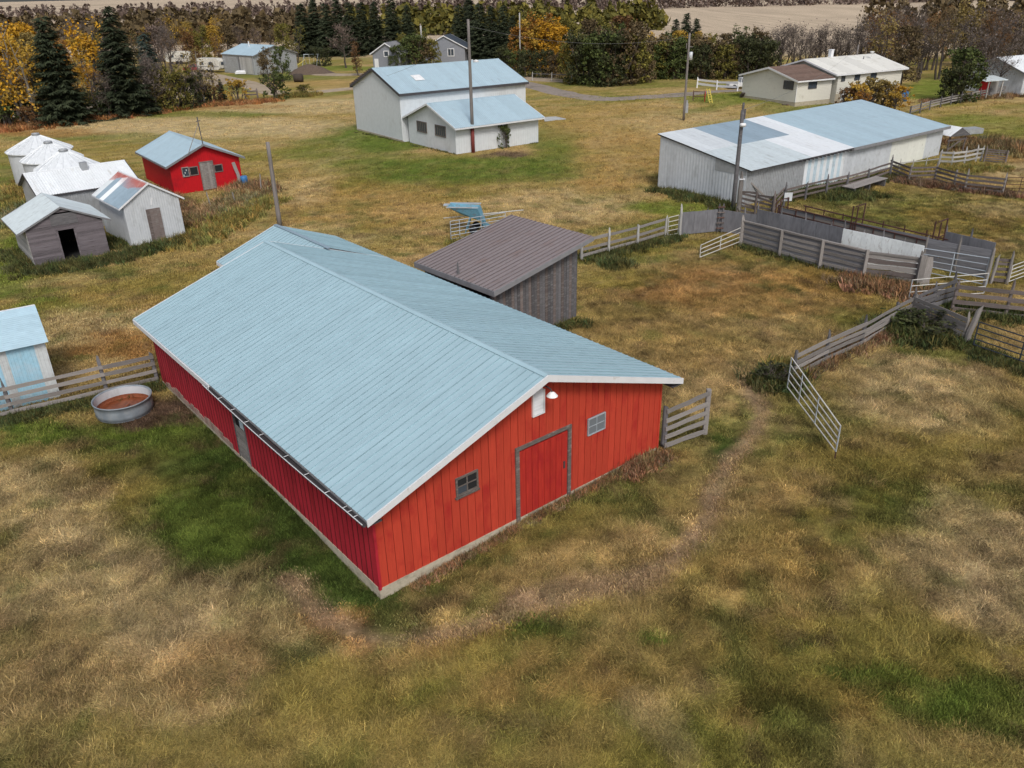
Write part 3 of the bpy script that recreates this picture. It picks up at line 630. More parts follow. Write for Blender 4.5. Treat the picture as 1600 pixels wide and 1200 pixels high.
# grain bins
def grain_bin(x, y, r, h, apex, label):
    t = thing('grain_bin', label, 'grain bin', (x, y, 0), rnd.uniform(0, 1), 'round white grain bins behind the sheds')
    b = MB(); prof = []; n = 26
    for i in range(n + 1): prof.append((r - .02 * (i % 2), h * i / n))
    b.revolve(prof, 32); b.build('bin_wall', 'galv_pale', t, True)
    nr_ = 20; rr = r + .16
    for k in range(nr_):
        a0, a1 = 2 * math.pi * k / nr_, 2 * math.pi * (k + 1) / nr_; b = MB(); z0 = h - .03; z1 = apex; ri = .3
        p = lambda a, q, z: (q * math.cos(a), q * math.sin(a), z)
        b.poly([p(a0, rr, z0), p(a1, rr, z0), p(a1, ri, z1), p(a0, ri, z1)])
        b.poly([p(a0, rr, z0 + .05), p(a0 + .02, rr, z0 + .0), p(a0 + .02 * r / ri * .4, ri, z1), p(a0, ri, z1 + .05)]); b.poly([p(a0 - .02, rr, z0), p(a0, rr, z0 + .05), p(a0, ri, z1 + .05), p(a0 - .02 * r / ri * .4, ri, z1)])
        b.poly([p(a0, rr, z0 - .06), p(a1, rr, z0 - .06), p(a1, rr, z0), p(a0, rr, z0)])
        b.build('roof_sector', 'bin_white', t)
    b = MB(); b.revolve([(.34, apex - .03), (.34, apex + .1), (.36, apex + .1), (.3, apex + .2), (0, apex + .24)], 14); b.build('bin_cap', 'galv', t, True)
    FOOT.append((x - r * .8, y - r * .8, 0, r * 1.6, r * 1.6)); return t
grain_bin(-42.2, 75.0, 2.6, 3.0, 4.2, 'farthest and largest of the three round white grain bins at the left edge')
grain_bin(-38.7, 70.3, 2.3, 3.0, 4.2, 'middle one of the three round white grain bins, its roof brightest')
grain_bin(-35.4, 66.2, 2.3, 3.0, 4.2, 'nearest grain bin, mostly hidden behind the white roofed shed')

# pale blue and white striped shed at the left edge
wb = thing('striped_shed', 'pale blue and white striped shed cut off by the left edge, beyond the plank fence', 'shed', (-18.95, 30.3, 0), math.radians(214))
def wbl(x): return x
strip = ['shed_white', 'fiberglass_blue', 'fiberglass_blue', 'shed_white', 'fiberglass_blue', 'fiberglass_blue', 'shed_white', 'fiberglass_blue', 'shed_white']
wid = [.42, .5, .5, .3, .6, .6, .3, .6, .5]
x = 0
for m_, w_ in zip(strip, wid):   # wall runs to the left from the right corner; outward faces the camera
    o = WM[wb] @ Vector((x + w_, 0, 0)); me = sheet_mesh(w_ - .004, 2.72, .12, .02, .01, m_)
    place(me, 'wall_panel', wb, o, WM[wb].to_3x3() @ Vector((-1, 0, 0)), (0, 0, 1), world=True); x += w_
TW = x
# roof slope toward the camera, ridge behind; end wall on the right
def wbp(px_, py_, z): return WM[wb].inverted() @ G(px_, py_, z)
e0 = Vector((-.12, .22, 2.78)); dpt = Vector((0, -1.0, 0)); prof_ = [(.22, 2.72), (-.6, 3.1), (-1.5, 3.45), (-2.1, 3.6), (-2.7, 3.45), (-4.0, 2.75)]
for k in range(len(prof_) - 1):
    (ya, za), (yb, zb) = prof_[k], prof_[k + 1]; skew = .35
    b = MB(); n_ = max(2, int(math.hypot(yb - ya, zb - za) / .11))
    for i in range(n_):
        t0, t1 = i / n_, (i + 1) / n_; tm = (t0 + t1) / 2
        f = lambda t, e=0: (ya + (yb - ya) * t, za + (zb - za) * t + e)
        a_, m2, c_ = f(t0), f(tm, .02), f(t1)
        sx = lambda yy: -.12
        b.poly([(sx(a_[0]), *a_), (sx(m2[0]), *m2), (TW + .1, *m2), (TW + .1, *a_)]); b.poly([(sx(m2[0]), *m2), (sx(c_[0]), *c_), (TW + .1, *c_), (TW + .1, *m2)])
    b.build('roof_panel', 'shed_roof_blue' if k < 3 else 'roof_pale', wb)
b = MB(); b.prism([(.02, -.02, 0), (.02, -.02, 2.68), (.02, -2.0, 3.3), (.02, -3.3, 2.9), (.02, -3.3, 0)], (.04, 0, 0)); b.build('end_wall', 'shed_white', wb)
b = MB(); b.box(.1, TW, -4.0, -3.95, 0, 2.7); b.build('rear_wall', 'shed_white', wb)

# long mono-pitch machine shed on the right
LSx, LSy, LSa = 17.95, 60.95, 37.55
lsh = thing('machine_shed', 'long low metal machine shed with patchwork silver and blue roof, right of centre', 'shed', (LSx, LSy, 0), math.radians(LSa))
LL_, LDp, hf, hb = 29.9, 8.8, 2.75, 4.25   # local x along the front, y to the back
lsl = (hb - hf) / LDp
sx_ = [(0, 7.2, 'galv'), (7.2, 13.5, 'galv_blue'), (13.5, 21.0, 'cream_metal'), (21.0, 27.2, 'cream_metal'), (27.2, 29.9, 'galv_pale')]
def frontmat(i, n):
    x = (i + .5) * LL_ / n
    if 7.3 <= x < 13.4: return 'roof_pale' if i % 2 else 'galv_blue'
    return 'galv' if x < 7.3 else 'galv_blue' if x < 13.4 else 'galv_pale' if x < 20.6 else 'cream_metal' if x < 27 else 'galv_pale'
cover('wall_panel', lsh, (0, 0, 0), (1, 0, 0), (0, 0, 1), LL_, hf - .02, .44, .22, .04, .03, 'galv', mats=frontmat)
# left end wall, top follows the roof
for i in range(10):
    w_ = LDp / 10; y1 = LDp - i * w_; b = MB(); n_ = 6
    for k in range(n_):
        u0, u1 = k / n_ * w_, (k + 1) / n_ * w_; d0, d1 = .02 * (k % 2), .02 * ((k + 1) % 2)
        h0, h1 = hf + lsl * (y1 - u0) - .03, hf + lsl * (y1 - u1) - .03
        b.poly([(-d0, -u0, 0), (-d1, -u1, 0), (-d1, -u1, h1), (-d0, -u0, h0)])
    b.poly([(.04, 0, 0), (.04, -w_, 0), (.04, -w_, h1), (.04, 0, hf + lsl * y1 - .03)])
    o = b.build('end_wall_panel', 'galv_pale', lsh); o.location = (0, y1, 0)
b = MB(); b.box(-.035, -.022, .05, 3.0, 2.25, 2.72); b.prism([(-.035, .05, 2.72), (-.035, 3.0, 2.72), (-.035, 3.0, 2.72 + 3 * lsl - .05), (-.035, .05, 2.72)], (.012, 0, 0)); b.build('patch_panel', 'galv', lsh)
b = MB(); b.box(LL_ - .05, LL_, 0, LDp, 0, hf); b.prism([(LL_ - .05, 0, hf), (LL_ - .05, LDp, hf), (LL_ - .05, LDp, hb - .04)], (.05, 0, 0)); b.box(0, LL_, LDp - .05, LDp, 0, hb - .05); b.box(.06, LL_ - .06, .05, .09, 0, hf - .05); b.build('wall_framing', 'wood_brown', lsh)
b = MB(); ov = .45
b.prism([(-.12, -ov + .02, hf - lsl * ov + .02), (-.12, LDp + .2, hb + lsl * .2 + .02), (-.12, LDp + .2, hb + lsl * .2 - .08), (-.12, -ov + .02, hf - lsl * ov - .08)], (LL_ + .5, 0, 0)); b.build('roof_deck', 'trim_dark', lsh)
dy = Vector((0, 1, lsl)).normalized(); ol = math.hypot(LDp + ov + .2, (LDp + ov + .2) * lsl)
def rowmat(row):
    def f(i, n):
        x = (i + .5) * 30.3 / n
        if row == 0: return 'roof_grey' if x < 8.2 else 'roof_pale' if x < 14.0 else 'roof_slate_blue'
        if row == 1: return 'roof_silver' if x < 5.4 else 'roof_slate_blue' if x < 11.2 else 'roof_pale' if x < 14 else 'roof_slate_blue'
    return f
MATS['roof_patch_blue'] = MATS['roof_slate_blue']
base = Vector((-.15, -ov, hf - lsl * ov + .03))
cover('roof_panel', lsh, base + dy * 0, (1, 0, 0), dy, 30.3, ol * .5, .87, .29, .03, .022, 'roof_blue_far', mats=lambda i, n: {'roof_slate_blue': 'roof_blue_far'}.get(rowmat(0)(i, n), rowmat(0)(i, n)))
cover('roof_panel', lsh, base + dy * (ol * .5 - .06), (1, 0, 0), dy, 30.3, ol * .5 + .06, .87, .29, .03, .022, 'roof_blue_far', lift=.012, mats=lambda i, n: ({'roof_slate_blue': 'roof_blue_far'}.get(rowmat(1)(i, n), rowmat(1)(i, n))) if not (5 <= i <= 12) else 'roof_slate_blue')
b = MB(); b.box(13.6, 30.2, -ov - .04, -ov, hf - lsl * ov - .22, hf - lsl * ov + .02); b.build('eave_gutter', 'trim_grey', lsh)
for k in range(14):
    b = MB(); b.box(0, .09, -ov - .02, .0, hf - lsl * ov - .2, hf - lsl * ov - .04); o = b.build('rafter_end', 'wood_dark', lsh); o.location = (6.2 + k * .55, 0, 0)
FOOT.append((LSx, LSy, LSa, LL_, LDp))

# cream house: main block and lower wing
hm = thing('farmhouse', 'long cream sided farmhouse with pale roof and lower brown shingled wing', 'house', (39.39, 124.88, 0), math.radians(-60.7))
hW, hL, hze, hzr, hog, hoe = 11.09, 13.2, 4.02, 5.62, .75, .45; hsl = (hzr - hze) / (hW / 2 + hoe)
def siding(t, o, X, ln, z0, topf, m='siding_cream', lap=.2, name='wall'):
    b = MB(); X = Vector(X); zt = max(topf(0), topf(ln / 2), topf(ln)); z = z0
    while z < zt - .02:
        z1 = min(z + lap, zt); zm = (z + z1) / 2
        if zm > min(topf(0), topf(ln)):   # gable part
            xs = [ln * k / 40 for k in range(41) if topf(ln * k / 40) > zm]
            if len(xs) < 2: break
            xa, xb = xs[0], xs[-1]
        else: xa, xb = 0, ln
        b.poly([(xa, -.035, z), (xb, -.035, z), (xb, -.008, z1), (xa, -.008, z1)]); b.poly([(xa, -.035, z), (xa, 0, z), (xb, 0, z), (xb, -.035, z)]); z = z1
    return place(b.mesh('wall', m), name, t, o, X, Vector((0, 0, 1)).cross(X))
htop = hze + hsl * hoe - .1; hft = lambda q: htop + hsl * min(q, hW - q)
siding(hm, (0, 0, 0), (1, 0, 0), hW, .3, hft); siding(hm, (hW, 0, 0), (0, 1, 0), hL, 1.5, lambda q: htop); siding(hm, (hW, hL, 0), (-1, 0, 0), hW, .3, hft)
b = MB(); b.box(.0, hW - .01, 0.01, hL - .01, -.3, htop); b.prism([(0, .02, htop), (hW, .02, htop), (hW / 2, .02, hft(hW / 2) - .02)], (0, hL - .04, 0)); b.build('wall_core', 'siding_cream', hm)
b = MB(); b.box(hW - .3, hW + .015, -.01, hL + .01, -.4, 1.5); b.build('basement_wall', 'concrete', hm)
gable_roof(hm, hW, hL, hze, hzr, hog, hoe, .2, 'roof_house', pw=2.2, pitch=.55, mtrim='trim_white', rh=.006, rw=.1, wave=False, mridge='roof_house')
fascia(hm, hW + hoe, -hog, hL + hog, hze - .01, .18, 'trim_white', .03, 1)
for (y, z, w_, h_, n_, fr_) in ((.7, 3.08, .62, .85, 1, 'trim_dark'), (3.35, 3.08, .95, .75, 2, 'trim_dark'), (6.6, 3.05, 1.1, .78, 2, 'trim_dark'), (10.7, .68, 1.2, .66, 2, 'trim_white'), (3.5, .8, .9, .6, 2, 'trim_white'), (5.6, .7, .9, .6, 2, 'trim_white')):
    window(hm, (hW + .03, y, z), (0, 1, 0), w_, h_, fr_, n_, 2 if z < 2 else 1, .07, .04)
b = MB(); b.box(hW + .02, hW + .07, 1.05, 2.05, 0, 1.42); hd = b.build('door', 'trim_white', hm)
b = MB(); b.box(hW + .071, hW + .08, 1.3, 1.8, .8, 1.25); b.build('pane', 'window_glass', hd)
b = MB(); b.box(5.2, 5.7, 4.4, 4.9, 5.3, 6.5); b.box(5.15, 5.75, 4.35, 4.95, 6.5, 6.62); b.build('chimney', 'trim_white', hm)
b = MB(); b.tube([(7.2, 9.5, 5.0), (7.2, 9.5, 5.55)], .07, 8); b.build('roof_pipe', 'trim_grey', hm)
b = MB(); b.tube([(7.4, 10.9, 5.1), (7.4, 10.9, 5.9)], .03, 6); b.revolve([(.0, 5.85), (.25, 6.0), (.3, 6.15), (.02, 5.95)], 12, 7.4, 10.9); b.build('satellite_dish', 'lamp_white', hm)
FOOT.append((39.39, 124.88, -60.7, hW, hL))
wg_ = thing('house_wing', 'single storey cream wing with brown shingle roof joined to the left of the farmhouse', 'house wing', (33.7, 121.3, .9), math.radians(-63))
vW, vL, vze, vzr = 10.3, 6.3, 2.7, 4.05; vsl = (vzr - vze) / (vW / 2 + .5); vt_ = vze + vsl * .5 - .1; vft = lambda q: vt_ + vsl * min(q, vW - q)
siding(wg_, (0, 0, 0), (1, 0, 0), vW, .0, vft); siding(wg_, (vW, 0, 0), (0, 1, 0), vL, .0, lambda q: vt_)
b = MB(); b.box(0, vW - .01, .01, vL, -.0, vt_); b.prism([(0, .02, vt_), (vW, .02, vt_), (vW / 2, .02, vft(vW / 2) - .02)], (0, vL, 0)); b.build('wall_core', 'siding_cream', wg_)
b = MB(); b.box(-.01, vW + .015, -.015, vL, -1.3, 0); b.build('foundation', 'concrete', wg_)
b = MB(); b.box(vW + .0, vW + .06, -.06, .0, 0, vt_); b.build('corner_trim', 'trim_white', wg_)
# shingle courses on the front slope, plain slope behind
ln = math.hypot(vW / 2 + .5, vzr - vze); cS, sS = (vW / 2 + .5) / ln, (vzr - vze) / ln; nrow = 16
for r_ in range(nrow):
    rl = ln / nrow; xo = vW + .5 - cS * r_ * rl; zo = vze + sS * r_ * rl
    b = MB(); b.box(0, vL + .42, 0, rl * 1.1, 0, .03)
    place(b.mesh('shingle_course', 'shingle_brown'), 'shingle_course', wg_, (xo, -.42, zo + .015), (0, 1, 0), (-cS, 0, sS + .02))
for sdx in (0, 1):
    xe = -.5 if sdx == 0 else vW + .5; b = MB(); b.prism([(xe, -.41, vze), (vW / 2, -.41, vzr), (vW / 2, -.41, vzr - .1), (xe, -.41, vze - .1)], (0, vL + .41, 0)); b.build('roof_deck', 'shingle_brown', wg_)
    b = MB(); b.prism([(xe, -.45, vze + .04), (vW / 2, -.45, vzr + .05), (vW / 2, -.45, vzr - .2), (xe, -.45, vze - .2)], (0, .04, 0)); b.build('rake_board', 'trim_white', wg_)
fascia(wg_, vW + .5, -.45, vL, vze, .18, 'trim_white', .03, 1)
window(wg_, (8.0, -.04, 1.6), (1, 0, 0), 1.65, .9, 'trim_dark', 3, 1, .08, .04); window(wg_, (vW + .04, 2.05, 1.6), (0, 1, 0), 1.4, .85, 'trim_dark', 2, 1, .08, .04)
FOOT.append((33.7, 121.3, -63, vW, vL))

# distant buildings
far = gbuild('old_barn', 'weathered grey barn with pale blue roof beside the dirt track in the distance', 'barn', -52.18, 179.83, 47.14, 10.51, 12.2, 3.73, 5.48, .41, .15, .15, 'galv', 'roof_blue_far', pw=1.2, pitch=.3, wpitch=.5, depth=.03, mtrim='trim_grey', mridge='roof_blue_far')
b = MB(); b.tube([(4.0, 7.5, 5.0), (4.0, 7.5, 6.1)], .12, 8); b.build('roof_pipe', 'trim_white', far)
for k in range(9): b = MB(); b.box(-.06, -.03, 0, .5, 0, 3.3); o = b.build('door_board', 'wood_pale', far); o.location = (0, .6 + k * .52, .1)
b = MB(); b.box(-.07, -.03, 5.6, 5.8, 0, 3.4); b.build('door_post', 'wood_dark', far)
sm = gbuild('gray_cottage', 'small grey sided cottage with white trimmed gable behind the workshop roof', 'cottage', *[*P(584, 108).xy], -12, 6.2, 7.0, 3.1, 5.3, .4, .5, .22, 'roof_slate_blue', 'trim_grey', pw=1.4, pitch=.5, wpitch=.4, depth=.02)
MATS['gray_siding'] = None
mat('gray_siding', (.25, .265, .30, 1), .8, 0, .05)
for c_ in sm.children:
    if c_.name.startswith('wall') and 'framing' not in c_.name: c_.data.materials[0] = MATS['gray_siding']
window(sm, (2.7, -.04, 2.6), (1, 0, 0), .9, .95, 'trim_white', 1, 1, .14, .05); window(sm, (4.6, -.04, 3.9), (1, 0, 0), .01, .01, 'trim_white', 1, 1, .02, .02)
b = MB(); b.box(.35, 1.25, -.08, -.02, 0, 2.1); b.build('door', 'trim_white', sm)
nv = gbuild('navy_roof_house', 'grey house with navy hipped roof half hidden behind trees and the workshop roof', 'house', *[*P(664, 99).xy], -8, 9.5, 7.5, 3.2, 5.9, .3, .6, .2, 'roof_slate_blue', 'navy_roof', pw=1.6, pitch=.6, wpitch=.4, depth=.02)
for c_ in nv.children:
    if c_.name.startswith('wall') and 'framing' not in c_.name: c_.data.materials[0] = MATS['gray_siding']
window(nv, (5.6, -.04, 1.6), (1, 0, 0), 1.3, 1.4, 'trim_white', 2, 1, .14, .05)
gshed = gbuild('corner_shed', 'pale grey shed with whitish metal roof and red porch door at the upper right corner', 'shed', 69.4, 129.0, -62, 9.0, 16.0, 3.0, 4.9, .4, .4, .18, 'galv_pale', 'roof_pale', pw=1.0, pitch=.25, wpitch=.3, depth=.02, mtrim='trim_grey')
pc = P(1540, 153); ph = thing('porch', 'small porch with grey roof and dark red door left of the corner shed', 'porch', pc, math.radians(20))
b = MB(); b.prism([(-2.1, -1.2, 2.35), (2.1, -1.2, 2.35), (2.1, 1.3, 2.75), (-2.1, 1.3, 2.75)], (0, 0, .08)); b.build('porch_roof', 'roof_grey', ph)
for x in (-1.2, 1.4):
    stick('porch_post', ph, (x, -1, 0), (x, -1, 2.4), .13, .13, 'wood_pale', 'beam', world=False)
b = MB(); b.box(-.9, 1.0, .6, .7, 0, 2.3); b.build('door', 'bright_red', ph)
b = MB(); b.box(1.0, 2.6, .6, .7, 0, 2.4); b.box(-1.4, -.9, .6, .7, 0, 2.4); b.build('porch_wall', 'wood_pale', ph)

# little open roofed stand at the end of the machine shed
st_p = P(1491, 240); stn = thing('roofed_stand', 'small white roofed open stand on timber posts at the right end of the machine shed', 'shelter', st_p, math.radians(20))
for sdx in (-1, 1):
    U = Vector((-sdx * 1.25, 0, .75)).normalized()
    if sdx == -1: cover('roof_panel', stn, (-1.3, 2.1, 1.75), (0, -1, 0), (1.25, 0, .72), 2.4, 1.5, .8, .25, .03, .015, 'roof_pale')
    else: cover('roof_panel', stn, (1.3, -.3, 1.75), (0, 1, 0), (-1.25, 0, .72), 2.4, 1.5, .8, .25, .03, .015, 'roof_pale')
b = MB(); b.prism([(-1.3, -.3, 1.7), (1.3, -.3, 1.7), (0, -.3, 2.45)], (0, .08, 0)); b.build('gable_board', 'wood_dark', stn)
for x in (-1.0, 1.0):
    for y in (0, 1.8): stick('post', stn, (x, y, 0), (x, y, 1.75), .13, .13, 'wood_brown', 'post', world=False)
stick('beam', stn, (-1.2, 0, 1.3), (1.2, 0, 1.35), .14, .1, 'wood_brown', world=False); stick('brace', stn, (-1.0, 0, .4), (.9, 0, 1.5), .1, .08, 'wood_brown', world=False)

# ------------------------------------------------------------------ ground
def _h(ix, iy, s):
    v = (ix.astype(np.int64) * 374761393 + iy.astype(np.int64) * 668265263 + s * 1442695041) & 0xffffffff
    v = ((v ^ (v >> 13)) * 1274126177) & 0xffffffff
    return ((v ^ (v >> 16)) & 0xffff) / 65535.
def vn(x, y, s=0):
    xi = np.floor(x); yi = np.floor(y); fx = x - xi; fy = y - yi; fx = fx * fx * (3 - 2 * fx); fy = fy * fy * (3 - 2 * fy)
    a = _h(xi, yi, s); b = _h(xi + 1, yi, s); c = _h(xi, yi + 1, s); d = _h(xi + 1, yi + 1, s)
    return (a * (1 - fx) + b * fx) * (1 - fy) + (c * (1 - fx) + d * fx) * fy
def fbm(x, y, s=0, o=4):
    v = 0; a = .5; t = 0
    for k in range(o): v = v + a * vn(x * 2 ** k + 17.3 * k, y * 2 ** k - 9.1 * k, s + k); t += a; a *= .55
    return v / t
STRAW = np.array((.48, .365, .19)); TAN = np.array((.385, .25, .088)); OLIVE = np.array((.245, .197, .05)); GREEN = np.array((.115, .155, .028))
DGREEN = np.array((.058, .088, .019)); RUST = np.array((.32, .175, .06)); DIRT = np.array((.14, .092, .062)); FIELD = np.array((.50, .40, .29)); LIME = np.array((.17, .20, .036)); GOLD = np.array((.35, .245, .09))
BL_ = [  # sight-line centre, half sizes in the photo (converted to ellipses lying on the ground), colour, strength, length of the grass there
    (250, 198, 330, 16, STRAW, .75), (470, 165, 170, 12, STRAW, .7), (120, 212, 170, 7, GREEN, .5), (320, 178, 120, 5, GREEN, .4), (600, 212, 80, 22, GREEN, .9), (720, 262, 190, 22, GREEN, .8), (540, 232, 110, 26, GREEN, .5),
    (870, 220, 50, 28, GREEN, .6), (960, 190, 110, 30, TAN, .5), (980, 245, 90, 40, TAN, .5), (560, 320, 160, 34, TAN, .5), (880, 320, 120, 26, STRAW, .5), (470, 300, 60, 20, STRAW, .4), (1040, 325, 75, 12, LIME, .9), (940, 285, 60, 16, TAN, .5),
    (1170, 158, 110, 9, LIME, .8), (1460, 140, 45, 20, LIME, .9), (1540, 200, 90, 24, LIME, .45), (1060, 190, 90, 22, STRAW, .35), (1000, 130, 160, 6, GREEN, .4), (440, 118, 110, 7, GREEN, .5), (500, 130, 60, 5, TAN, .5), (540, 106, 70, 4, LIME, .8), (370, 140, 40, 6, GREEN, .5),
    (20, 420, 40, 70, LIME, .85), (15, 300, 40, 60, GREEN, .5), (150, 520, 110, 40, STRAW, .55), (190, 550, 70, 28, RUST, .8), (60, 470, 70, 16, GREEN, .45), (200, 470, 120, 16, TAN, .5), (330, 400, 90, 22, GOLD, .5), (250, 440, 80, 20, OLIVE, .6), (500, 370, 90, 20, STRAW, .4),
    (420, 770, 190, 130, DGREEN, .95), (290, 690, 150, 60, DGREEN, .8), (470, 860, 120, 70, DGREEN, .8), (180, 700, 120, 26, GREEN, .6), (540, 930, 90, 50, DGREEN, .85), (120, 680, 170, 22, GREEN, .8), (640, 960, 60, 28, DGREEN, .8), (330, 800, 110, 60, GREEN, .5), (730, 890, 60, 24, DGREEN, .7), (860, 800, 110, 22, DGREEN, .55),
    (170, 960, 260, 150, STRAW, .55), (50, 790, 110, 70, STRAW, .6), (250, 920, 100, 60, STRAW, .5), (90, 1040, 200, 50, GOLD, .4), (330, 1010, 90, 40, RUST, .35), (480, 1060, 120, 50, OLIVE, .7), (430, 1000, 60, 30, DGREEN, .5), (300, 1110, 240, 40, OLIVE, .6),
    (560, 990, 50, 16, TAN, .6), (700, 1000, 160, 22, RUST, .3), (850, 1035, 40, 16, GREEN, .7), (1005, 975, 30, 14, GREEN, .8), (700, 1080, 80, 24, GREEN, .4), (900, 1090, 160, 50, TAN, .5), (1050, 1110, 70, 30, STRAW, .35), (820, 1130, 90, 30, GREEN, .35),
    (1100, 710, 30, 30, DGREEN, .9), (960, 750, 90, 20, RUST, .45), (1210, 600, 24, 22, DGREEN, .9), (1240, 790, 60, 60, GOLD, .5), (1450, 860, 90, 80, STRAW, .6), (1540, 880, 90, 90, STRAW, .7), (1440, 610, 160, 50, STRAW, .6), (1560, 660, 80, 60, OLIVE, .35), (1290, 730, 90, 34, OLIVE, .6),
    (1370, 790, 80, 26, DGREEN, .45), (1180, 900, 120, 60, TAN, .4), (1300, 1000, 220, 50, OLIVE, .6), (1480, 1080, 150, 60, GREEN, .8), (1320, 1040, 40, 20, GREEN, .7), (1210, 1000, 40, 16, GREEN, .6), (1250, 1080, 100, 30, RUST, .35), (1570, 1010, 70, 30, OLIVE, .7),
    (1150, 450, 200, 42, RUST, .6), (1230, 480, 130, 30, GOLD, .5), (960, 440, 60, 20, OLIVE, .7), (980, 520, 90, 34, GOLD, .6), (1080, 560, 90, 34, GOLD, .6), (1200, 400, 60, 10, OLIVE, .5), (1340, 440, 70, 10, DGREEN, .6), (1100, 380, 70, 10, OLIVE, .6), (1000, 405, 60, 10, GREEN, .5), (1340, 505, 60, 30, GREEN, .35),
    (1420, 330, 160, 26, GREEN, .45), (1500, 350, 110, 30, RUST, .3), (1300, 310, 60, 14, DGREEN, .6), (1570, 330, 60, 14, STRAW, .35), (1570, 235, 50, 20, RUST, .45), (1570, 265, 60, 10, STRAW, .6), (1500, 222, 40, 14, DIRT, .5), (1450, 505, 40, 22, DGREEN, .8), (1500, 560, 80, 14, GREEN, .6),
    (225, 655, 62, 24, DIRT, .95), (280, 655, 30, 20, DIRT, .8), (250, 590, 30, 12, DGREEN, .6), (790, 242, 34, 5, DIRT, .8), (1260, 172, 80, 8, GREEN, .6), (340, 345, 70, 20, OLIVE, .5), (120, 425, 90, 10, DGREEN, .6), (1180, 300, 40, 10, DGREEN, .5), (1080, 300, 60, 6, DGREEN, .5),
    (495, 950, 60, 30, RUST, .95), (540, 985, 50, 14, RUST, .7), (60, 207, 120, 6, RUST, .6), (330, 165, 120, 5, RUST, .5),
]
ELL = []
for e in BL_:
    c = G(e[0], e[1]); ax = G(e[0] + e[2], e[1]) - c
    y2 = max(e[1] - e[3], 20); ay = (G(e[0], e[1] + e[3]) - G(e[0], y2)) * .5
    m = np.linalg.inv(np.array([[ax.x, ay.x], [ax.y, ay.y]])); ELL.append((c.x, c.y, m, e[4], e[5]))
def pdist(x, y, pts):
    d = np.full(np.shape(x), 1e9)
    for a, b in zip(pts[:-1], pts[1:]):
        ex, ey = b[0] - a[0], b[1] - a[1]; t = np.clip(((x - a[0]) * ex + (y - a[1]) * ey) / (ex * ex + ey * ey + 1e-9), 0, 1)
        d = np.minimum(d, np.hypot(x - a[0] - ex * t, y - a[1] - ey * t))
    return d
TR = [[G(*q) for q in l] for l in ([(1165, 600), (1168, 640), (1145, 700), (1120, 760), (1085, 820), (1040, 866), (960, 915), (860, 960), (740, 985), (640, 990), (560, 985), (490, 955), (445, 905)],)]
TR2 = [[G(*q) for q in l] for l in ([(1010, 650), (1180, 590), (1240, 500)], [(560, 350), (480, 320), (470, 300), (560, 210), (640, 180)], [(0, 460), (200, 430), (330, 395), (430, 330)], [(930, 340), (1000, 280), (940, 230), (960, 170)])]
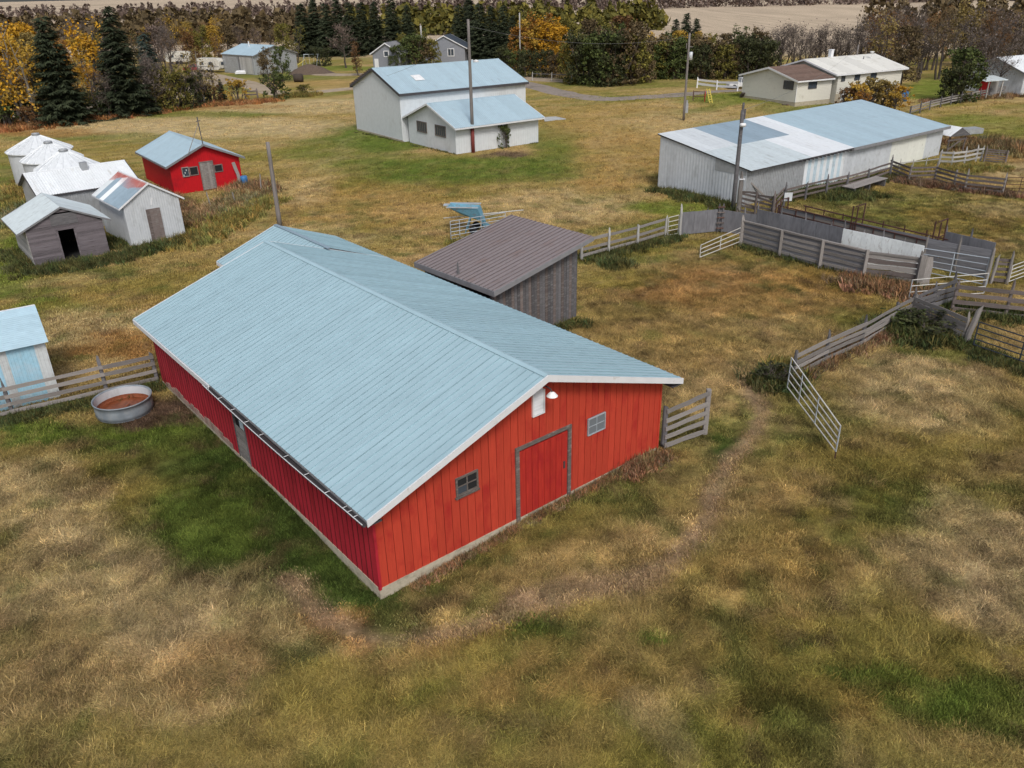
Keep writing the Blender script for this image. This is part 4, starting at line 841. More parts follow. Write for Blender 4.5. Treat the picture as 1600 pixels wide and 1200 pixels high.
def gcol(x, y):
    """what grows or lies at each place of the ground: colour (n,3), height class 0 mown .. 1 long"""
    x = np.asarray(x, float); y = np.asarray(y, float)
    wx = x + 2.2 * (fbm(x * .22, y * .22, 5) - .5) * 2; wy = y + 2.2 * (fbm(x * .22, y * .22, 9) - .5) * 2
    wx = wx + .8 * (fbm(x * .9, y * .9, 15, 3) - .5); wy = wy + .8 * (fbm(x * .9, y * .9, 19, 3) - .5)
    # rows of the mower run across the picture: stretch the pattern along that direction
    ca, sa = math.cos(.42), math.sin(.42); u = x * ca + y * sa; v = -x * sa + y * ca
    n1 = fbm(x * .16, y * .16, 21); n2 = fbm(u * .11, v * .55, 31); n3 = fbm(x * .8, y * .8, 41)
    k = np.clip((n1 * .5 + n2 * .5 - .32) / .36, 0, 1)[..., None]
    c = OLIVE * (1 - k) + (TAN * .55 + STRAW * .45) * k
    g = np.clip((fbm(u * .09 + 7, v * .3, 51) - .5) * 4, 0, 1)[..., None] * .55
    c = c * (1 - g) + GREEN * g
    for cx, cy, m, col, s in ELL:
        dx = wx - cx; dy = wy - cy; q = (m[0, 0] * dx + m[0, 1] * dy) ** 2 + (m[1, 0] * dx + m[1, 1] * dy) ** 2
        a = (s * 1.15 * (1 - sst(.35, 1.6, q)) * (.5 + .95 * n3))[..., None]; a = np.clip(a, 0, 1); c = c * (1 - a) + col * a
    for p in TR:
        d = pdist(wx * .5 + x * .5, wy * .5 + y * .5, p); a = (np.clip(1.2 - d / .55, 0, 1) * (.25 + .75 * n3))[..., None]; a = np.clip(a, 0, .92); c = c * (1 - a) + np.array((.38, .25, .155)) * a
    for p in TR2:
        d = pdist(wx, wy, p); a = (np.clip(1 - d / 1.6, 0, 1) * .35 * n3)[..., None]; c = c * (1 - a) + STRAW * a
    fl = fbm(x * 1.15 + 3, y * 1.15, 95, 3); near = (1 - sst(60, 90, y))
    a = (np.clip((fl - .60) * 7, 0, 1) * .55 * near)[..., None]; c = c * (1 - a) + np.array((.15, .10, .055)) * a
    fl = fbm(x * .9 - 8, y * .9 + 5, 97, 3); a = (np.clip((fl - .60) * 7, 0, 1) * .5 * near)[..., None]; c = c * (1 - a) + DGREEN * 1.2 * a
    near = (.35 + .65 * longgrass(x, y)) * (1 - sst(70, 110, y))
    # tussocks: sharp edged light and dark clumps from hand size to stride size
    sx_ = x + .5 * (fbm(x * 1.3, y * 1.3, 101, 2) - .5) * 2; sy_ = y + .5 * (fbm(x * 1.3, y * 1.3, 103, 2) - .5) * 2
    for fq, sd, lo, am in ((.9, 105, .42, .17), (1.9, 107, .43, .32), (3.8, 111, .44, .36), (.4, 109, .40, .07)):
        q = fbm(sx_ * fq, sy_ * fq * 1.5, sd, 3)
        a = ((1 - sst(lo - .035, lo + .035, q)) * am * near)[..., None]; c = c * (1 - a * np.array((.80, .82, .84)))
        a = (sst(.575, .635, q) * am * .85 * near)[..., None]; c = c * (1 + a * np.array((.92, .84, .80)))
    for p in TR:
        d = pdist(wx * .4 + x * .6, wy * .4 + y * .6, p); a = np.clip((1.15 - d / .42) * (.3 + .7 * n3), 0, .62)[..., None]; c = c * (1 - a) + np.array((.335, .235, .14)) * a
    f = sst(205, 235, y + x * .25)[..., None]; c = c * (1 - f) + FIELD * (.9 + .2 * n1[..., None]) * f
    n4 = fbm(x * 2.7, y * 2.7, 61, 3); c = c * (.62 + .76 * n4)[..., None]
    return c
CORRAL = [P(*q) for q in ((1063, 370), (1180, 330), (1392, 262), (1590, 290))]
def longgrass(x, y):
    """1 where the grass has not been cut: the paddocks in front and on the right, the strip by the sheds"""
    x = np.asarray(x, float); y = np.asarray(y, float)
    # line from the plank fence on the left, through the barn, along the paddock fence to the corral
    L1 = [(-200, -40), (-18.9, 27.3), (-12, 31.5), (-3, 33), (2.5, 38), (12.4, 52), (18, 60), (41.6, 79), (70, 118), (200, 130)]
    yl = np.interp(x, [p[0] for p in L1], [p[1] for p in L1]); return 1 - sst(-1, 1, y - yl)
def axis(a0, a1, step, b0, b1, step2, far0, far1):
    l = list(np.arange(a0, a1, step)); l += list(np.arange(a1, b1, step2)); l = list(np.arange(b0, a0, step2)) + l
    d = step2; v = l[-1]
    while v < far1: d *= 1.22; v += d; l.append(v)
    d = step2; v = l[0]; pre = []
    while v > far0: d *= 1.22; v -= d; pre.append(v)
    return np.array(pre[::-1] + l)
xs = axis(-26, 44, .3, -120, 120, .9, -4000, 4000); ys = axis(7, 64, .3, 6, 240, .9, -300, 5000)
XX, YY = np.meshgrid(xs, ys); nx, ny = len(xs), len(ys)
ZZ = tz(XX, YY) + (fbm(XX * .55, YY * .55, 71) - .5) * .12 * (1 - sst(60, 100, YY)) + (fbm(XX * 1.9, YY * 1.9, 73, 3) - .5) * .15 * longgrass(XX, YY) * (1 - sst(50, 70, YY)) - .03
me = bpy.data.meshes.new('ground'); me.vertices.add(nx * ny)
me.vertices.foreach_set('co', np.stack([XX, YY, ZZ], -1).ravel())
I, J = np.meshgrid(np.arange(nx - 1), np.arange(ny - 1)); i0 = (J * nx + I).ravel()
fc = np.stack([i0, i0 + 1, i0 + nx + 1, i0 + nx], -1)
me.loops.add(fc.size); me.loops.foreach_set('vertex_index', fc.ravel()); me.polygons.add(len(fc))
me.polygons.foreach_set('loop_start', np.arange(len(fc)) * 4); me.update(calc_edges=True); me.shade_smooth()
gc = gcol(XX.ravel(), YY.ravel()); gc = gc * (1 - .22 * longgrass(XX.ravel(), YY.ravel()) * (1 - sst(60, 90, YY.ravel())))[:, None]; ca_ = me.color_attributes.new('col', 'FLOAT_COLOR', 'POINT')  # ground under long grass darkened: thatch shade put into its colour
ca_.data.foreach_set('color', np.concatenate([gc, np.ones((len(gc), 1))], 1).ravel())
m, t, p = nodemat('ground_soil'); N = t.nodes.new; L = t.links.new
at = N('ShaderNodeAttribute'); at.attribute_name = 'col'
ge = N('ShaderNodeNewGeometry')
def gnoise(sc, det, lo, hi, vec_scale=(1, 1, 1), rot=0):
    mp = N('ShaderNodeMapping'); mp.inputs['Scale'].default_value = vec_scale; mp.inputs['Rotation'].default_value = (0, 0, rot); L(ge.outputs['Position'], mp.inputs[0])
    n = N('ShaderNodeTexNoise'); n.inputs['Scale'].default_value = sc; n.inputs['Detail'].default_value = det; n.inputs['Roughness'].default_value = .65; L(mp.outputs[0], n.inputs[0])
    r = N('ShaderNodeMapRange'); r.inputs[1].default_value = .3; r.inputs[2].default_value = .7; r.inputs[3].default_value = lo; r.inputs[4].default_value = hi; L(n.outputs[0], r.inputs[0]); return r.outputs[0], n
a, _n = gnoise(5.5, 8, .62, 1.38); b_, _ = gnoise(1.0, 6, .82, 1.18, (.35, 1.8, 1), -.42); c_, nb_ = gnoise(17, 5, .72, 1.28)
mu = N('ShaderNodeMath'); mu.operation = 'MULTIPLY'; L(a, mu.inputs[0]); L(b_, mu.inputs[1])
mu2 = N('ShaderNodeMath'); mu2.operation = 'MULTIPLY'; L(mu.outputs[0], mu2.inputs[0]); L(c_, mu2.inputs[1])
vm = N('ShaderNodeVectorMath'); vm.operation = 'SCALE'; L(at.outputs['Color'], vm.inputs[0]); L(mu2.outputs[0], vm.inputs['Scale'])
L(vm.outputs[0], p.inputs['Base Color']); p.inputs['Roughness'].default_value = 1; p.inputs['Specular IOR Level'].default_value = .05
bp = N('ShaderNodeBump'); bp.inputs['Strength'].default_value = .8; bp.inputs['Distance'].default_value = .06; L(_n.outputs[0], bp.inputs['Height']); L(bp.outputs[0], p.inputs['Normal'])
me.materials.append(m); go = bpy.data.objects.new('ground', me); C.objects.link(go); go['kind'] = 'structure'

# roads: sheets a little above the ground with ragged edges
mat('road_gravel', (.285, .24, .205, 1), .95, 0, .18, (.5, .5, 1), (.15, .13, .10, 1), .25, (.35, .35, 1), bump=.3)
mat('road_dirt', (.36, .285, .205, 1), .95, 0, .14, (.5, .5, 1), (.24, .19, .10, 1), .25, (.35, .35, 1), bump=.3)
def road(name, pts, width, m, seed):
    P_ = []
    for a, b in zip(pts[:-1], pts[1:]):
        n = max(1, int((b - a).length / .8))
        for i in range(n): P_.append(a.lerp(b, i / n))
    P_.append(pts[-1])
    for _ in range(12): P_ = [P_[0]] + [(P_[i - 1] + P_[i] * 2 + P_[i + 1]) / 4 for i in range(1, len(P_) - 1)] + [P_[-1]]
    bm = MB(); K = 6
    for i, p in enumerate(P_):
        d = (P_[min(i + 1, len(P_) - 1)] - P_[max(i - 1, 0)]).normalized(); nn = Vector((-d.y, d.x, 0))
        wl = width / 2 * (1 + .5 * (fbm(np.array([i * .23]), np.array([seed * 3.1]), seed)[0] - .5)); wr_ = width / 2 * (1 + .5 * (fbm(np.array([i * .23 + 50]), np.array([seed * 1.7]), seed)[0] - .5))
        for k in range(K + 1):
            q = p + nn * (-wl + (wl + wr_) * k / K); z = float(tz(q.x, q.y)) + .035
            bm.v.append((q.x, q.y, z + (.012 if 0 < k < K else -.06)))
    for i in range(len(P_) - 1):
        for k in range(K): j = i * (K + 1) + k; bm.f.append((j, j + 1, j + K + 2, j + K + 1))
    o = bm.build(name, m, None, True); o['kind'] = 'structure'; return o
road('gravel_driveway', [G(*q) for q in ((800, 126), (840, 136), (885, 147), (935, 155), (990, 153), (1060, 148), (1120, 144), (1180, 141))], 4.4, 'road_gravel', 3)
road('dirt_track', [G(*q) for q in ((300, 112), (350, 121), (385, 130), (418, 143), (450, 148), (500, 143), (560, 137), (640, 128))], 4.2, 'road_dirt', 4)
road('dirt_track', [G(*q) for q in ((470, 113), (520, 117), (570, 116), (660, 112), (760, 112), (830, 124), (900, 127))], 5, 'road_dirt', 5)
road('country_road', [G(*q) for q in ((-260, 205), (-100, 190), (0, 181), (80, 173), (160, 166), (230, 158), (300, 142), (345, 124))], 6.0, 'road_dirt', 6)

# ------------------------------------------------------------------ grass blades (uncountable): tufts scattered by geometry nodes
m, t, p = nodemat('grass_blades'); N = t.nodes.new; L = t.links.new
at = N('ShaderNodeAttribute'); at.attribute_type = 'INSTANCER'; at.attribute_name = 'tint'
ge = N('ShaderNodeNewGeometry'); r = N('ShaderNodeMapRange'); r.inputs[3].default_value = .5; r.inputs[4].default_value = 1.5; L(ge.outputs['Random Per Island'], r.inputs[0])
vm = N('ShaderNodeVectorMath'); vm.operation = 'SCALE'; L(at.outputs['Color'], vm.inputs[0]); L(r.outputs[0], vm.inputs['Scale']); L(vm.outputs[0], p.inputs['Base Color'])
p.inputs['Roughness'].default_value = .85; p.inputs['Specular IOR Level'].default_value = .1
tcol = bpy.data.collections.new('tuft_kinds')
def tuft(name, n, rad, l0, l1, lean, wid, seed, spread=.35):
    r = random.Random(seed); b = MB()
    for _ in range(n):
        a = r.uniform(0, 6.283); q = rad * math.sqrt(r.random()); x, y = q * math.cos(a), q * math.sin(a); l = r.uniform(l0, l1)
        ln_ = max(0, min(1.45, r.gauss(lean, .25))); th = r.gauss(0, spread); dx, dy = math.cos(th) * math.sin(ln_), math.sin(th) * math.sin(ln_); dz = math.cos(ln_)
        w_ = wid * r.uniform(.6, 1.3); ph = r.uniform(0, 3.14); wx, wy = math.cos(ph) * w_, math.sin(ph) * w_
        mid = (x + dx * l * .55, y + dy * l * .55, dz * l * .55 + l * .10); tip = (x + dx * l, y + dy * l, dz * l)
        i = len(b.v); b.v += [(x - wx, y - wy, -.02), (x + wx, y + wy, -.02), (mid[0] + wx * .7, mid[1] + wy * .7, mid[2]), (mid[0] - wx * .7, mid[1] - wy * .7, mid[2]), tip]
        b.f += [(i, i + 1, i + 2, i + 3), (i + 3, i + 2, i + 4)]
    me = b.mesh(name); me.materials.append(MATS['grass_blades']); o = bpy.data.objects.new(name, me); tcol.objects.link(o); return o
for k in range(3): tuft('a_long_%d' % k, 36, .19, .07, .22, 1.36, .0046, 100 + k, 1.1)      # 0-2 lodged straw
for k in range(2): tuft('b_mid_%d' % k, 30, .17, .04, .10, .9, .0055, 200 + k, 3)        # 3-4 standing, middling
for k in range(2): tuft('c_short_%d' % k, 20, .22, .03, .08, .8, .009, 300 + k, 3)        # 5-6 mown
tuft('d_weed_0', 44, .32, .08, .34, .7, .02, 400, 3); tuft('d_weed_1', 40, .3, .15, .48, .55, .013, 401, 3)          # 7-8
def infoot(x, y, grow=.0):
    m_ = np.zeros(x.shape, bool)
    for fx, fy, yaw, W_, L_ in FOOT:
        a = math.radians(yaw); dx = x - fx; dy = y - fy; u = dx * math.cos(a) + dy * math.sin(a); v = -dx * math.sin(a) + dy * math.cos(a)
        m_ |= (u > -grow) & (u < W_ + grow) & (v > -grow) & (v < L_ + grow)
    return m_
def scatter(name, x, y, kind, scl, rot, tint, label=None):
    n = len(x); me = bpy.data.meshes.new(name); me.vertices.add(n); z = tz(x, y) - .02
    me.vertices.foreach_set('co', np.stack([x, y, z], -1).ravel())
    def A(nm, ty, dat, key): q = me.attributes.new(nm, ty, 'POINT'); q.data.foreach_set(key, np.ascontiguousarray(dat).ravel())
    A('kind_index', 'INT', kind.astype(np.int32), 'value'); A('size', 'FLOAT_VECTOR', scl.astype(np.float32), 'vector')
    A('turn', 'FLOAT_VECTOR', rot.astype(np.float32), 'vector'); A('tint', 'FLOAT_COLOR', np.concatenate([tint, np.ones((n, 1))], 1).astype(np.float32), 'color')
    o = bpy.data.objects.new(name, me); C.objects.link(o); o['kind'] = 'stuff'
    ng = bpy.data.node_groups.new(name, 'GeometryNodeTree'); ng.interface.new_socket('Geometry', in_out='INPUT', socket_type='NodeSocketGeometry'); ng.interface.new_socket('Geometry', in_out='OUTPUT', socket_type='NodeSocketGeometry')
    gi = ng.nodes.new('NodeGroupInput'); g_o = ng.nodes.new('NodeGroupOutput'); ip = ng.nodes.new('GeometryNodeInstanceOnPoints'); ci = ng.nodes.new('GeometryNodeCollectionInfo')
    ci.inputs['Collection'].default_value = tcol; ci.inputs['Separate Children'].default_value = True; ci.inputs['Reset Children'].default_value = True; ip.inputs['Pick Instance'].default_value = True
    def NA(nm, ty): q = ng.nodes.new('GeometryNodeInputNamedAttribute'); q.data_type = ty; q.inputs['Name'].default_value = nm; return q
    k = NA('kind_index', 'INT'); s = NA('size', 'FLOAT_VECTOR'); r_ = NA('turn', 'FLOAT_VECTOR'); LL2 = ng.links.new
    LL2(gi.outputs[0], ip.inputs['Points']); LL2(ci.outputs[0], ip.inputs['Instance']); LL2(k.outputs[0], ip.inputs['Instance Index']); LL2(s.outputs[0], ip.inputs['Scale'])
    er = ng.nodes.new('FunctionNodeEulerToRotation'); LL2(r_.outputs[0], er.inputs[0]); LL2(er.outputs[0], ip.inputs['Rotation']); LL2(ip.outputs[0], g_o.inputs[0])
    md = o.modifiers.new('tufts', 'NODES'); md.node_group = ng; return o
NG = 300000
rr = 9 + 125 * nr.random(NG) ** 1.35; az = (nr.random(NG) - .5) * math.radians(84)
gx = rr * np.sin(az); gy = rr * np.cos(az); keep = ~infoot(gx, gy, .0) & (nr.random(NG) < np.clip(1.3 - rr / 75, .12, 1)); gx, gy, rr = gx[keep], gy[keep], rr[keep]
lg = longgrass(gx, gy); cc = gcol(gx, gy); lum = cc @ np.array((.3, .6, .1)); gr = cc[:, 1] / (cc[:, 0] + 1e-5)
pat = fbm(gx * .35, gy * .35, 81)
kind = np.where((lg > .5) & (lum > .155) & (gr < .85) & (pat > .38), nr.integers(0, 3, len(gx)), np.where((lg > .5), nr.integers(3, 5, len(gx)), nr.integers(5, 7, len(gx))))
sc_ = (1 + rr / 95) * nr.uniform(.7, 1.25, len(gx)) * (.75 + .6 * fbm(gx * .5 + 9, gy * .5, 83))
# trails are trodden short
dtr = pdist(gx, gy, TR[0]); kind = np.where(dtr < .6, 5, kind); sc_ = np.where((dtr < .45) & (nr.random(len(gx)) < .7), .05, sc_)
flow = fbm(gx * .25, gy * .25, 91, 3) * 16 + fbm(gx * 1.3, gy * 1.3, 93, 2) * 9
rot = np.stack([nr.normal(0, .06, len(gx)), nr.normal(0, .06, len(gx)), flow + nr.normal(0, .8, len(gx)) * np.where(nr.random(len(gx)) < .3, 3, 1)], 1)
tint = cc * nr.uniform(.8, 1.28, (len(gx), 1)) * np.where(kind < 3, 1.12, 1.0)[:, None] * np.stack([nr.uniform(.93, 1.07, len(gx)), np.ones(len(gx)), nr.uniform(.9, 1.1, len(gx))], 1)
scatter('grass', gx, gy, kind, np.repeat(sc_[:, None], 3, 1) * np.array((1, 1, .95)), rot, tint)
# rank weeds along walls, fences and the shed strip
wl = []
def weeds(a, b, w_, n, col=(.06, .075, .022), s=1.0):
    a = P(*a); b = P(*b)
    for _ in range(n):
        t = rnd.random(); q = a.lerp(b, t); wl.append((q.x + rnd.gauss(0, w_), q.y + rnd.gauss(0, w_), col, s * rnd.uniform(.6, 1.3)))
DG = (.045, .055, .02); BR_ = (.12, .085, .045); YG = (.12, .115, .035); RS_ = (.15, .085, .035)
for a, b, w_, n, col, s in (((60, 425), (200, 402), .5, 380, DG, 1.1), ((200, 400), (300, 372), .45, 260, DG, 1.2), ((290, 385), (420, 315), .7, 420, YG, 1.4), ((300, 350), (400, 300), .8, 360, (.14, .12, .06), 1.5), ((270, 315), (300, 345), .6, 150, BR_, 1.2),
    ((170, 390), (200, 372), .5, 110, DG, 1.1), ((10, 330), (50, 290), 1.0, 260, YG, 1.7), ((30, 350), (60, 320), .8, 160, (.09, .10, .05), 1.8), ((15, 395), (45, 420), .5, 130, DG, 1.2), ((200, 285), (280, 312), .4, 160, BR_, 1.2), ((380, 292), (410, 296), .8, 120, BR_, 1.8),
    ((1030, 297), (1145, 327), .5, 240, DG, 1.2), ((0, 660), (250, 606), .22, 340, DG, .8), ((910, 407), (1060, 372), .4, 240, DG, 1.0), ((950, 412), (975, 415), .5, 60, DG, 1.4), ((1158, 385), (1430, 446), .35, 330, DG, 1.0), ((1330, 440), (1440, 462), .6, 230, BR_, 1.3),
    ((1200, 604), (1228, 590), .35, 120, DG, 1.3), ((1225, 575), (1235, 590), .25, 70, YG, 1.4), ((1240, 590), (1420, 502), .28, 260, (.11, .08, .045), 1.0), ((1385, 515), (1470, 530), .55, 420, DG, 1.4), ((1480, 525), (1600, 585), .3, 200, DG, .9),
    ((1215, 310), (1400, 275), .5, 420, DG, 1.1), ((1400, 282), (1580, 305), .5, 420, (.09, .065, .04), 1.2), ((1420, 268), (1560, 262), .8, 300, YG, 1.1), ((1520, 225), (1600, 235), 2.0, 420, (.10, .08, .04), 1.8), ((1290, 300), (1340, 305), 1.0, 280, DG, 1.3), ((1490, 480), (1600, 500), .5, 260, DG, 1.0),
    ((980, 738), (1030, 715), .3, 110, BR_, .9), ((400, 640), (600, 940), .12, 160, DG, .5), ((640, 920), (1020, 712), .10, 260, BR_, .55), ((845, 520), (905, 505), .3, 80, DG, .9), ((630, 223), (840, 224), .2, 90, DG, .5), ((556, 206), (630, 222), .15, 60, DG, .5), ((640, 226), (712, 241), .15, 60, DG, .5), ((0, 205), (280, 170), 1.2, 520, RS_, 2.0), ((0, 196), (280, 164), 1.5, 420, (.10, .07, .035), 2.0), ((280, 168), (430, 158), 1.0, 260, RS_, 1.6), ((440, 152), (500, 148), .8, 120, YG, 2.0), ((700, 382), (760, 375), .4, 60, YG, 1.0), ((1440, 160), (1590, 150), .8, 160, BR_, 1.6)):
    weeds(a, b, w_, n, col, s)
wx_ = np.array([q[0] for q in wl]); wy_ = np.array([q[1] for q in wl]); ws = np.array([q[3] for q in wl]); wc = np.array([q[2] for q in wl]) * 1.7 * nr.uniform(.5, 1.7, (len(wl), 1)) * np.stack([nr.uniform(.8, 1.5, len(wl)), np.ones(len(wl)), nr.uniform(.8, 1.2, len(wl))], 1)
k_ = ~infoot(wx_, wy_, -.02); wx_, wy_, ws, wc = wx_[k_], wy_[k_], ws[k_], wc[k_]; nW = len(wx_)
scatter('weeds', wx_, wy_, nr.integers(7, 9, nW), np.repeat(ws[:, None], 3, 1), np.stack([np.zeros(nW), np.zeros(nW), nr.uniform(0, 6.28, nW)], 1), wc)

# ------------------------------------------------------------------ fences, gates and the corral
UP = Vector((0, 0, 1))
def up_(p, h): return Vector((p.x, p.y, p.z + h))
def plank_fence(name, label, cat, line, posts, h, rails, mpost='wood_grey', mrail='wood_grey', rw=.15, pw=.16, th=.04, gap_side=1, postx=.12, group=None, jit=.02, railname='rail', split=True, pk='post'):
    """line: list of ground points; posts: number per span; rails: heights as share of h"""
    t = thing(name, label, cat, line[0], 0, group); pts = []
    for a, b_ in zip(line[:-1], line[1:]):
        for i in range(posts): pts.append(a.lerp(b_, i / posts))
    pts.append(line[-1])
    for p in pts:
        p.z = float(tz(p.x, p.y)); q = up_(p, h + postx + rnd.uniform(-.05, .05)); q.x += rnd.uniform(-.04, .04)
        stick('post', t, p - Vector((0, 0, .1)), q, pw, pw, mpost, pk, up=(1, 0, 0))
    for a, b_ in zip(pts[:-1], pts[1:]):
        d = (b_ - a).normalized(); n = Vector((-d.y, d.x, 0)) * gap_side * (pw * .5 + th * .4)
        for r_ in rails:
            z0 = h * r_ + rnd.uniform(-jit, jit); z1 = h * r_ + rnd.uniform(-jit, jit)
            stick(railname, t, up_(a, z0) + n - d * .06, up_(b_, z1) + n + d * .06, rw * rnd.uniform(.85, 1.1), th, mrail, up=UP)
    return t
def pipe_gate(name, label, a, b_, ha, hb, rails, m, ups=(0, .5, 1), r=.045, za=.15, zb=.15, foot=None, group=None, mrail=None):
    """tubular gate: a, b = ground points under its ends, ha/hb = top heights"""
    t = thing(name, label, 'gate', a, 0, group); Pt = lambda u, v: Vector(a).lerp(Vector(b_), u) + Vector((0, 0, (za + (ha - za) * v) * (1 - u) + (zb + (hb - zb) * v) * u))
    for k in range(rails): v = k / (rails - 1); stick('rail', t, Pt(0, v), Pt(1, v), r, r, mrail or m, 'pipe')
    for u in ups: stick('upright', t, Pt(u, 0) , Pt(u, 1), r * 1.05, r * 1.05, m, 'pipe')
    if foot: stick('foot', t, Pt(foot, 0), Pt(foot, 0) * 1 - Vector((0, 0, zb + .02)), r, r, 'rust_pipe', 'pipe')
    return t
# left: four-rail fence that starts at the barn
L0, L1_ = P(246, 597), P(20, 650)
dirL = (L1_ - L0); Lend = L0 + dirL * 1.75
plank_fence('plank_fence', 'weathered four-plank fence running left from the barn past the round stock tank', 'fence', [L0, L0.lerp(L1_, .36), L1_, Lend], 1, 1.3, (.17, .43, .69, .95), rw=.15, gap_side=1, mrail='wood_grey', mpost='wood_dark')
# short board panel right of the barn
a, b_ = P(1036, 700), P(1101, 678)
sp = thing('board_panel_fence', 'short five-board grey fence panel standing at the right corner of the red barn', 'fence', a)
za, zb_ = rise(a, 643) - .05, rise(b_, 616)
stick('post', sp, a, up_(a, za + .05), .2, .17, 'wood_dark', 'post', up=(1, 0, 0)); stick('post', sp, b_, up_(b_, zb_), .16, .16, 'wood_grey', 'beam', up=(1, 0, 0))
for k in range(5):
    f = (.09, .31, .51, .70, .93)[k]
    stick('board', sp, up_(a, za * f) + Vector((.02, -.11, 0)), up_(b_, zb_ * (f + .015)) + Vector((.0, -.11, 0)), .17, .035, 'wood_grey', up=UP)
# silver gate standing open beside the trail
a, b_ = P(1229, 612), P(1304, 717)
pipe_gate('pipe_gate', 'open silver tube gate hinged at the near end of the paddock plank fence', a, b_, rise(a, 564), rise(b_, 671), 5, 'pipe_silver', (0, .26, .6, 1), .05, .22, .3, 1, 'pipe gates', 'pipe_white')
# paddock plank fence
PF = [P(*q) for q in ((1238, 592), (1289, 565), (1345, 540), (1397, 509), (1422, 497))]
plank_fence('plank_fence', 'weathered plank fence along the paddock from the open silver gate up to the dark bush', 'fence', PF, 1, 1.15, (.2, .46, .68, .95), rw=.17, gap_side=-1, th=.04, mpost='wood_dark')
PF2 = [P(*q) for q in ((1424, 496), (1455, 484), (1484, 473))]
plank_fence('plank_fence', 'short leaning plank fence between the dark bush and the gate junction', 'fence', PF2, 1, 1.2, (.25, .5, .72, .95), rw=.18, gap_side=-1, mrail='wood_dark', mpost='wood_dark', jit=.08)
PF3 = [P(*q) for q in ((1424, 500), (1504, 535))]
plank_fence('plank_fence', 'tight five-board fence behind the dark bush leading down to the leaning post', 'fence', PF3, 1, 1.2, (.12, .33, .54, .75, .96), rw=.2, gap_side=-1, mpost='wood_grey')
a = P(1508, 538); lp_ = thing('leaning_post', 'thick pale leaning post between the board fence and the dark tube gate', 'post', a)
stick('post', lp_, a, a + Vector((.32, .1, 1.75)), .26, .26, 'wood_grey', 'post', up=(1, 0, 0))
a = P(1519, 546); b_ = P(1519 + 150, 546 + 52)
pipe_gate('pipe_gate', 'dark painted tube gate at the right edge beside the leaning post', a, b_, rise(a, 503), rise(a, 503) * .98, 5, 'pipe_dark', (0, .5, 1), .06, .25, .25, None, 'pipe gates')
a, b_ = P(1487, 486), P(1640, 503)
plank_fence('plank_fence', 'four wide rails of old planks running off the right edge behind the dark gate', 'fence', [a, a.lerp(b_, .55), b_], 1, 1.45, (.12, .38, .65, .92), rw=.2, gap_side=-1, mrail='wood_brown', mpost='wood_brown')
# two silver gates at the corral mouth
a, b_ = P(1419, 470), P(1536, 462)
pipe_gate('pipe_gate', 'silver tube gate in front at the corral mouth, nearly level across the picture', a, b_, rise(a, 437.5), rise(b_, 427), 4, 'pipe_silver', (0, 1), .05, .15, .15, None, 'pipe gates', 'pipe_white')
a, b_ = P(1435, 428), P(1538, 450)
pipe_gate('pipe_gate', 'silver tube gate backed by grey planks at the end of the white panel wall', a, b_, rise(a, 388), rise(b_, 404), 5, 'pipe_silver', (0, .47, .97), .055, .2, .2, None, 'pipe gates')
bk = thing('board_wall', 'blue grey board wall behind the silver gate at the corral mouth', 'board wall', a)
a2, b2 = P(1440, 416), P(1542, 436)
for k in range(5): stick('board', bk, up_(a2, .18 + k * .33), up_(b2, .18 + k * .33), .31, .04, 'plywood', up=UP)
for u in (0, .5, 1): q = a2.lerp(b2, u); stick('post', bk, q, up_(q, 1.75), .15, .15, 'wood_grey', 'post', up=(1, 0, 0))
wp = P(1538, 450); gpst = thing('gate_post', 'stout grey gate post on the right of the two silver gates', 'post', wp)
stick('post', gpst, wp, up_(wp, 1.85), .2, .2, 'wood_grey', 'post', up=(1, 0, 0))
a, b_ = P(1548, 443), P(1572, 445)
plank_fence('plank_fence', 'short brown plank panel between two posts right of the corral gates', 'fence', [a, b_], 1, 1.4, (.15, .38, .6, .8, .97), rw=.16, mrail='wood_brown', mpost='wood_grey')
a, b_ = P(1575, 444), P(1640, 420)
pipe_gate('pipe_gate', 'bright tube gate slanting up off the right edge above the planks', a, b_, rise(a, 415), rise(a, 415), 5, 'pipe_white', (0, 1), .05, .15, .15, None, 'pipe gates')
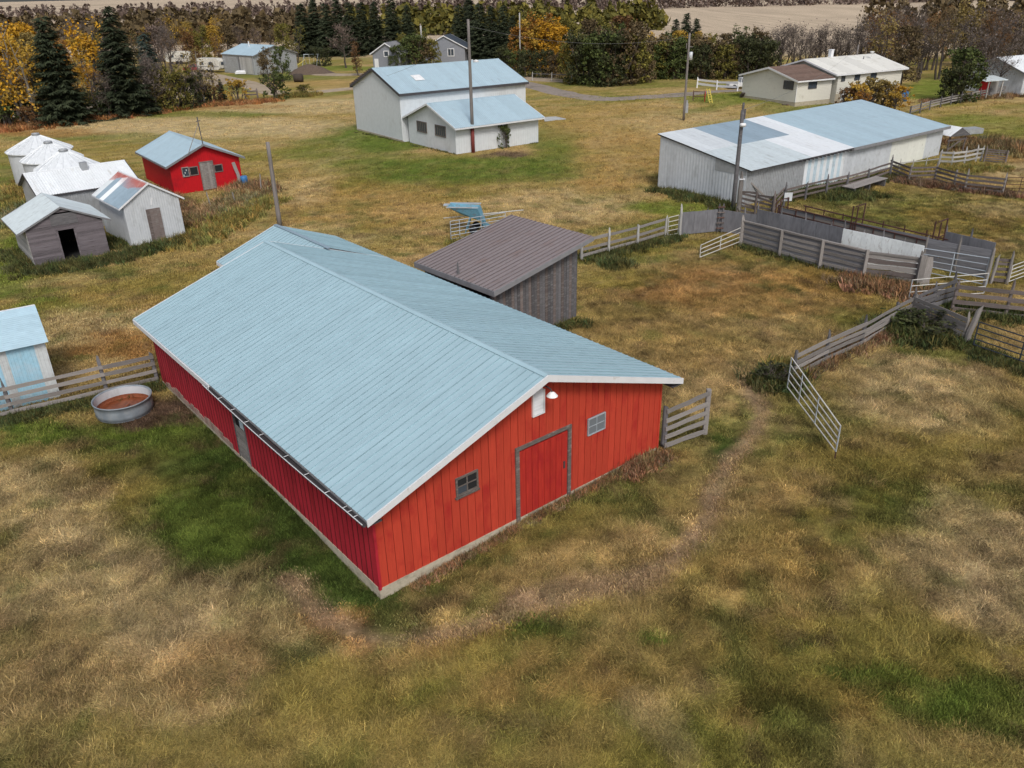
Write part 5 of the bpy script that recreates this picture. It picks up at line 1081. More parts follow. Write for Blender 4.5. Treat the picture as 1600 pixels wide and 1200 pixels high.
# front corral wall of doubled planks
CF = [P(*q) for q in ((1157, 384), (1217, 401), (1280, 418), (1348, 435), (1431, 445))]
cw = thing('corral_fence', 'long low corral wall of doubled grey planks facing the paddock', 'corral fence', CF[0])
for i, p in enumerate(CF):
    h = 1.62 if i < 4 else 1.5
    stick('post', cw, p - Vector((0, 0, .05)), up_(p, h + .06), .17 if i in (1, 2, 3) else .24, .15, 'wood_grey', 'post' if i in (0, 4) else 'beam', up=(1, 0, 0))
for i, (a, b_) in enumerate(zip(CF[:-1], CF[1:])):
    d = (b_ - a).normalized(); n = Vector((d.y, -d.x, 0)) * -.06; H_ = 1.6 if i < 3 else 1.5
    if i < 3:
        nb_r = 9
        for k in range(nb_r): stick('board', cw, up_(a, .12 + k * (H_ - .1) / nb_r) + n * (1 if k % 2 else 1.5), up_(b_, .12 + k * (H_ - .1) / nb_r) + n * (1 if k % 2 else 1.5), .155, .035, 'wood_grey' if k % 2 else 'plywood', up=UP)
        L_ = (b_ - a).length; nn = int(L_ / .28)
        st_ = MB()
        for k in range(nn):
            u = (k + .5) / nn; q = a.lerp(b_, u)
            for z in (.28, .62, .96, 1.3):
                c_ = q - CF[0] + n * 2.0; st_.box(c_.x - .05, c_.x + .05, c_.y - .03, c_.y + .03, z - .05, z + .05)
        st_.build('spacer_blocks', 'trim_dark', cw)['kind'] = 'stuff'
    else:
        for k in range(5): stick('board', cw, up_(a, .15 + k * .3) + n, up_(b_, .15 + k * .3) + n, .25, .04, 'wood_brown' if k % 2 else 'wood_grey', up=UP)
    stick('cap_rail', cw, up_(a, H_ + .02) + n, up_(b_, (H_ if i < 2 else H_ - .04) + .02) + n, .1, .16, 'wood_grey', up=UP)
ep = P(1434, 446); o = thing('end_post', 'broad pale post with a leaning slab at the right end of the corral wall', 'post', ep)
stick('post', o, ep, up_(ep, 1.7), .34, .2, 'wood_grey', 'beam', up=(1, 0, 0)); stick('slab', o, ep + Vector((.3, -.1, 0)), ep + Vector((.38, .1, 1.6)), .45, .06, 'wood_grey', up=(1, 0, 0))
# plywood corral walls behind it
def panel_wall(name, label, a, b_, h, seams, mats_, m='plywood', thick=.04, posts=True, hb=None, bottom=.05):
    t = thing(name, label, 'board wall', a); hb = hb or h; n = seams
    for i in range(n):
        p, q = a.lerp(b_, i / n), a.lerp(b_, (i + 1) / n); h0, h1 = h + (hb - h) * i / n, h + (hb - h) * (i + 1) / n; d = (q - p).normalized(); p = p + d * .006; q = q - d * .006
        e = Vector((-d.y, d.x, 0)) * thick; bb = MB(); o_ = a
        bb.prism([up_(p, bottom) - o_, up_(q, bottom) - o_, up_(q, h1 - rnd.uniform(0, .03)) - o_, up_(p, h0 - rnd.uniform(0, .03)) - o_], e); bb.build('panel', mats_(i) if mats_ else m, t)
        if posts and i % 2 == 0: stick('post', t, p + e * 2.5, up_(p, h0 + .05) + e * 2.5, .14, .14, 'wood_dark', 'post', up=(1, 0, 0))
    return t
w0, w1, w2 = P(1063, 368), P(1123, 362), P(1178, 371)
hW1 = rise(w0, 332); panel_wall('plywood_wall', 'grey plywood corral wall at its left end next to the small tube gate', w0, w1, hW1, 3, None)
panel_wall('plywood_wall', 'grey plywood corral wall, middle piece with a dark slot, right of the cross ladder', w1, w2, rise(w1, 327), 3, None)
w3 = P(1310, 404); w4 = P(1434, 434)
hT = rise(w2, 326); h3 = rise(w3, 356.5)
panel_wall('plywood_wall', 'longest grey plywood corral wall, rising behind the doubled plank wall', w2, w3, hT, 7, None, hb=h3)
panel_wall('white_sheet_wall', 'white metal sheet wall with peeling streaks in the corral', w3, w4, h3, 8, None, 'white_sheet', hb=rise(w4, 384))
cl_ = thing('cross_ladder', 'short ladder of dark wood slats on the joint of the plywood walls', 'ladder', w1)
for sx in (-.14, .14): stick('rail', cl_, w1 + Vector((sx, -.14, 0)), up_(w1, 1.95) + Vector((sx, -.14, 0)), .08, .05, 'wood_dark', 'beam', up=(1, 0, 0))
for k in range(5): stick('rung', cl_, up_(w1, .3 + .36 * k) + Vector((-.25, -.19, 0)), up_(w1, .3 + .36 * k) + Vector((.25, -.19, 0)), .08, .04, 'wood_brown' if k % 2 else 'rust_plank', up=UP)
# working alley with catwalk and pipe rails behind
c0, c1 = P(1212, 356), P(1462, 412)
al = thing('cattle_alley', 'cattle alley with rusty pipe rails and brown catwalk planks behind the corral walls', 'cattle alley', c0)
dA = (c1 - c0).normalized(); nA = Vector((-dA.y, dA.x, 0)); hA = rise(c0, 321) ; hB = rise(c1, 381)
for k in range(6): stick('board', al, up_(c0, .12 + .24 * k) + nA * .05, up_(c1, .12 + .24 * k) + nA * .05, .22, .04, 'plywood' if k % 2 else 'wood_grey', up=UP)
stick('pipe_rail', al, up_(c0, hA), up_(c1, hB), .09, .09, 'rust_pipe', 'pipe'); stick('pipe_rail', al, up_(c0, hA - .42), up_(c1, hB - .42), .06, .06, 'rust_pipe', 'pipe')
for k in range(9): q = c0.lerp(c1, k / 8); stick('pipe_post', al, q, up_(q, hA + (hB - hA) * k / 8), .08, .08, 'rust_pipe', 'pipe')
f0, f1 = c0 + nA * 1.15, c1 + nA * 1.15
stick('pipe_rail', al, up_(f0 + dA * 1.2, hA), up_(f1, hB), .09, .09, 'rust_pipe', 'pipe')
for k in range(1, 9): q = f0.lerp(f1, k / 8); stick('pipe_post', al, q, up_(q, hA), .08, .08, 'rust_pipe', 'pipe')
for j in range(3):
    for i in range(5): stick('catwalk_plank', al, up_(f0.lerp(f1, .08 + i * .184), 1.05) + nA * (-.42 + j * .26 ), up_(f0.lerp(f1, .08 + (i + 1) * .184 - .004), 1.05) + nA * (-.42 + j * .26), .245, .05, 'rust_plank', up=nA)
for u, hh in ((.0, 1.9), (.5, 2.45), (.97, 2.45)):
    q = c0.lerp(c1, u); r_ = q + nA * 1.15
    for s_2 in (-.16, .16): stick('gate_frame_post', al, q + dA * s_2, up_(q + dA * s_2, hh), .09, .09, 'rust_pipe', 'pipe')
    stick('gate_frame_post', al, r_, up_(r_, hh), .09, .09, 'rust_pipe', 'pipe'); stick('gate_frame_bar', al, up_(q, hh), up_(r_, hh), .08, .08, 'rust_pipe', 'pipe'); stick('gate_frame_bar', al, up_(q, hh * .6), up_(r_, hh * .6), .06, .06, 'rust_pipe', 'pipe')
sg = thing('white_board', 'small whitish board fixed at the left end of the cattle alley', 'board', up_(c0, 1.6))
bb = MB(); bb.box(.6, 1.15, .8, .84, .05, .62); bb.build('board', 'shed_white', sg)
# far plywood piece right of the alley
panel_wall('plywood_wall', 'far grey plywood wall sloping right from the end of the cattle alley', P(1468, 404), P(1545, 424), 1.7, 4, None)
# jumbled rails by the pole
j0, j1 = P(1152, 334), P(1206, 347)
plank_fence('rail_fence', 'jumbled old rail fence with a whitish top rail below the light pole', 'fence', [j0, j0.lerp(j1, .5), j1], 1, 1.75, (.14, .3, .47, .64, .8, .97), rw=.14, mrail='wood_brown', mpost='wood_brown', jit=.1)
sp_ = P(1153, 334); o = thing('corner_post', 'thick grey corner post with a pale cap beside the light pole', 'post', sp_)
stick('post', o, sp_, up_(sp_, 2.5), .34, .34, 'wood_grey', 'post', up=(1, 0, 0))
bb = MB(); bb.box(-.2, .2, -.2, .2, 2.5, 2.58); bb.build('cap', 'trim_white', o)
j2 = P(1224, 322)
plank_fence('rail_fence', 'three old rails bending from the cattle alley to the machine shed', 'fence', [P(1204, 346), j2], 1, 1.45, (.3, .62, .95), rw=.15, mrail='wood_brown', mpost='wood_dark', jit=.1)
br0 = P(1161, 318); o = thing('timber_brace', 'slanting grey timber brace with upright against the machine shed wall', 'brace', br0)
stick('upright', o, br0 + Vector((0, -.3, 0)), up_(br0, 2.0) + Vector((0, -.3, 0)), .12, .12, 'wood_grey', 'beam', up=(1, 0, 0)); stick('brace', o, up_(br0, 1.9) + Vector((.05, -.35, 0)), br0 + Vector((2.1, .4, .1)), .12, .1, 'wood_grey', 'beam')
# fence in front of the machine shed
SF = [P(*q) for q in ((1224, 320), (1258, 312), (1290, 304), (1322, 297), (1355, 288), (1390, 276))]
plank_fence('rail_fence', 'mossy rail fence along the front of the machine shed', 'fence', SF, 1, 1.15, (.35, .65, .95), rw=.16, mrail='wood_brown', mpost='wood_dark', jit=.05)
RF = [P(*q) for q in ((1390, 273), (1419, 285), (1459, 284), (1489, 293.5), (1507, 298), (1565, 304))]
plank_fence('rail_fence', 'four-rail grey fence crossing the far paddock from the machine shed to the right', 'fence', RF, 1, 1.25, (.2, .46, .72, .96), rw=.15, gap_side=-1, mrail='wood_brown', mpost='wood_grey')
a, b_ = P(1568, 303), P(1660, 306)
pipe_gate('pipe_gate', 'rusty brown tube gate at the far right edge of the far paddock fence', a, b_, 1.3, 1.3, 5, 'rust_pipe', (0, .25, .5, .75, 1), .05, .2, .2, None, 'pipe gates')
PWF = [P(*q) for q in ((1467, 257), (1486, 258.5), (1506, 256), (1524, 252), (1532, 251))]
plank_fence('rail_fence', 'pale three-rail fence at the right end of the machine shed', 'fence', PWF, 1, 1.15, (.3, .62, .95), rw=.16, mrail='wood_pale', mpost='wood_pale', gap_side=-1)
a, b_ = P(1404, 268), P(1466, 261)
plank_fence('rail_fence', 'thin sagging rail along the foot of the machine shed wall', 'fence', [a, b_], 3, .8, (.9,), rw=.07, pw=.08, mrail='wood_pale', mpost='wood_pale')
a, b_ = P(1537, 253), P(1570, 256)
plank_fence('rail_fence', 'dark slatted panel between two posts beyond the pale three-rail fence', 'fence', [a, b_], 1, 1.1, (.12, .3, .48, .66, .84, 1.0), rw=.1, mrail='wood_brown', mpost='wood_brown')
TF = [P(*q) for q in ((1421, 182), (1452, 172), (1485, 164), (1515, 158), (1545, 152), (1578, 146), (1640, 154))]
plank_fence('rail_fence', 'far rail fence from the machine shed roof up to the corner shed', 'fence', TF, 2, 1.1, (.4, .7, .95), rw=.17, mrail='wood_grey', mpost='wood_dark')
MF = [P(*q) for q in ((909, 407), (951, 396), (996, 384), (1040, 370))]
plank_fence('plank_fence', 'grey plank fence from the lean-to shelter to the small tube gate', 'fence', MF, 1, 1.25, (.22, .52, .95), rw=.18, mrail='wood_grey', mpost='wood_pale')
a, b_ = P(1043, 371), P(1059, 368)
pipe_gate('pipe_gate', 'small cream tube gate between the plank fence and the plywood wall', a, b_, rise(a, 340), rise(b_, 336), 5, 'pipe_white', (0, 1), .05, .15, .15, None, 'pipe gates')
a = P(1062, 369); o = thing('gate_post', 'pale post at the left end of the plywood corral wall', 'post', a); stick('post', o, a, up_(a, 1.85), .17, .17, 'wood_pale', 'post', up=(1, 0, 0))
a, b_ = P(1093, 408), P(1154, 385)
pipe_gate('pipe_gate', 'cream tube gate standing ajar at the left end of the doubled plank wall', a, b_, rise(a, 383), rise(b_, 356), 4, 'pipe_white', (0, .5), .055, .25, .3, None, 'pipe gates'); 
a, b_ = P(705, 377), P(790, 362)
pipe_gate('pipe_gate', 'silver tube gate leaning behind the brown lean-to roof', a, b_, rise(a, 346), rise(a, 346), 6, 'pipe_silver', (0, .16, .55, 1), .05, .15, .15, None, 'pipe gates')
# white rail fence by the far trees
a, b_ = P(1089, 137), P(1152, 143)
plank_fence('rail_fence', 'white two-rail fence at the end of the gravel driveway left of the house', 'fence', [a, b_], 2, 1.3, (.45, .92), rw=.3, pw=.2, mrail='trim_white', mpost='trim_white')
DF = [P(*q) for q in ((832, 126), (862, 127), (893, 128))]
plank_fence('rail_fence', 'dark rail fence with pale posts between orange trees and the big thicket', 'fence', DF, 1, 1.3, (.4, .9), rw=.12, mrail='wood_dark', mpost='wood_pale')
DF = [P(*q) for q in ((384, 154), (403, 153))]
plank_fence('rail_fence', 'short broken rail fence beside the golden bush near the dirt track', 'fence', DF, 1, 1.1, (.5, .95), rw=.2, pw=.25, mrail='wood_brown', mpost='wood_brown')
wfx = [P(*q) for q in ((330, 420), (400, 316))]
for k, (x, y, h) in enumerate(((330, 325, 1.2), (408, 300, 1.5), (368, 320, 1.0), (260, 368, 1.1))):
    q = P(x, y); o = thing('stake', ['thin stake in the weeds before the red shed', 'grey stake at the right end of the red shed weeds', 'short stake leaning in the tall weeds', 'stake in weeds right of the metal shed'][k], 'stake', q); stick('post', o, q, up_(q, h) + Vector((rnd.uniform(-.2, .2), 0, 0)), .1, .1, 'wood_grey', 'post', up=(1, 0, 0))

# ------------------------------------------------------------------ poles and wires
def pole(label, base, topy, r0, r1, m='pole_wood', lower=None):
    h = rise(base, topy); t = thing('utility_pole', label, 'pole', base, 0, 'utility poles'); bb = MB(); n = 6
    z0 = lower or 0
    bb.tube([(0, 0, z0 + (h - z0) * k / n) for k in range(n + 1)], [r0 + (r1 - r0) * (z0 + (h - z0) * k / n) / h for k in range(n + 1)], 10); bb.build('shaft', m, t, True)
    if lower: bb = MB(); bb.tube([(0, 0, -.1), (0, 0, lower)], [r0 * 1.02, r0 * 1.0], 10); bb.build('painted_base', 'pole_red', t, True)
    return t, h
pA, hA_ = pole('bare grey pole rising just behind the far roof corner of the red barn', P(438, 357), 222, .17, .13)
pB, hB_ = pole('tallest pole with a red painted base in front of the white annex', P(739.5, 238), 30, .19, .13, lower=2.4)
bb = MB(); bb.box(.1, .35, -.04, .04, 8.9, 8.96); bb.revolve([(.0, 8.96), (.22, 8.9), (.32, 8.74), (.28, 8.72), (0, 8.8)], 14, .62, 0); bb.build('yard_light', 'lamp_white', pB, True)
pC, hC = pole('pole with a grey transformer beyond the machine shed', P(1068, 188), 52, .16, .12)
bb = MB(); bb.revolve([(0, 7.0), (.22, 7.02), (.22, 7.9), (0, 7.95)], 14, .3, -.1); bb.build('transformer', 'galv_pale', pC, True)
bb = MB(); bb.box(-.1, .5, -.1, .0, 8.45, 8.53); bb.tube([(-.3, -.1, 8.3), (-.3, -.1, 8.9)], .05, 6); bb.build('cross_arm', 'wood_grey', pC)
bb = MB(); bb.box(.1, .42, -.25, -.05, .9, 2.0); bb.box(.15, .35, -.2, -.05, 2.0, 2.4); bb.build('meter_box', 'galv', pC)
pD, hD = pole('pole with a white lamp head at the near corner of the machine shed', P(1145, 327), 172, .17, .13, 'wood_dark')
bb = MB(); bb.revolve([(0, .15), (.2, .12), (.24, 0), (.17, -.12), (.0, -.14)], 16); o = bb.build('lamp_head', 'lamp_white', pD, True); o.location = (.05, -.22, hD - 1.0)
bb = MB(); bb.tube([(0, 0, hD), (0, 0, hD + .5)], .08, 6); bb.tube([(-.12, -.15, hD - .8), (-.12, -.15, hD - .1)], .07, 6); bb.tube([(.14, -.1, hD - .6), (.14, -.1, hD + .1)], .06, 6); bb.build('insulators', 'wood_dark', pD)
pE, hE = pole('thin pole standing in front of the farmhouse', P(1329, 150), 70, .11, .09)
pF, hF = pole('cream coloured pole rising behind the left part of the workshop roof', P(661, 99), 40, .22, .2, 'wood_pale')
pG, hG = pole('thin pale pole behind the right end of the workshop roof', P(813, 113), 20, .14, .12, 'wood_pale')
def wire(label, a, b_, sag):
    bb = MB(); n = 14; pts = [a.lerp(b_, i / n) - Vector((0, 0, sag * 4 * (i / n) * (1 - i / n))) for i in range(n + 1)]; bb.tube(pts, .012, 4); tag(bb.build('overhead_wire', 'wire'), label, 'wire')
tp = lambda t, h: t.location + Vector((0, 0, h))
wire('overhead wire from the tallest pole to the transformer pole', tp(pB, hB_ - .6), tp(pC, hC - .3), 1.2)
wire('overhead wire from the lamp pole to the thin pole before the farmhouse', tp(pD, hD), tp(pE, hE - .2), .9)
wire('overhead wire from the tallest pole down to the workshop gable', tp(pB, hB_ - 1.6), WM[gar] @ Vector((2.5, -.1, 5.6)), .5)
wire('guy wire slanting down from the transformer pole to the white fence', tp(pC, hC - .4), P(1089, 132) + Vector((0, 0, 1)), .1)

# ------------------------------------------------------------------ yard objects
# round galvanised stock tank with rusty water
tk = thing('stock_tank', 'round galvanised stock tank with rusty water beside the plank fence', 'stock tank', P(196, 642))
TRd = 1.09; TH_ = .62
bb = MB(); bb.revolve([(TRd - .03, 0), (TRd - .02, .08), (TRd, .09), (TRd - .015, .2), (TRd, .3), (TRd - .015, .4), (TRd, TH_ - .03), (TRd + .03, TH_ - .02), (TRd + .03, TH_ + .02), (TRd - .01, TH_ + .02), (TRd - .03, TH_ - .03), (TRd - .03, .3)], 48); bb.build('tank_wall', 'tank_steel', tk, True)
bb = MB(); bb.revolve([(TRd - .034, TH_ - .03), (TRd - .036, .2)], 48); bb.build('inner_wall', 'galv_pale', tk, True)
bb = MB(); bb.revolve([(TRd - .040, .27), (TRd - .042, .2), (TRd - .05, .06), (0, .06)], 48); bb.build('rust_lining', 'rust_stain', tk, True)
bb = MB(); bb.revolve([(TRd - .06, .10), (0, .10)], 48); bb.build('water', 'rust_water', tk)
bb = MB(); bb.tube([(.2 * math.cos(a * .3) - .1, .75 * math.cos(a * .32 + 1.2), .2) for a in range(8)], .03, 6); bb.build('floating_hose', 'rust_stain', tk)
# blue hopper auger on small wheels
hp = thing('hopper_auger', 'blue tilted hopper machine behind the silver gate and the brown roof', 'farm machine', P(742, 362), math.radians(-8))
bb = MB(); top_ = [(-1.75, -.6, 1.85), (.35, -.6, 1.75), (.35, .6, 1.75), (-1.75, .6, 1.85)]; bot_ = [(-.9, -.3, 1.3), (.75, -.3, .75), (.75, .3, .75), (-.9, .3, 1.3)]
bb.v = top_ + bot_; bb.f = [(0, 4, 5, 1), (1, 5, 6, 2), (2, 6, 7, 3), (3, 7, 4, 0), (4, 7, 6, 5)]; bb.build('hopper', 'blue_machine', hp)
bb = MB(); bb.box(-1.8, .4, -.66, -.6, 1.8, 1.88); bb.box(-1.8, .4, .6, .66, 1.8, 1.88); bb.box(-2.1, -1.75, -.2, .2, 1.82, 1.9); bb.build('hopper_rim', 'pipe_silver', hp)
for y in (-.45, .45): stick('leg', hp, (-.6, y, 0), (-.2, y, 1.2), .08, .08, 'blue_machine', 'pipe', world=False); stick('leg', hp, (.9, y, 0), (.5, y, 1.2), .08, .08, 'blue_machine', 'pipe', world=False)
bb = MB(); bb.tube([(.5, 0, .6), (1.7, 0, .15)], .16, 10); bb.build('auger_tube', 'blue_machine', hp, True)
for y in (-.6, .6):
    bb = MB(); bb.tube([(0, y - .08, .28), (0, y + .08, .28)], .28, 14); bb.build('wheel', 'rubber', hp, True)
bb = MB(); bb.tube([(-2.2, .1, .9), (3.4, .3, 1.5)], .035, 6); bb.build('drawbar', 'pipe_white', hp)
# long plank bench / feed bunk in the far paddock
fb = thing('feed_bunk', 'long low grey plank feed bunk lying in the far paddock', 'feed bunk', P(1332, 303))
a, b_ = P(1330, 304), P(1382, 290); nb_ = Vector((-(b_ - a).y, (b_ - a).x, 0)).normalized()
for k in range(3): stick('plank', fb, up_(a, .5) + nb_ * (k * .36), up_(b_, .62) + nb_ * (k * .36), .34, .05, 'wood_grey', up=nb_)
for u in (.06, .5, .97): q = a.lerp(b_, u) + nb_ * .35; stick('leg', fb, q, up_(q, .5), .9, .12, 'wood_dark', 'beam', up=nb_)
o = MB(); o.box(-1.1, 1.1, -.7, .7, 0, .55); o = o.build('concrete_block', 'slab_concrete'); o.location = P(1515, 208); o.rotation_euler = (0, 0, .2); tag(o, 'flat pale grey block lying in the grass above the white roofed stand', 'block')
o.data.materials[0] = MATS['galv']
# log piles near the house
lgp = thing('log_pile', 'low pile of dark logs beside the left corner of the house wing', 'log pile', P(1164, 152))
for k in range(9): q = lgp.location + Vector((rnd.uniform(-1, 1.6), rnd.uniform(-.5, .5), .15 + .2 * (k % 3))); stick('log', lgp, q, q + Vector((.7, .3, .02)), .24, .24, 'hay', 'post')
lgq = thing('log_pile', 'small pile of reddish stones at the near corner of the house wing', 'stone pile', P(1232, 166))
for k in range(7):
    bb = MB(); bb.revolve([(0, -.16), (.16, -.1), (.2, 0), (.13, .12), (0, .15)], 7); o = bb.build('stone', 'rust_plank' if k % 2 else 'hay', lgq, True); o.location = (rnd.uniform(-.8, .8), rnd.uniform(-.3, .3), .14)
# play frame, ladder, swing set
pf = thing('play_frame', 'small rusty red frame on the lawn left of the yellow ladder', 'frame', P(1083, 158))
a, b_ = P(1083, 158), P(1101, 159)
for q in (a, b_, a + Vector((.3, 1.6, 0)), b_ + Vector((.3, 1.6, 0))): stick('leg', pf, q, up_(q, 1.3), .1, .1, 'rust_plank' if q is not b_ else 'bright_red', 'pipe')
for h in (.65, 1.3): stick('bar', pf, up_(a, h), up_(b_, h), .09, .09, 'rust_plank', 'pipe'); stick('bar', pf, up_(b_, h), up_(b_ + Vector((.3, 1.6, 0)), h), .09, .09, 'bright_red', 'pipe')
yl_ = thing('ladder', 'yellow ladder leaning upright on the lawn near the transformer pole', 'ladder', P(1111, 161))
a = P(1111, 161); b_ = up_(a, 1.9) + Vector((-.5, .3, 0))
for s_2 in (-.2, .2): stick('side_rail', yl_, a + Vector((s_2, 0, 0)), b_ + Vector((s_2, 0, 0)), .1, .07, 'yellow_plastic', 'beam')
for k in range(6): q = a.lerp(b_, (k + .5) / 6); stick('rung', yl_, q + Vector((-.2, 0, 0)), q + Vector((.2, 0, 0)), .07, .07, 'yellow_plastic', 'beam')
ss = thing('swing_set', 'pale swing set with a yellow slide at the edge of the distant trees', 'swing set', P(488, 104))
q = ss.location
for x in (-1.6, 1.6):
    stick('leg', ss, q + Vector((x - .5, -.8, 0)), q + Vector((x, 0, 2.6)), .1, .1, 'pipe_silver', 'pipe'); stick('leg', ss, q + Vector((x + .2, .9, 0)), q + Vector((x, 0, 2.6)), .1, .1, 'pipe_silver', 'pipe')
stick('top_bar', ss, q + Vector((-1.7, 0, 2.6)), q + Vector((1.7, 0, 2.6)), .14, .14, 'pipe_silver', 'pipe')
for x in (-.5, .5): stick('swing', ss, q + Vector((x, 0, .6)), q + Vector((x, 0, 2.55)), .05, .05, 'trim_white', 'pipe')
stick('slide', ss, q + Vector((-3.6, -.6, .2)), q + Vector((-1.5, 0, 1.5)), .12, .5, 'yellow_plastic', 'beam')
# dirt pile, hay bale
def mound(name, label, cat, c, rx, ry, h, m, seed):
    r = random.Random(seed); bb = MB(); K = 9; N_ = 26
    for k in range(K + 1):
        f = k / K; rr_ = 1 - f; z = h * (1 - rr_ ** 1.6)
        for j in range(N_): a = 2 * math.pi * j / N_; u = 1 + .16 * math.sin(3 * a + seed) + r.uniform(-.06, .06); bb.v.append((rx * rr_ * u * math.cos(a), ry * rr_ * u * math.sin(a), z + r.uniform(-.06, .06) * (f > 0)))
    for k in range(K):
        for j in range(N_): bb.f.append((k * N_ + j, k * N_ + (j + 1) % N_, (k + 1) * N_ + (j + 1) % N_, (k + 1) * N_ + j))
    o = bb.build(name, m, None, True); o.location = c - Vector((0, 0, .06)); return tag(o, label, cat)
mound('dirt_pile', 'brown dirt pile between the old grey barn and the swing set', 'dirt pile', P(484, 115), 4.6, 3.0, 1.9, 'dirt_pile', 2)
bb = MB(); bb.tube([(-.8, 0, .72), (.8, 0, .72)], .75, 18); o = bb.build('hay_bale', 'hay', None, True); o.location = P(467, 128); tag(o, 'dark round hay bale on the grass in front of the old grey barn', 'hay bale')
bb = MB(); bb.box(-1.1, 1.1, -.5, .5, .1, .55); bb.prism([(-1.0, -.45, .55), (1.0, -.45, .55), (.8, -.3, .75), (-.8, -.3, .75)], (0, .7, 0)); o = bb.build('upturned_trough', 'trim_white'); o.location = P(377, 116); tag(o, 'small white upturned trough at the foot of the old grey barn', 'trough')
# camper trailers, cars
def camper(loc, yaw, label, L_=6.5):
    t = thing('camper_trailer', label, 'camper', loc, yaw); bb = MB()
    pr = [(0, .7), (.4, .55), (L_ - .5, .55), (L_, .9), (L_, 2.3), (L_ - .6, 2.85), (.5, 2.85), (0, 2.3)]
    bb.prism([(x, -1.1, z) for x, z in pr], (0, 2.2, 0)); bb.build('body', 'camper_white', t)
    for x, w_ in ((1.2, .9), (3.6, 1.2)): bb = MB(); bb.box(x, x + w_, -1.13, -1.1, 1.5, 2.1); bb.build('window', 'window_glass', t)
    bb = MB(); bb.box(.03, L_ - .03, -1.12, -1.1, 1.15, 1.27); bb.build('stripe', 'trim_grey', t)
    bb = MB(); bb.box(L_, L_ + .03, -.5, .5, 1.5, 2.1); bb.build('window', 'window_glass', t)
    for x in (L_ * .45, L_ * .6): bb = MB(); bb.tube([(x, -1.12, .36), (x, -.9, .36)], .36, 14); bb.build('wheel', 'rubber', t, True)
    return t
camper(P(344, 112) + Vector((-4.5, 1, 0)), math.radians(-25), 'white camper trailer with a dark end window left of the old grey barn')
camper(P(262, 100), math.radians(5), 'pale camper far off behind the spruces, half hidden by branches', 6)
def car(loc, yaw, label, m, name='parked_car', cat='car', pickup=False):
    t = thing(name, label, cat, loc, yaw); bb = MB(); L_ = 4.6
    bb.prism([(0, -.88, .35), (L_, -.88, .35), (L_, -.88, .78), (L_ - .3, -.88, .88), (3.5, -.88, .92), (1.1, -.88, .95), (.15, -.88, .9), (0, -.88, .7)], (0, 1.76, 0)); bb.build('body', m, t)
    bb = MB(); c_ = [(1.0, .93), (3.4, .93), (2.7, 1.42), (1.5, 1.45)] if not pickup else [(1.9, .93), (3.5, .93), (3.0, 1.6), (2.0, 1.65)]
    bb.prism([(x, -.78, z) for x, z in c_], (0, 1.56, 0)); bb.build('cabin', m, t)
    bb = MB(); c2 = [(c_[0][0] + .15, .98), (c_[1][0] - .2, .98), (c_[2][0] - .05, c_[2][1] - .08), (c_[3][0] + .08, c_[3][1] - .08)]; bb.prism([(x, -.79, z) for x, z in c2], (0, 1.58, 0)); bb.build('side_window', 'window_glass', t)
    for x in (.85, 3.75):
        for y in (-.9, .7): bb = MB(); bb.tube([(x, y, .33), (x, y + .2, .33)], .33, 14); bb.build('wheel', 'rubber', t, True)
    return t
car(P(288, 112), math.radians(10), 'dark red car far off between trees left of the camper', 'car_red')
car(P(1140, 140) + Vector((0, 1.5, 0)), math.radians(4), 'white pickup parked behind the left end of the house wing', 'car_white', 'parked_pickup', 'pickup', True)
bb = MB(); bb.revolve([(0, 0), (.42, 0), (.45, .6), (.45, 1.4), (.4, 1.45), (0, 1.45)], 18); o = bb.build('blue_barrel', 'blue_plastic', None, True); o.location = P(1412, 158); tag(o, 'tall blue barrel by the right corner of the farmhouse', 'barrel')

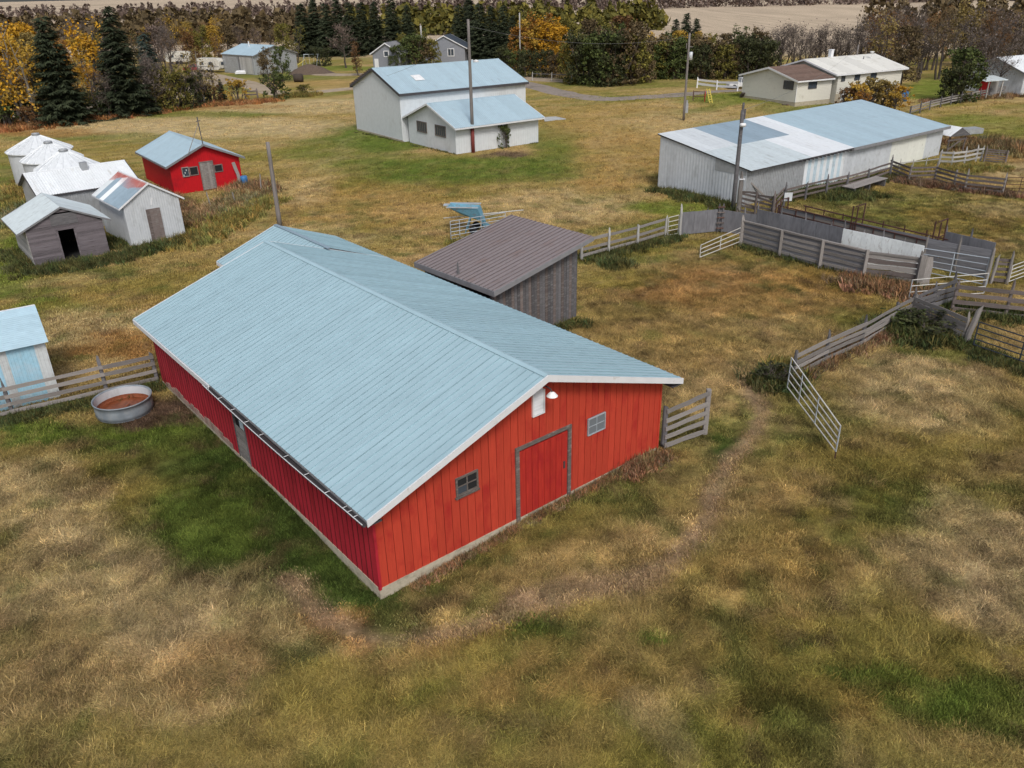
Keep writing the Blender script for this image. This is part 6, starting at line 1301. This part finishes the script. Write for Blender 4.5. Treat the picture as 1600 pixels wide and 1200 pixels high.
# ------------------------------------------------------------------ trees
def rot_to(d):
    d = Vector(d).normalized(); a = d.orthogonal().normalized(); return a, d.cross(a)
def leafquad(b, c, size, r, flat=.4):
    n = Vector((r.gauss(0, 1), r.gauss(0, 1), r.gauss(0, 1) + flat)).normalized(); a, q = rot_to(n); th = r.uniform(0, 6.28); a2 = a * math.cos(th) + q * math.sin(th); q2 = q * math.cos(th) - a * math.sin(th)
    s = size * r.uniform(.6, 1.3); i = len(b.v); b.v += [tuple(c - a2 * s * .6), tuple(c + q2 * s * .45), tuple(c + a2 * s * .6), tuple(c - q2 * s * .45)]; b.f.append((i, i + 1, i + 2, i + 3))
def wood_skeleton(r, h, spread, nl, stems=1, lean=.1, curved=.25, up=.6):
    """trunk(s) with limbs and twigs; returns tube mesh builder and the list of branch tips"""
    b = MB(); tips = []
    for s in range(stems):
        a0 = r.uniform(0, 6.28); off = Vector((math.cos(a0), math.sin(a0), 0)) * (0 if stems == 1 else r.uniform(.15, .6)); ln_ = Vector((r.gauss(0, lean), r.gauss(0, lean), 1)) + off * (.0 if stems == 1 else .35)
        pts = [off + Vector((0, 0, -.2))]; hh = h * r.uniform(.8, 1) if s else h
        for k in range(1, 7): pts.append(off + ln_ * (hh * .92 * k / 6) + Vector((r.gauss(0, .03), r.gauss(0, .03), 0)) * hh * .4)
        R0 = .018 * hh + .03; b.tube(pts, [R0 * (1 - .85 * k / 6) for k in range(7)], 6); tips.append(pts[-1])
        for j in range(nl):
            f = r.uniform(.22, .95); k = min(int(f * 6), 5); p = pts[k].lerp(pts[k + 1], f * 6 - k); a = r.uniform(0, 6.28); L_ = spread * (1.15 - .6 * f) * r.uniform(.6, 1.1)
            d = Vector((math.cos(a), math.sin(a), up + .5 * f)).normalized(); m1 = p + d * L_ * .5 + Vector((0, 0, L_ * .06)); e = m1 + (d + Vector((r.gauss(0, curved), r.gauss(0, curved), r.uniform(-.1, .35)))).normalized() * L_ * .5
            rb = R0 * (1 - .8 * f) * .5 + .012; b.tube([p, m1, e], [rb, rb * .65, rb * .25], 4, False); tips += [e, m1]
            for q in range(3):
                s0 = m1.lerp(e, r.uniform(0, .9)); e2 = s0 + (d + Vector((r.gauss(0, .6), r.gauss(0, .6), r.gauss(.15, .4)))).normalized() * L_ * .35; b.tube([s0, e2], [rb * .4, rb * .12], 3, False); tips.append(e2)
    return b, tips
def make_leafy(seed, h, spread, nclump, per, leaf, stems=1, low=.15, thin=False):
    r = random.Random(seed); wb_, tips = wood_skeleton(r, h, spread, 16 if stems == 1 else 8, stems); c = MB(); lo = h * low
    cl = [t_ for t_ in tips if t_.z > lo]; r.shuffle(cl)
    while len(cl) < nclump:
        f = r.random(); a = r.uniform(0, 6.28); z = lo + (h - lo) * f; q = spread * (.35 + .65 * math.sin(math.pi * min(1, .22 + f * .78)) ** .7) * math.sqrt(r.uniform(.25, 1)); cl.append(Vector((q * math.cos(a), q * math.sin(a), z)))
    cl2 = []
    for _ in range(nclump // 2):
        f = r.random() ** 1.2; a = r.uniform(0, 6.28); z = max(lo, .02 * h) + (h * .92 - lo) * f; q = spread * (.45 + .55 * math.sin(math.pi * min(1, .3 + f * .68)) ** .7) * math.sqrt(r.uniform(.35, 1)); cl2.append(Vector((q * math.cos(a), q * math.sin(a), z)))
    for p in cl2 + cl[:nclump - len(cl2)]:
        rad = h * .07 * r.uniform(.6, 1.5)
        for _ in range(int(per * r.uniform(.5, 1.4))):
            d = Vector((r.gauss(0, 1), r.gauss(0, 1), r.gauss(0, .75))); d = d.normalized() * rad * r.random() ** .4; leafquad(c, p + d, leaf, r)
    return wb_.mesh('trunk', 'bark'), c.mesh('crown', 'leaf_green')
def make_bare(seed, h, spread, stems=2, dens=420):
    r = random.Random(seed); wb_, tips = wood_skeleton(r, h, spread, 18 if stems == 1 else 9, stems, .12); c = MB()
    for _ in range(dens):
        p = r.choice(tips); d = Vector((r.gauss(0, .6), r.gauss(0, .6), r.uniform(.1, 1.1))).normalized(); L_ = h * .12 * r.uniform(.4, 1.2); s0 = p + Vector((r.gauss(0, .1), r.gauss(0, .1), r.gauss(0, .1))) * h * .3
        a, q = rot_to(d); w_ = .02 * r.uniform(.6, 1.4); e = s0 + d * L_; i = len(c.v); c.v += [tuple(s0 - a * w_), tuple(s0 + a * w_), tuple(e)]; c.f.append((i, i + 1, i + 2))
        for k in range(2):
            s1 = s0 + d * L_ * r.uniform(.2, .8); e1 = s1 + (d + Vector((r.gauss(0, .7), r.gauss(0, .7), r.gauss(0, .3)))).normalized() * L_ * .5; i = len(c.v); c.v += [tuple(s1 - q * w_ * .7), tuple(s1 + q * w_ * .7), tuple(e1)]; c.f.append((i, i + 1, i + 2))
    for _ in range(dens // 3): leafquad(c, r.choice(tips) + Vector((r.gauss(0, .08), r.gauss(0, .08), r.gauss(0, .08))) * h, .22, r)
    return wb_.mesh('trunk', 'bark'), c.mesh('crown', 'twig')
def make_spruce(seed, h, rad, dens=1.0):
    r = random.Random(seed); b = MB(); b.tube([(0, 0, -.2), (.05, 0, h * .5), (0, .05, h)], [.02 * h + .03, .012 * h, .01], 7); c = MB(); z = h * .06; k = 0
    while z < h * .985:
        f = 1 - z / h; n = max(5, int(12 * f + 5)); rr_ = rad * (f ** .72) * r.uniform(.8, 1.1) + .1
        for j in range(n):
            a = r.uniform(0, 6.28); L_ = rr_ * r.uniform(.65, 1.15); dz = -.26 * L_ + r.uniform(-.3, .3); segs = max(3, int(L_ / .28 * dens))
            for s in range(segs):
                u = (s + .6) / segs; p = Vector((math.cos(a) * L_ * u, math.sin(a) * L_ * u, z + dz * u + .18 * L_ * u * u)); w_ = .20 + .34 * (1 - u) + .06 * rad
                for side in (-1, 0, 1):
                    d = Vector((math.cos(a + side * .75), math.sin(a + side * .75), r.uniform(-.5, -.05))).normalized(); l2 = w_ * r.uniform(1.0, 1.8); x_ = d.cross(Vector((0, 0, 1))).normalized() * .075 * r.uniform(.8, 1.6) + Vector((0, 0, r.uniform(-.05, .05)))
                    q = p + d * l2; i = len(c.v); c.v += [tuple(p - x_), tuple(p + x_), tuple(q + x_ * .4 - Vector((0, 0, .06))), tuple(q - x_ * .4 - Vector((0, 0, .1)))]; c.f.append((i, i + 1, i + 2, i + 3))
        z += h * .022 * r.uniform(.7, 1.3) + .05; k += 1
    return b.mesh('trunk', 'bark'), c.mesh('crown', 'leaf_spruce')
PROT = {
    'leafy': [make_leafy(s, 8, 2.5, 140, 24, .25, 1, .1) for s in (1, 2, 3)],
    'bushy': [make_leafy(s, 6, 2.6, 210, 20, .25, 4, -.02) for s in (4, 5, 6)],
    'airy': [make_leafy(s, 9, 2.4, 80, 12, .24, 2, .2) for s in (7, 8, 9)],
    'narrow': [make_leafy(s, 9, 1.2, 70, 24, .22, 1, .12) for s in (10, 11)],
    'shrub': [make_leafy(s, 2.4, 1.3, 90, 20, .13, 5, -.02) for s in (12, 13, 14)],
    'bare': [make_bare(s, 8, 2.6, 2) for s in (15, 16, 17)],
    'baresingle': [make_bare(s, 8, 2.8, 1, 500) for s in (18, 19)],
    'spruce': [make_spruce(s, 12, 3.2) for s in (20, 21)],
    'sprucetall': [make_spruce(22, 13.5, 3.9, 1.3), make_spruce(23, 13.5, 4.0, 1.3)],
}
PH = {'leafy': 8, 'bushy': 6, 'airy': 9, 'narrow': 9, 'shrub': 2.4, 'bare': 8, 'baresingle': 8, 'spruce': 12, 'sprucetall': 13.5}
CW = {'leaf_spruce': 'dark green', 'leaf_spruce_blue': 'grey green', 'leaf_green': 'green', 'leaf_dark': 'dark green', 'leaf_olive': 'olive', 'leaf_yellow': 'yellow', 'leaf_gold': 'golden', 'leaf_straw': 'straw coloured', 'leaf_orange': 'orange', 'leaf_rust': 'rust coloured', 'leaf_brown': 'brown', 'leaf_plum': 'purplish', 'twig': 'grey brown'}
KW = {'leafy': 'full tree', 'bushy': 'bushy tree', 'airy': 'thin tree', 'narrow': 'narrow tree', 'shrub': 'bush', 'bare': 'bare twiggy tree', 'baresingle': 'bare tree', 'spruce': 'spruce', 'sprucetall': 'spruce'}
WH = [(20, 'at the far left edge'), (55, 'near the far left edge'), (90, 'just left of the big left spruce'), (120, 'behind the big left spruce'), (150, 'beside the golden larch'), (185, 'in the gap between the big spruces'), (225, 'behind the big right spruce'), (260, 'right of the big right spruce'), (290, 'near the distant red car'), (318, 'left of the white camper'), (350, 'behind the white camper'), (385, 'above the left end of the old grey barn'), (415, 'above the old grey barn roof'), (450, 'behind the gable of the old grey barn'), (480, 'behind the dirt pile'), (505, 'behind the swing set'), (530, 'right of the swing set'), (560, 'left of the gray cottage'), (600, 'behind the gray cottage gable'), (632, 'right of the gray cottage'), (655, 'left of the cream pole'), (685, 'right of the cream pole'), (725, 'behind the navy roof'), (745, 'behind the tallest pole'), (765, 'above the middle of the workshop roof'), (795, 'above the right part of the workshop roof'), (820, 'at the thin pale pole'), (840, 'right of the thin pale pole'), (865, 'above the dark rail fence'), (893, 'left of the big thicket'), (918, 'at the left flank of the big thicket'), (942, 'left of the middle of the big thicket'), (960, 'in the middle of the big thicket'), (980, 'right of the middle of the big thicket'), (1010, 'at the right flank of the big thicket'), (1035, 'in the hedge just right of the big thicket'), (1062, 'in the hedge left of the transformer pole'), (1085, 'in the hedge behind the transformer pole'), (1110, 'in the hedge above the red play frame'), (1135, 'in the hedge behind the white rail fence'), (1160, 'in the hedge behind the white pickup'), (1185, 'in the hedge left of the house wing gable'), (1215, 'above the house wing gable'), (1245, 'above the brown wing roof'), (1270, 'above the left end of the main house roof'), (1300, 'behind the house chimney'), (1330, 'behind the middle of the farmhouse roof'), (1360, 'behind the right part of the farmhouse roof'), (1385, 'above the satellite dish end of the farmhouse'), (1410, 'at the right end of the farmhouse'), (1435, 'above the blue barrel'), (1460, 'behind the bright lawn right of the farmhouse'), (1485, 'left of the round green tree'), (1510, 'behind the round green tree'), (1535, 'above the porch with the red door'), (1560, 'at the left end of the corner shed roof'), (1590, 'above the corner shed roof'), (1620, 'at the right edge above the corner shed'), (9999, 'beyond the right edge')]
def tree(kind, q, h, leaf, label, cat='tree', group=None, name='tree', wide=1.0, var=None, bark='bark', off=(0, 0)):
    
    if group:
        px_ = q[0]; wh = next(w_ for x_, w_ in WH if px_ < x_); row = 'front' if q[1] > {0: 184, 1: 120, 2: 115, 3: 120}[0 if px_ < 340 else 1 if px_ < 1200 else 2 if px_ < 1340 else 3] else 'back' if q[1] < {0: 150, 1: 100, 2: 111, 3: 106}[0 if px_ < 340 else 1 if px_ < 1200 else 2 if px_ < 1340 else 3] else 'middle'
        sz = 'tall' if h > PH[kind] * 1.08 else 'low' if h < PH[kind] * .88 else 'middling'
        label = f'{sz} {CW[leaf]} {KW[kind]}, {row} row, {wh}'
        while len(label.split()) > 16: label = label.replace(' twiggy', '', 1) if ' twiggy' in label else label.replace(f', {row} row', '', 1)
    loc = P(*q) if len(q) == 2 else Vector(q); loc = loc + Vector((off[0], off[1], 0)); t = thing(name, label, cat, loc, rnd.uniform(0, 6.28), group)
    tm, cm = PROT[kind][var if var is not None else rnd.randrange(len(PROT[kind]))]; s = h / PH[kind]
    for nm, me_, m_ in (('trunk', tm, bark), ('crown', cm, leaf)):
        o = bpy.data.objects.new(nm, me_); C.objects.link(o); o.parent = t; o.scale = (s * wide, s * wide, s); o.material_slots[0].link = 'OBJECT'; o.material_slots[0].material = MATS[m_]
    return t
# --- the shelter belt at the upper left
tree('sprucetall', (106, 193), 13.6, 'leaf_spruce', 'large dark spruce, left one of the two big spruces at the upper left', 'spruce', name='spruce_tree', var=0)
tree('sprucetall', (203, 180), 14.2, 'leaf_spruce', 'large dark spruce, right one of the two big spruces, with bare trunk foot', 'spruce', name='spruce_tree', var=1)
tree('spruce', (247, 168), 10.5, 'leaf_spruce_blue', 'slimmer grey green spruce just right of the two big spruces', 'spruce', name='spruce_tree')
tree('spruce', (122, 190), 6.5, 'leaf_spruce', 'small spruce tucked in at the foot of the left big spruce', 'spruce', name='spruce_tree')
tree('narrow', (147, 172), 13.0, 'leaf_gold', 'bright golden larch glowing between the two big spruces', 'larch', name='larch_tree')
tree('spruce', (348, 156), 3.2, 'leaf_spruce', 'knee high young spruce left of the golden bush by the dirt track', 'spruce', name='spruce_tree')
tree('shrub', (372, 158), 3.2, 'leaf_yellow', 'rounded golden bush right of the young spruce', 'bush', name='bush')
tree('shrub', (432, 156), 3.8, 'leaf_green', 'green spreading shrub at the fork of the dirt tracks', 'bush', name='bush', wide=1.2)
tree('shrub', (478, 148), 1.6, 'leaf_olive', 'low olive clump by a stake right of the dirt track shrub', 'bush', name='bush', wide=1.8)
tree('airy', (322, 164), 8.6, 'leaf_straw', 'thin pale yellow tree in front of the camper trailer', 'tree', bark='bark_pale')
tree('bushy', (272, 172), 5.6, 'leaf_olive', 'dense olive green bush at the right end of the shelter belt', 'bush', name='bush')
tree('bushy', (296, 168), 4.6, 'leaf_dark', 'dark bush at the foot of the pale yellow tree', 'bush', name='bush')
gY = 'thin yellow autumn trees at the far left'; lY = 'thin yellow autumn tree with bare grey stem at the far left'
for x, y, h, k, lf in ((6, 200, 11.5, 'airy', 'leaf_yellow'), (28, 198, 12.5, 'airy', 'leaf_gold'), (48, 196, 11, 'airy', 'leaf_yellow'), (-14, 203, 12, 'airy', 'leaf_gold'), (66, 194, 11.5, 'airy', 'leaf_yellow')):
    tree(k, (x, y), h, lf, lY, 'tree', gY, 'birch_tree', bark='bark_pale')
gB = 'bare grey undergrowth of the shelter belt'; lB = 'bare grey brown tree in the shelter belt behind the sheds'
for x, y, h in ((15, 196, 7), (40, 194, 6.5), (60, 193, 7.5), (80, 191, 8), (92, 192, 6), (130, 186, 6), (160, 184, 7), (176, 184, 6), (228, 176, 8), (240, 176, 7), (258, 172, 8), (310, 166, 6), (334, 162, 5.5), (285, 170, 7)):
    tree('bare', (x, y), h, 'twig', lB, 'tree', gB, 'bare_tree')
gO = 'olive and rust bushes along the shelter belt'; lO = 'olive or rust coloured bush under the shelter belt trees'
for x, y, h, lf in ((150, 182, 3.5, 'leaf_olive'), (172, 182, 3.2, 'leaf_green'), (236, 174, 3.0, 'leaf_olive'), (255, 172, 3.6, 'leaf_straw'), (225, 178, 3, 'leaf_dark'), (30, 196, 3.4, 'leaf_dark'), (8, 200, 3.2, 'leaf_green'), (75, 192, 3.2, 'leaf_dark'), (310, 164, 3.2, 'leaf_dark'), (335, 161, 2.6, 'leaf_rust'), (52, 198, 2.6, 'leaf_rust')):
    tree('shrub', (x, y), h, lf, lO, 'bush', gO, 'bush', wide=1.3)
# --- woods beyond the country road at the left
gW_ = 'mixed autumn trees beyond the road at the left'; lW = 'autumn tree in the mixed wood beyond the road at the left'
for i in range(40):
    x = -60 + i * 10.5 + rnd.uniform(-6, 6); y = 168 - (x + 60) * .13 - rnd.uniform(10, 46)
    if x > 250 and y > 112: y = rnd.uniform(92, 108)
    lf = rnd.choice(['leaf_dark', 'leaf_gold', 'leaf_orange', 'leaf_brown', 'leaf_plum', 'leaf_yellow', 'leaf_yellow', 'leaf_rust', 'leaf_straw'])
    k = rnd.choice(['leafy', 'airy', 'bare', 'bushy', 'airy']); tree(k, (x, y), rnd.uniform(7, 10.5), 'twig' if k == 'bare' and rnd.random() < .6 else lf, lW, 'tree', gW_)
# --- around the old grey barn
tree('leafy', (420, 125), 5.6, 'leaf_brown', 'small brown leaved tree standing before the gable of the old grey barn', var=0)
tree('leafy', (443, 127), 6.0, 'leaf_green', 'small brownish green tree right of the brown one before the old grey barn', var=1)
tree('narrow', (560, 118), 6.6, 'leaf_rust', 'narrow rust coloured tree left of the workshop roof')
tree('baresingle', (541, 106), 8.5, 'leaf_plum', 'dark leaning plum tree between the swing set and the grey cottage', wide=1.2)
tree('bushy', (503, 103), 3.8, 'leaf_dark', 'dark shrub right of the swing set', 'bush', name='bush', wide=1.4)
tree('airy', (462, 98), 9.0, 'leaf_olive', 'yellow green tree behind the gable of the old grey barn')
gS = 'dark spruces in the back rows'; lS = 'dark spruce in the back rows behind the far buildings'
for x, y, h in ((478, 88, 13), (497, 86, 14), (516, 88, 13), (534, 86, 14), (552, 88, 13), (570, 85, 13), (720, 93, 12), (738, 92, 12), (752, 96, 12.5), (770, 98, 12), (788, 96, 12), (803, 99, 10), (590, 82, 13), (616, 82, 14), (1052, 102, 9), (1068, 100, 10), (1084, 101, 9), (640, 84, 12), (735, 88, 14)):
    tree('spruce', (x, y), h, 'leaf_spruce', lS, 'spruce', gS, 'spruce_tree')
gR = 'rust and yellow trees behind the old grey barn and cottage'; lR = 'autumn tree behind the old grey barn or beside the cottage'
for x, y, h, lf, k in ((272, 100, 7, 'leaf_rust', 'bare'), (300, 98, 7.5, 'leaf_rust', 'leafy'), (318, 97, 8, 'leaf_olive', 'leafy'), (338, 95, 8, 'leaf_yellow', 'leafy'), (358, 93, 8, 'leaf_brown', 'leafy'), (376, 92, 8, 'leaf_plum', 'bare'), (400, 88, 7, 'leaf_plum', 'bare'), (424, 88, 7, 'leaf_brown', 'bare'), (446, 92, 8, 'leaf_olive', 'leafy'), (630, 103, 6.5, 'leaf_olive', 'leafy'), (646, 105, 6.6, 'leaf_green', 'bushy'), (660, 104, 5.8, 'leaf_brown', 'bushy'), (674, 103, 5.6, 'leaf_olive', 'bushy'), (622, 108, 4.6, 'leaf_green', 'bushy')):
    tree(k, (x, y), h, lf, lR, 'tree', gR)
# --- right of the workshop: golden trees, the big thicket, the hedge
gG = 'golden and orange trees above the right end of the workshop'; lG = 'golden orange tree above the right end of the workshop'
for x, y, h, lf in ((812, 112, 8, 'leaf_orange'), (828, 110, 9, 'leaf_yellow'), (846, 108, 10, 'leaf_orange'), (862, 111, 9.5, 'leaf_gold'), (876, 114, 8, 'leaf_gold'), (838, 102, 10, 'leaf_olive'), (884, 104, 9, 'leaf_olive')):
    tree('leafy', (x, y), h, lf, lG, 'tree', gG, wide=1.2)
for x, y, h, lf in ((806, 118, 4.5, 'leaf_green'), (824, 120, 4.2, 'leaf_dark'), (846, 120, 4.6, 'leaf_dark'), (866, 121, 4.0, 'leaf_brown'), (788, 113, 5, 'leaf_dark')):
    tree('bushy', (x, y), h, lf, 'dark bush below the golden trees at the right end of the workshop', 'bush', 'dark bushes below the golden trees', 'bush')
gT = 'trees of the big dark thicket above the driveway'; lT = 'tree of the big dark brown thicket above the gravel driveway'
for x, y, h, lf, k in ((900, 129, 7.5, 'leaf_olive', 'bushy'), (915, 131, 8, 'leaf_dark', 'bushy'), (932, 133, 8.2, 'leaf_green', 'bushy'), (950, 133, 8, 'leaf_dark', 'bushy'), (967, 132, 8.6, 'leaf_brown', 'bushy'), (984, 131, 7.6, 'leaf_olive', 'bushy'), (998, 128, 7, 'leaf_brown', 'bushy'), (920, 122, 9.5, 'leaf_brown', 'leafy'), (945, 120, 10, 'leaf_olive', 'leafy'), (970, 120, 10, 'leaf_rust', 'leafy'), (990, 120, 9, 'leaf_brown', 'leafy'), (905, 120, 9, 'leaf_olive', 'leafy'), (957, 132, 5, 'leaf_green', 'bushy'), (938, 134, 4.5, 'leaf_dark', 'bushy')):
    tree(k, (x, y), h, lf, lT, 'tree', gT)
gH = 'hedge trees behind the lawn left of the farmhouse'; lH = 'olive green hedge tree behind the lawn left of the farmhouse'
for i, x in enumerate(range(1016, 1200, 13)):
    tree('bushy', (x, 123 - (i % 3)), rnd.uniform(5.4, 6.6), rnd.choice(['leaf_green', 'leaf_olive', 'leaf_dark', 'leaf_dark', 'leaf_olive', 'leaf_brown']), lH, 'tree', gH)
for i, x in enumerate(range(1022, 1200, 18)):
    tree('leafy', (x, 115), rnd.uniform(6.5, 7.8), rnd.choice(['leaf_olive', 'leaf_green', 'leaf_yellow', 'leaf_brown']), lH, 'tree', gH)
# --- bare row behind the farmhouse
gN = 'row of leaning bare trees behind the farmhouse'; lN = 'leaning bare tree behind the farmhouse roof'
for i, x in enumerate(range(1190, 1352, 9)):
    tree('bare', (x + rnd.uniform(-4, 4), 112 + rnd.uniform(-3, 4)), rnd.uniform(6.5, 8.5), 'twig', lN, 'tree', gN, 'bare_tree')
# --- wood at the upper right
gU = 'autumn trees of the wood at the upper right'; lU = 'rust brown autumn tree of the wood at the upper right'
for i in range(62):
    x = 1345 + rnd.random() * 300; y = 134 - rnd.random() * 46
    if 1520 < x and y > 118: y = rnd.uniform(95, 118)
    lf = rnd.choice(['leaf_rust', 'leaf_brown', 'leaf_brown', 'leaf_plum', 'leaf_plum', 'leaf_straw', 'leaf_rust', 'leaf_plum']); k = rnd.choice(['airy', 'airy', 'bare', 'bare', 'bare', 'leafy'])
    tree(k, (x, y), rnd.uniform(7.5, 11), 'twig' if k == 'bare' and rnd.random() < .7 else lf, lU, 'tree', gU)
tree('bushy', (1497, 158), 6.6, 'leaf_green', 'round dark green tree standing alone left of the porch with the red door', name='round_tree', var=0)
tree('bushy', (1488, 160), 4.5, 'leaf_dark', 'dark green bush under the round tree left of the porch', 'bush', name='bush', var=1)
tree('baresingle', (1534, 152), 7.5, 'twig', 'bare spreading tree in front of the corner shed roof', name='bare_tree', wide=1.2)
tree('baresingle', (1552, 150), 6.5, 'twig', 'slim bare tree right of the porch before the corner shed wall', name='bare_tree')
gC = 'autumn bushes in front of the farmhouse'; lC = 'rust and golden autumn bush between the farmhouse and the machine shed'
for x, y, h, lf in ((1320, 170, 2.6, 'leaf_rust'), (1335, 171, 3.2, 'leaf_yellow'), (1352, 170, 3.8, 'leaf_straw'), (1368, 169, 3.6, 'leaf_straw'), (1384, 168, 3.0, 'leaf_yellow'), (1400, 166, 2.6, 'leaf_gold'), (1345, 175, 2.4, 'leaf_orange'), (1392, 172, 2.2, 'leaf_yellow')):
    tree('shrub', (x, y), h, lf, lC, 'bush', gC, 'bush', wide=1.1)
tree('shrub', (788, 231), 2.4, 'leaf_green', 'single green shrub growing against the long wall of the annex', 'bush', name='bush', wide=.6)
tree('shrub', (1450, 520), 1.1, 'leaf_dark', 'dark leafy bush growing against the tight board fence in the paddock', 'bush', name='bush', wide=2.6, var=0)
tree('shrub', (1412, 512), .9, 'leaf_green', 'low green bush with pale seed heads at the post of the paddock fence', 'bush', name='bush', wide=2.2, var=1)
tree('shrub', (1214, 600), .8, 'leaf_dark', 'low dark weed bush at the hinge of the open silver gate', 'bush', name='bush', wide=2.0, var=2)
# trees that would share a description: tell them apart by their order from left to right
_same = {}
for o in C.objects:
    if o.parent is None and o.get('group') and o.get('label') and o.name.split('.')[0] in ('tree', 'bare_tree', 'spruce_tree', 'bush', 'birch_tree'):
        _same.setdefault(o['label'], []).append(o)
for lb_, os_ in _same.items():
    if len(os_) > 1:
        os_.sort(key=lambda o: o.location.x / o.location.y); n = len(os_)
        for i, o in enumerate(os_):
            wd = 'leftmost' if i == 0 else 'rightmost' if i == n - 1 else 'second' if i == 1 else 'third'
            l2 = f'{wd} {lb_}'
            while len(l2.split()) > 16: l2 = l2.replace(' twiggy', '', 1) if ' twiggy' in l2 else l2.replace(' middling', '', 1) if ' middling' in l2 else ' '.join(l2.split()[:16])
            o['label'] = l2
# woods on the skyline beyond the fields, one mass each
def far_wood(label_seed, x0, x1, y0, y1, n, mats_):
    r = random.Random(label_seed); bb = MB()
    for _ in range(n):
        x = r.uniform(x0, x1); y = r.uniform(y0, y1); h = r.uniform(6, 11)
        for _ in range(70):
            u = r.random(); leafquad(bb, Vector((x + r.gauss(0, 2.6) * (1.1 - u), y + r.gauss(0, 2.6) * (1.1 - u), .3 + u * h)), .95 if _ % 4 else 2.4, r)
    o = bb.build('far_woods', mats_); o['kind'] = 'stuff'
far_wood(1, -420, -60, 300, 340, 520, 'leaf_brown'); far_wood(2, -520, 900, 640, 690, 900, 'leaf_plum'); far_wood(3, 120, 420, 250, 300, 420, 'leaf_brown'); far_wood(4, -60, 60, 330, 350, 140, 'leaf_olive')
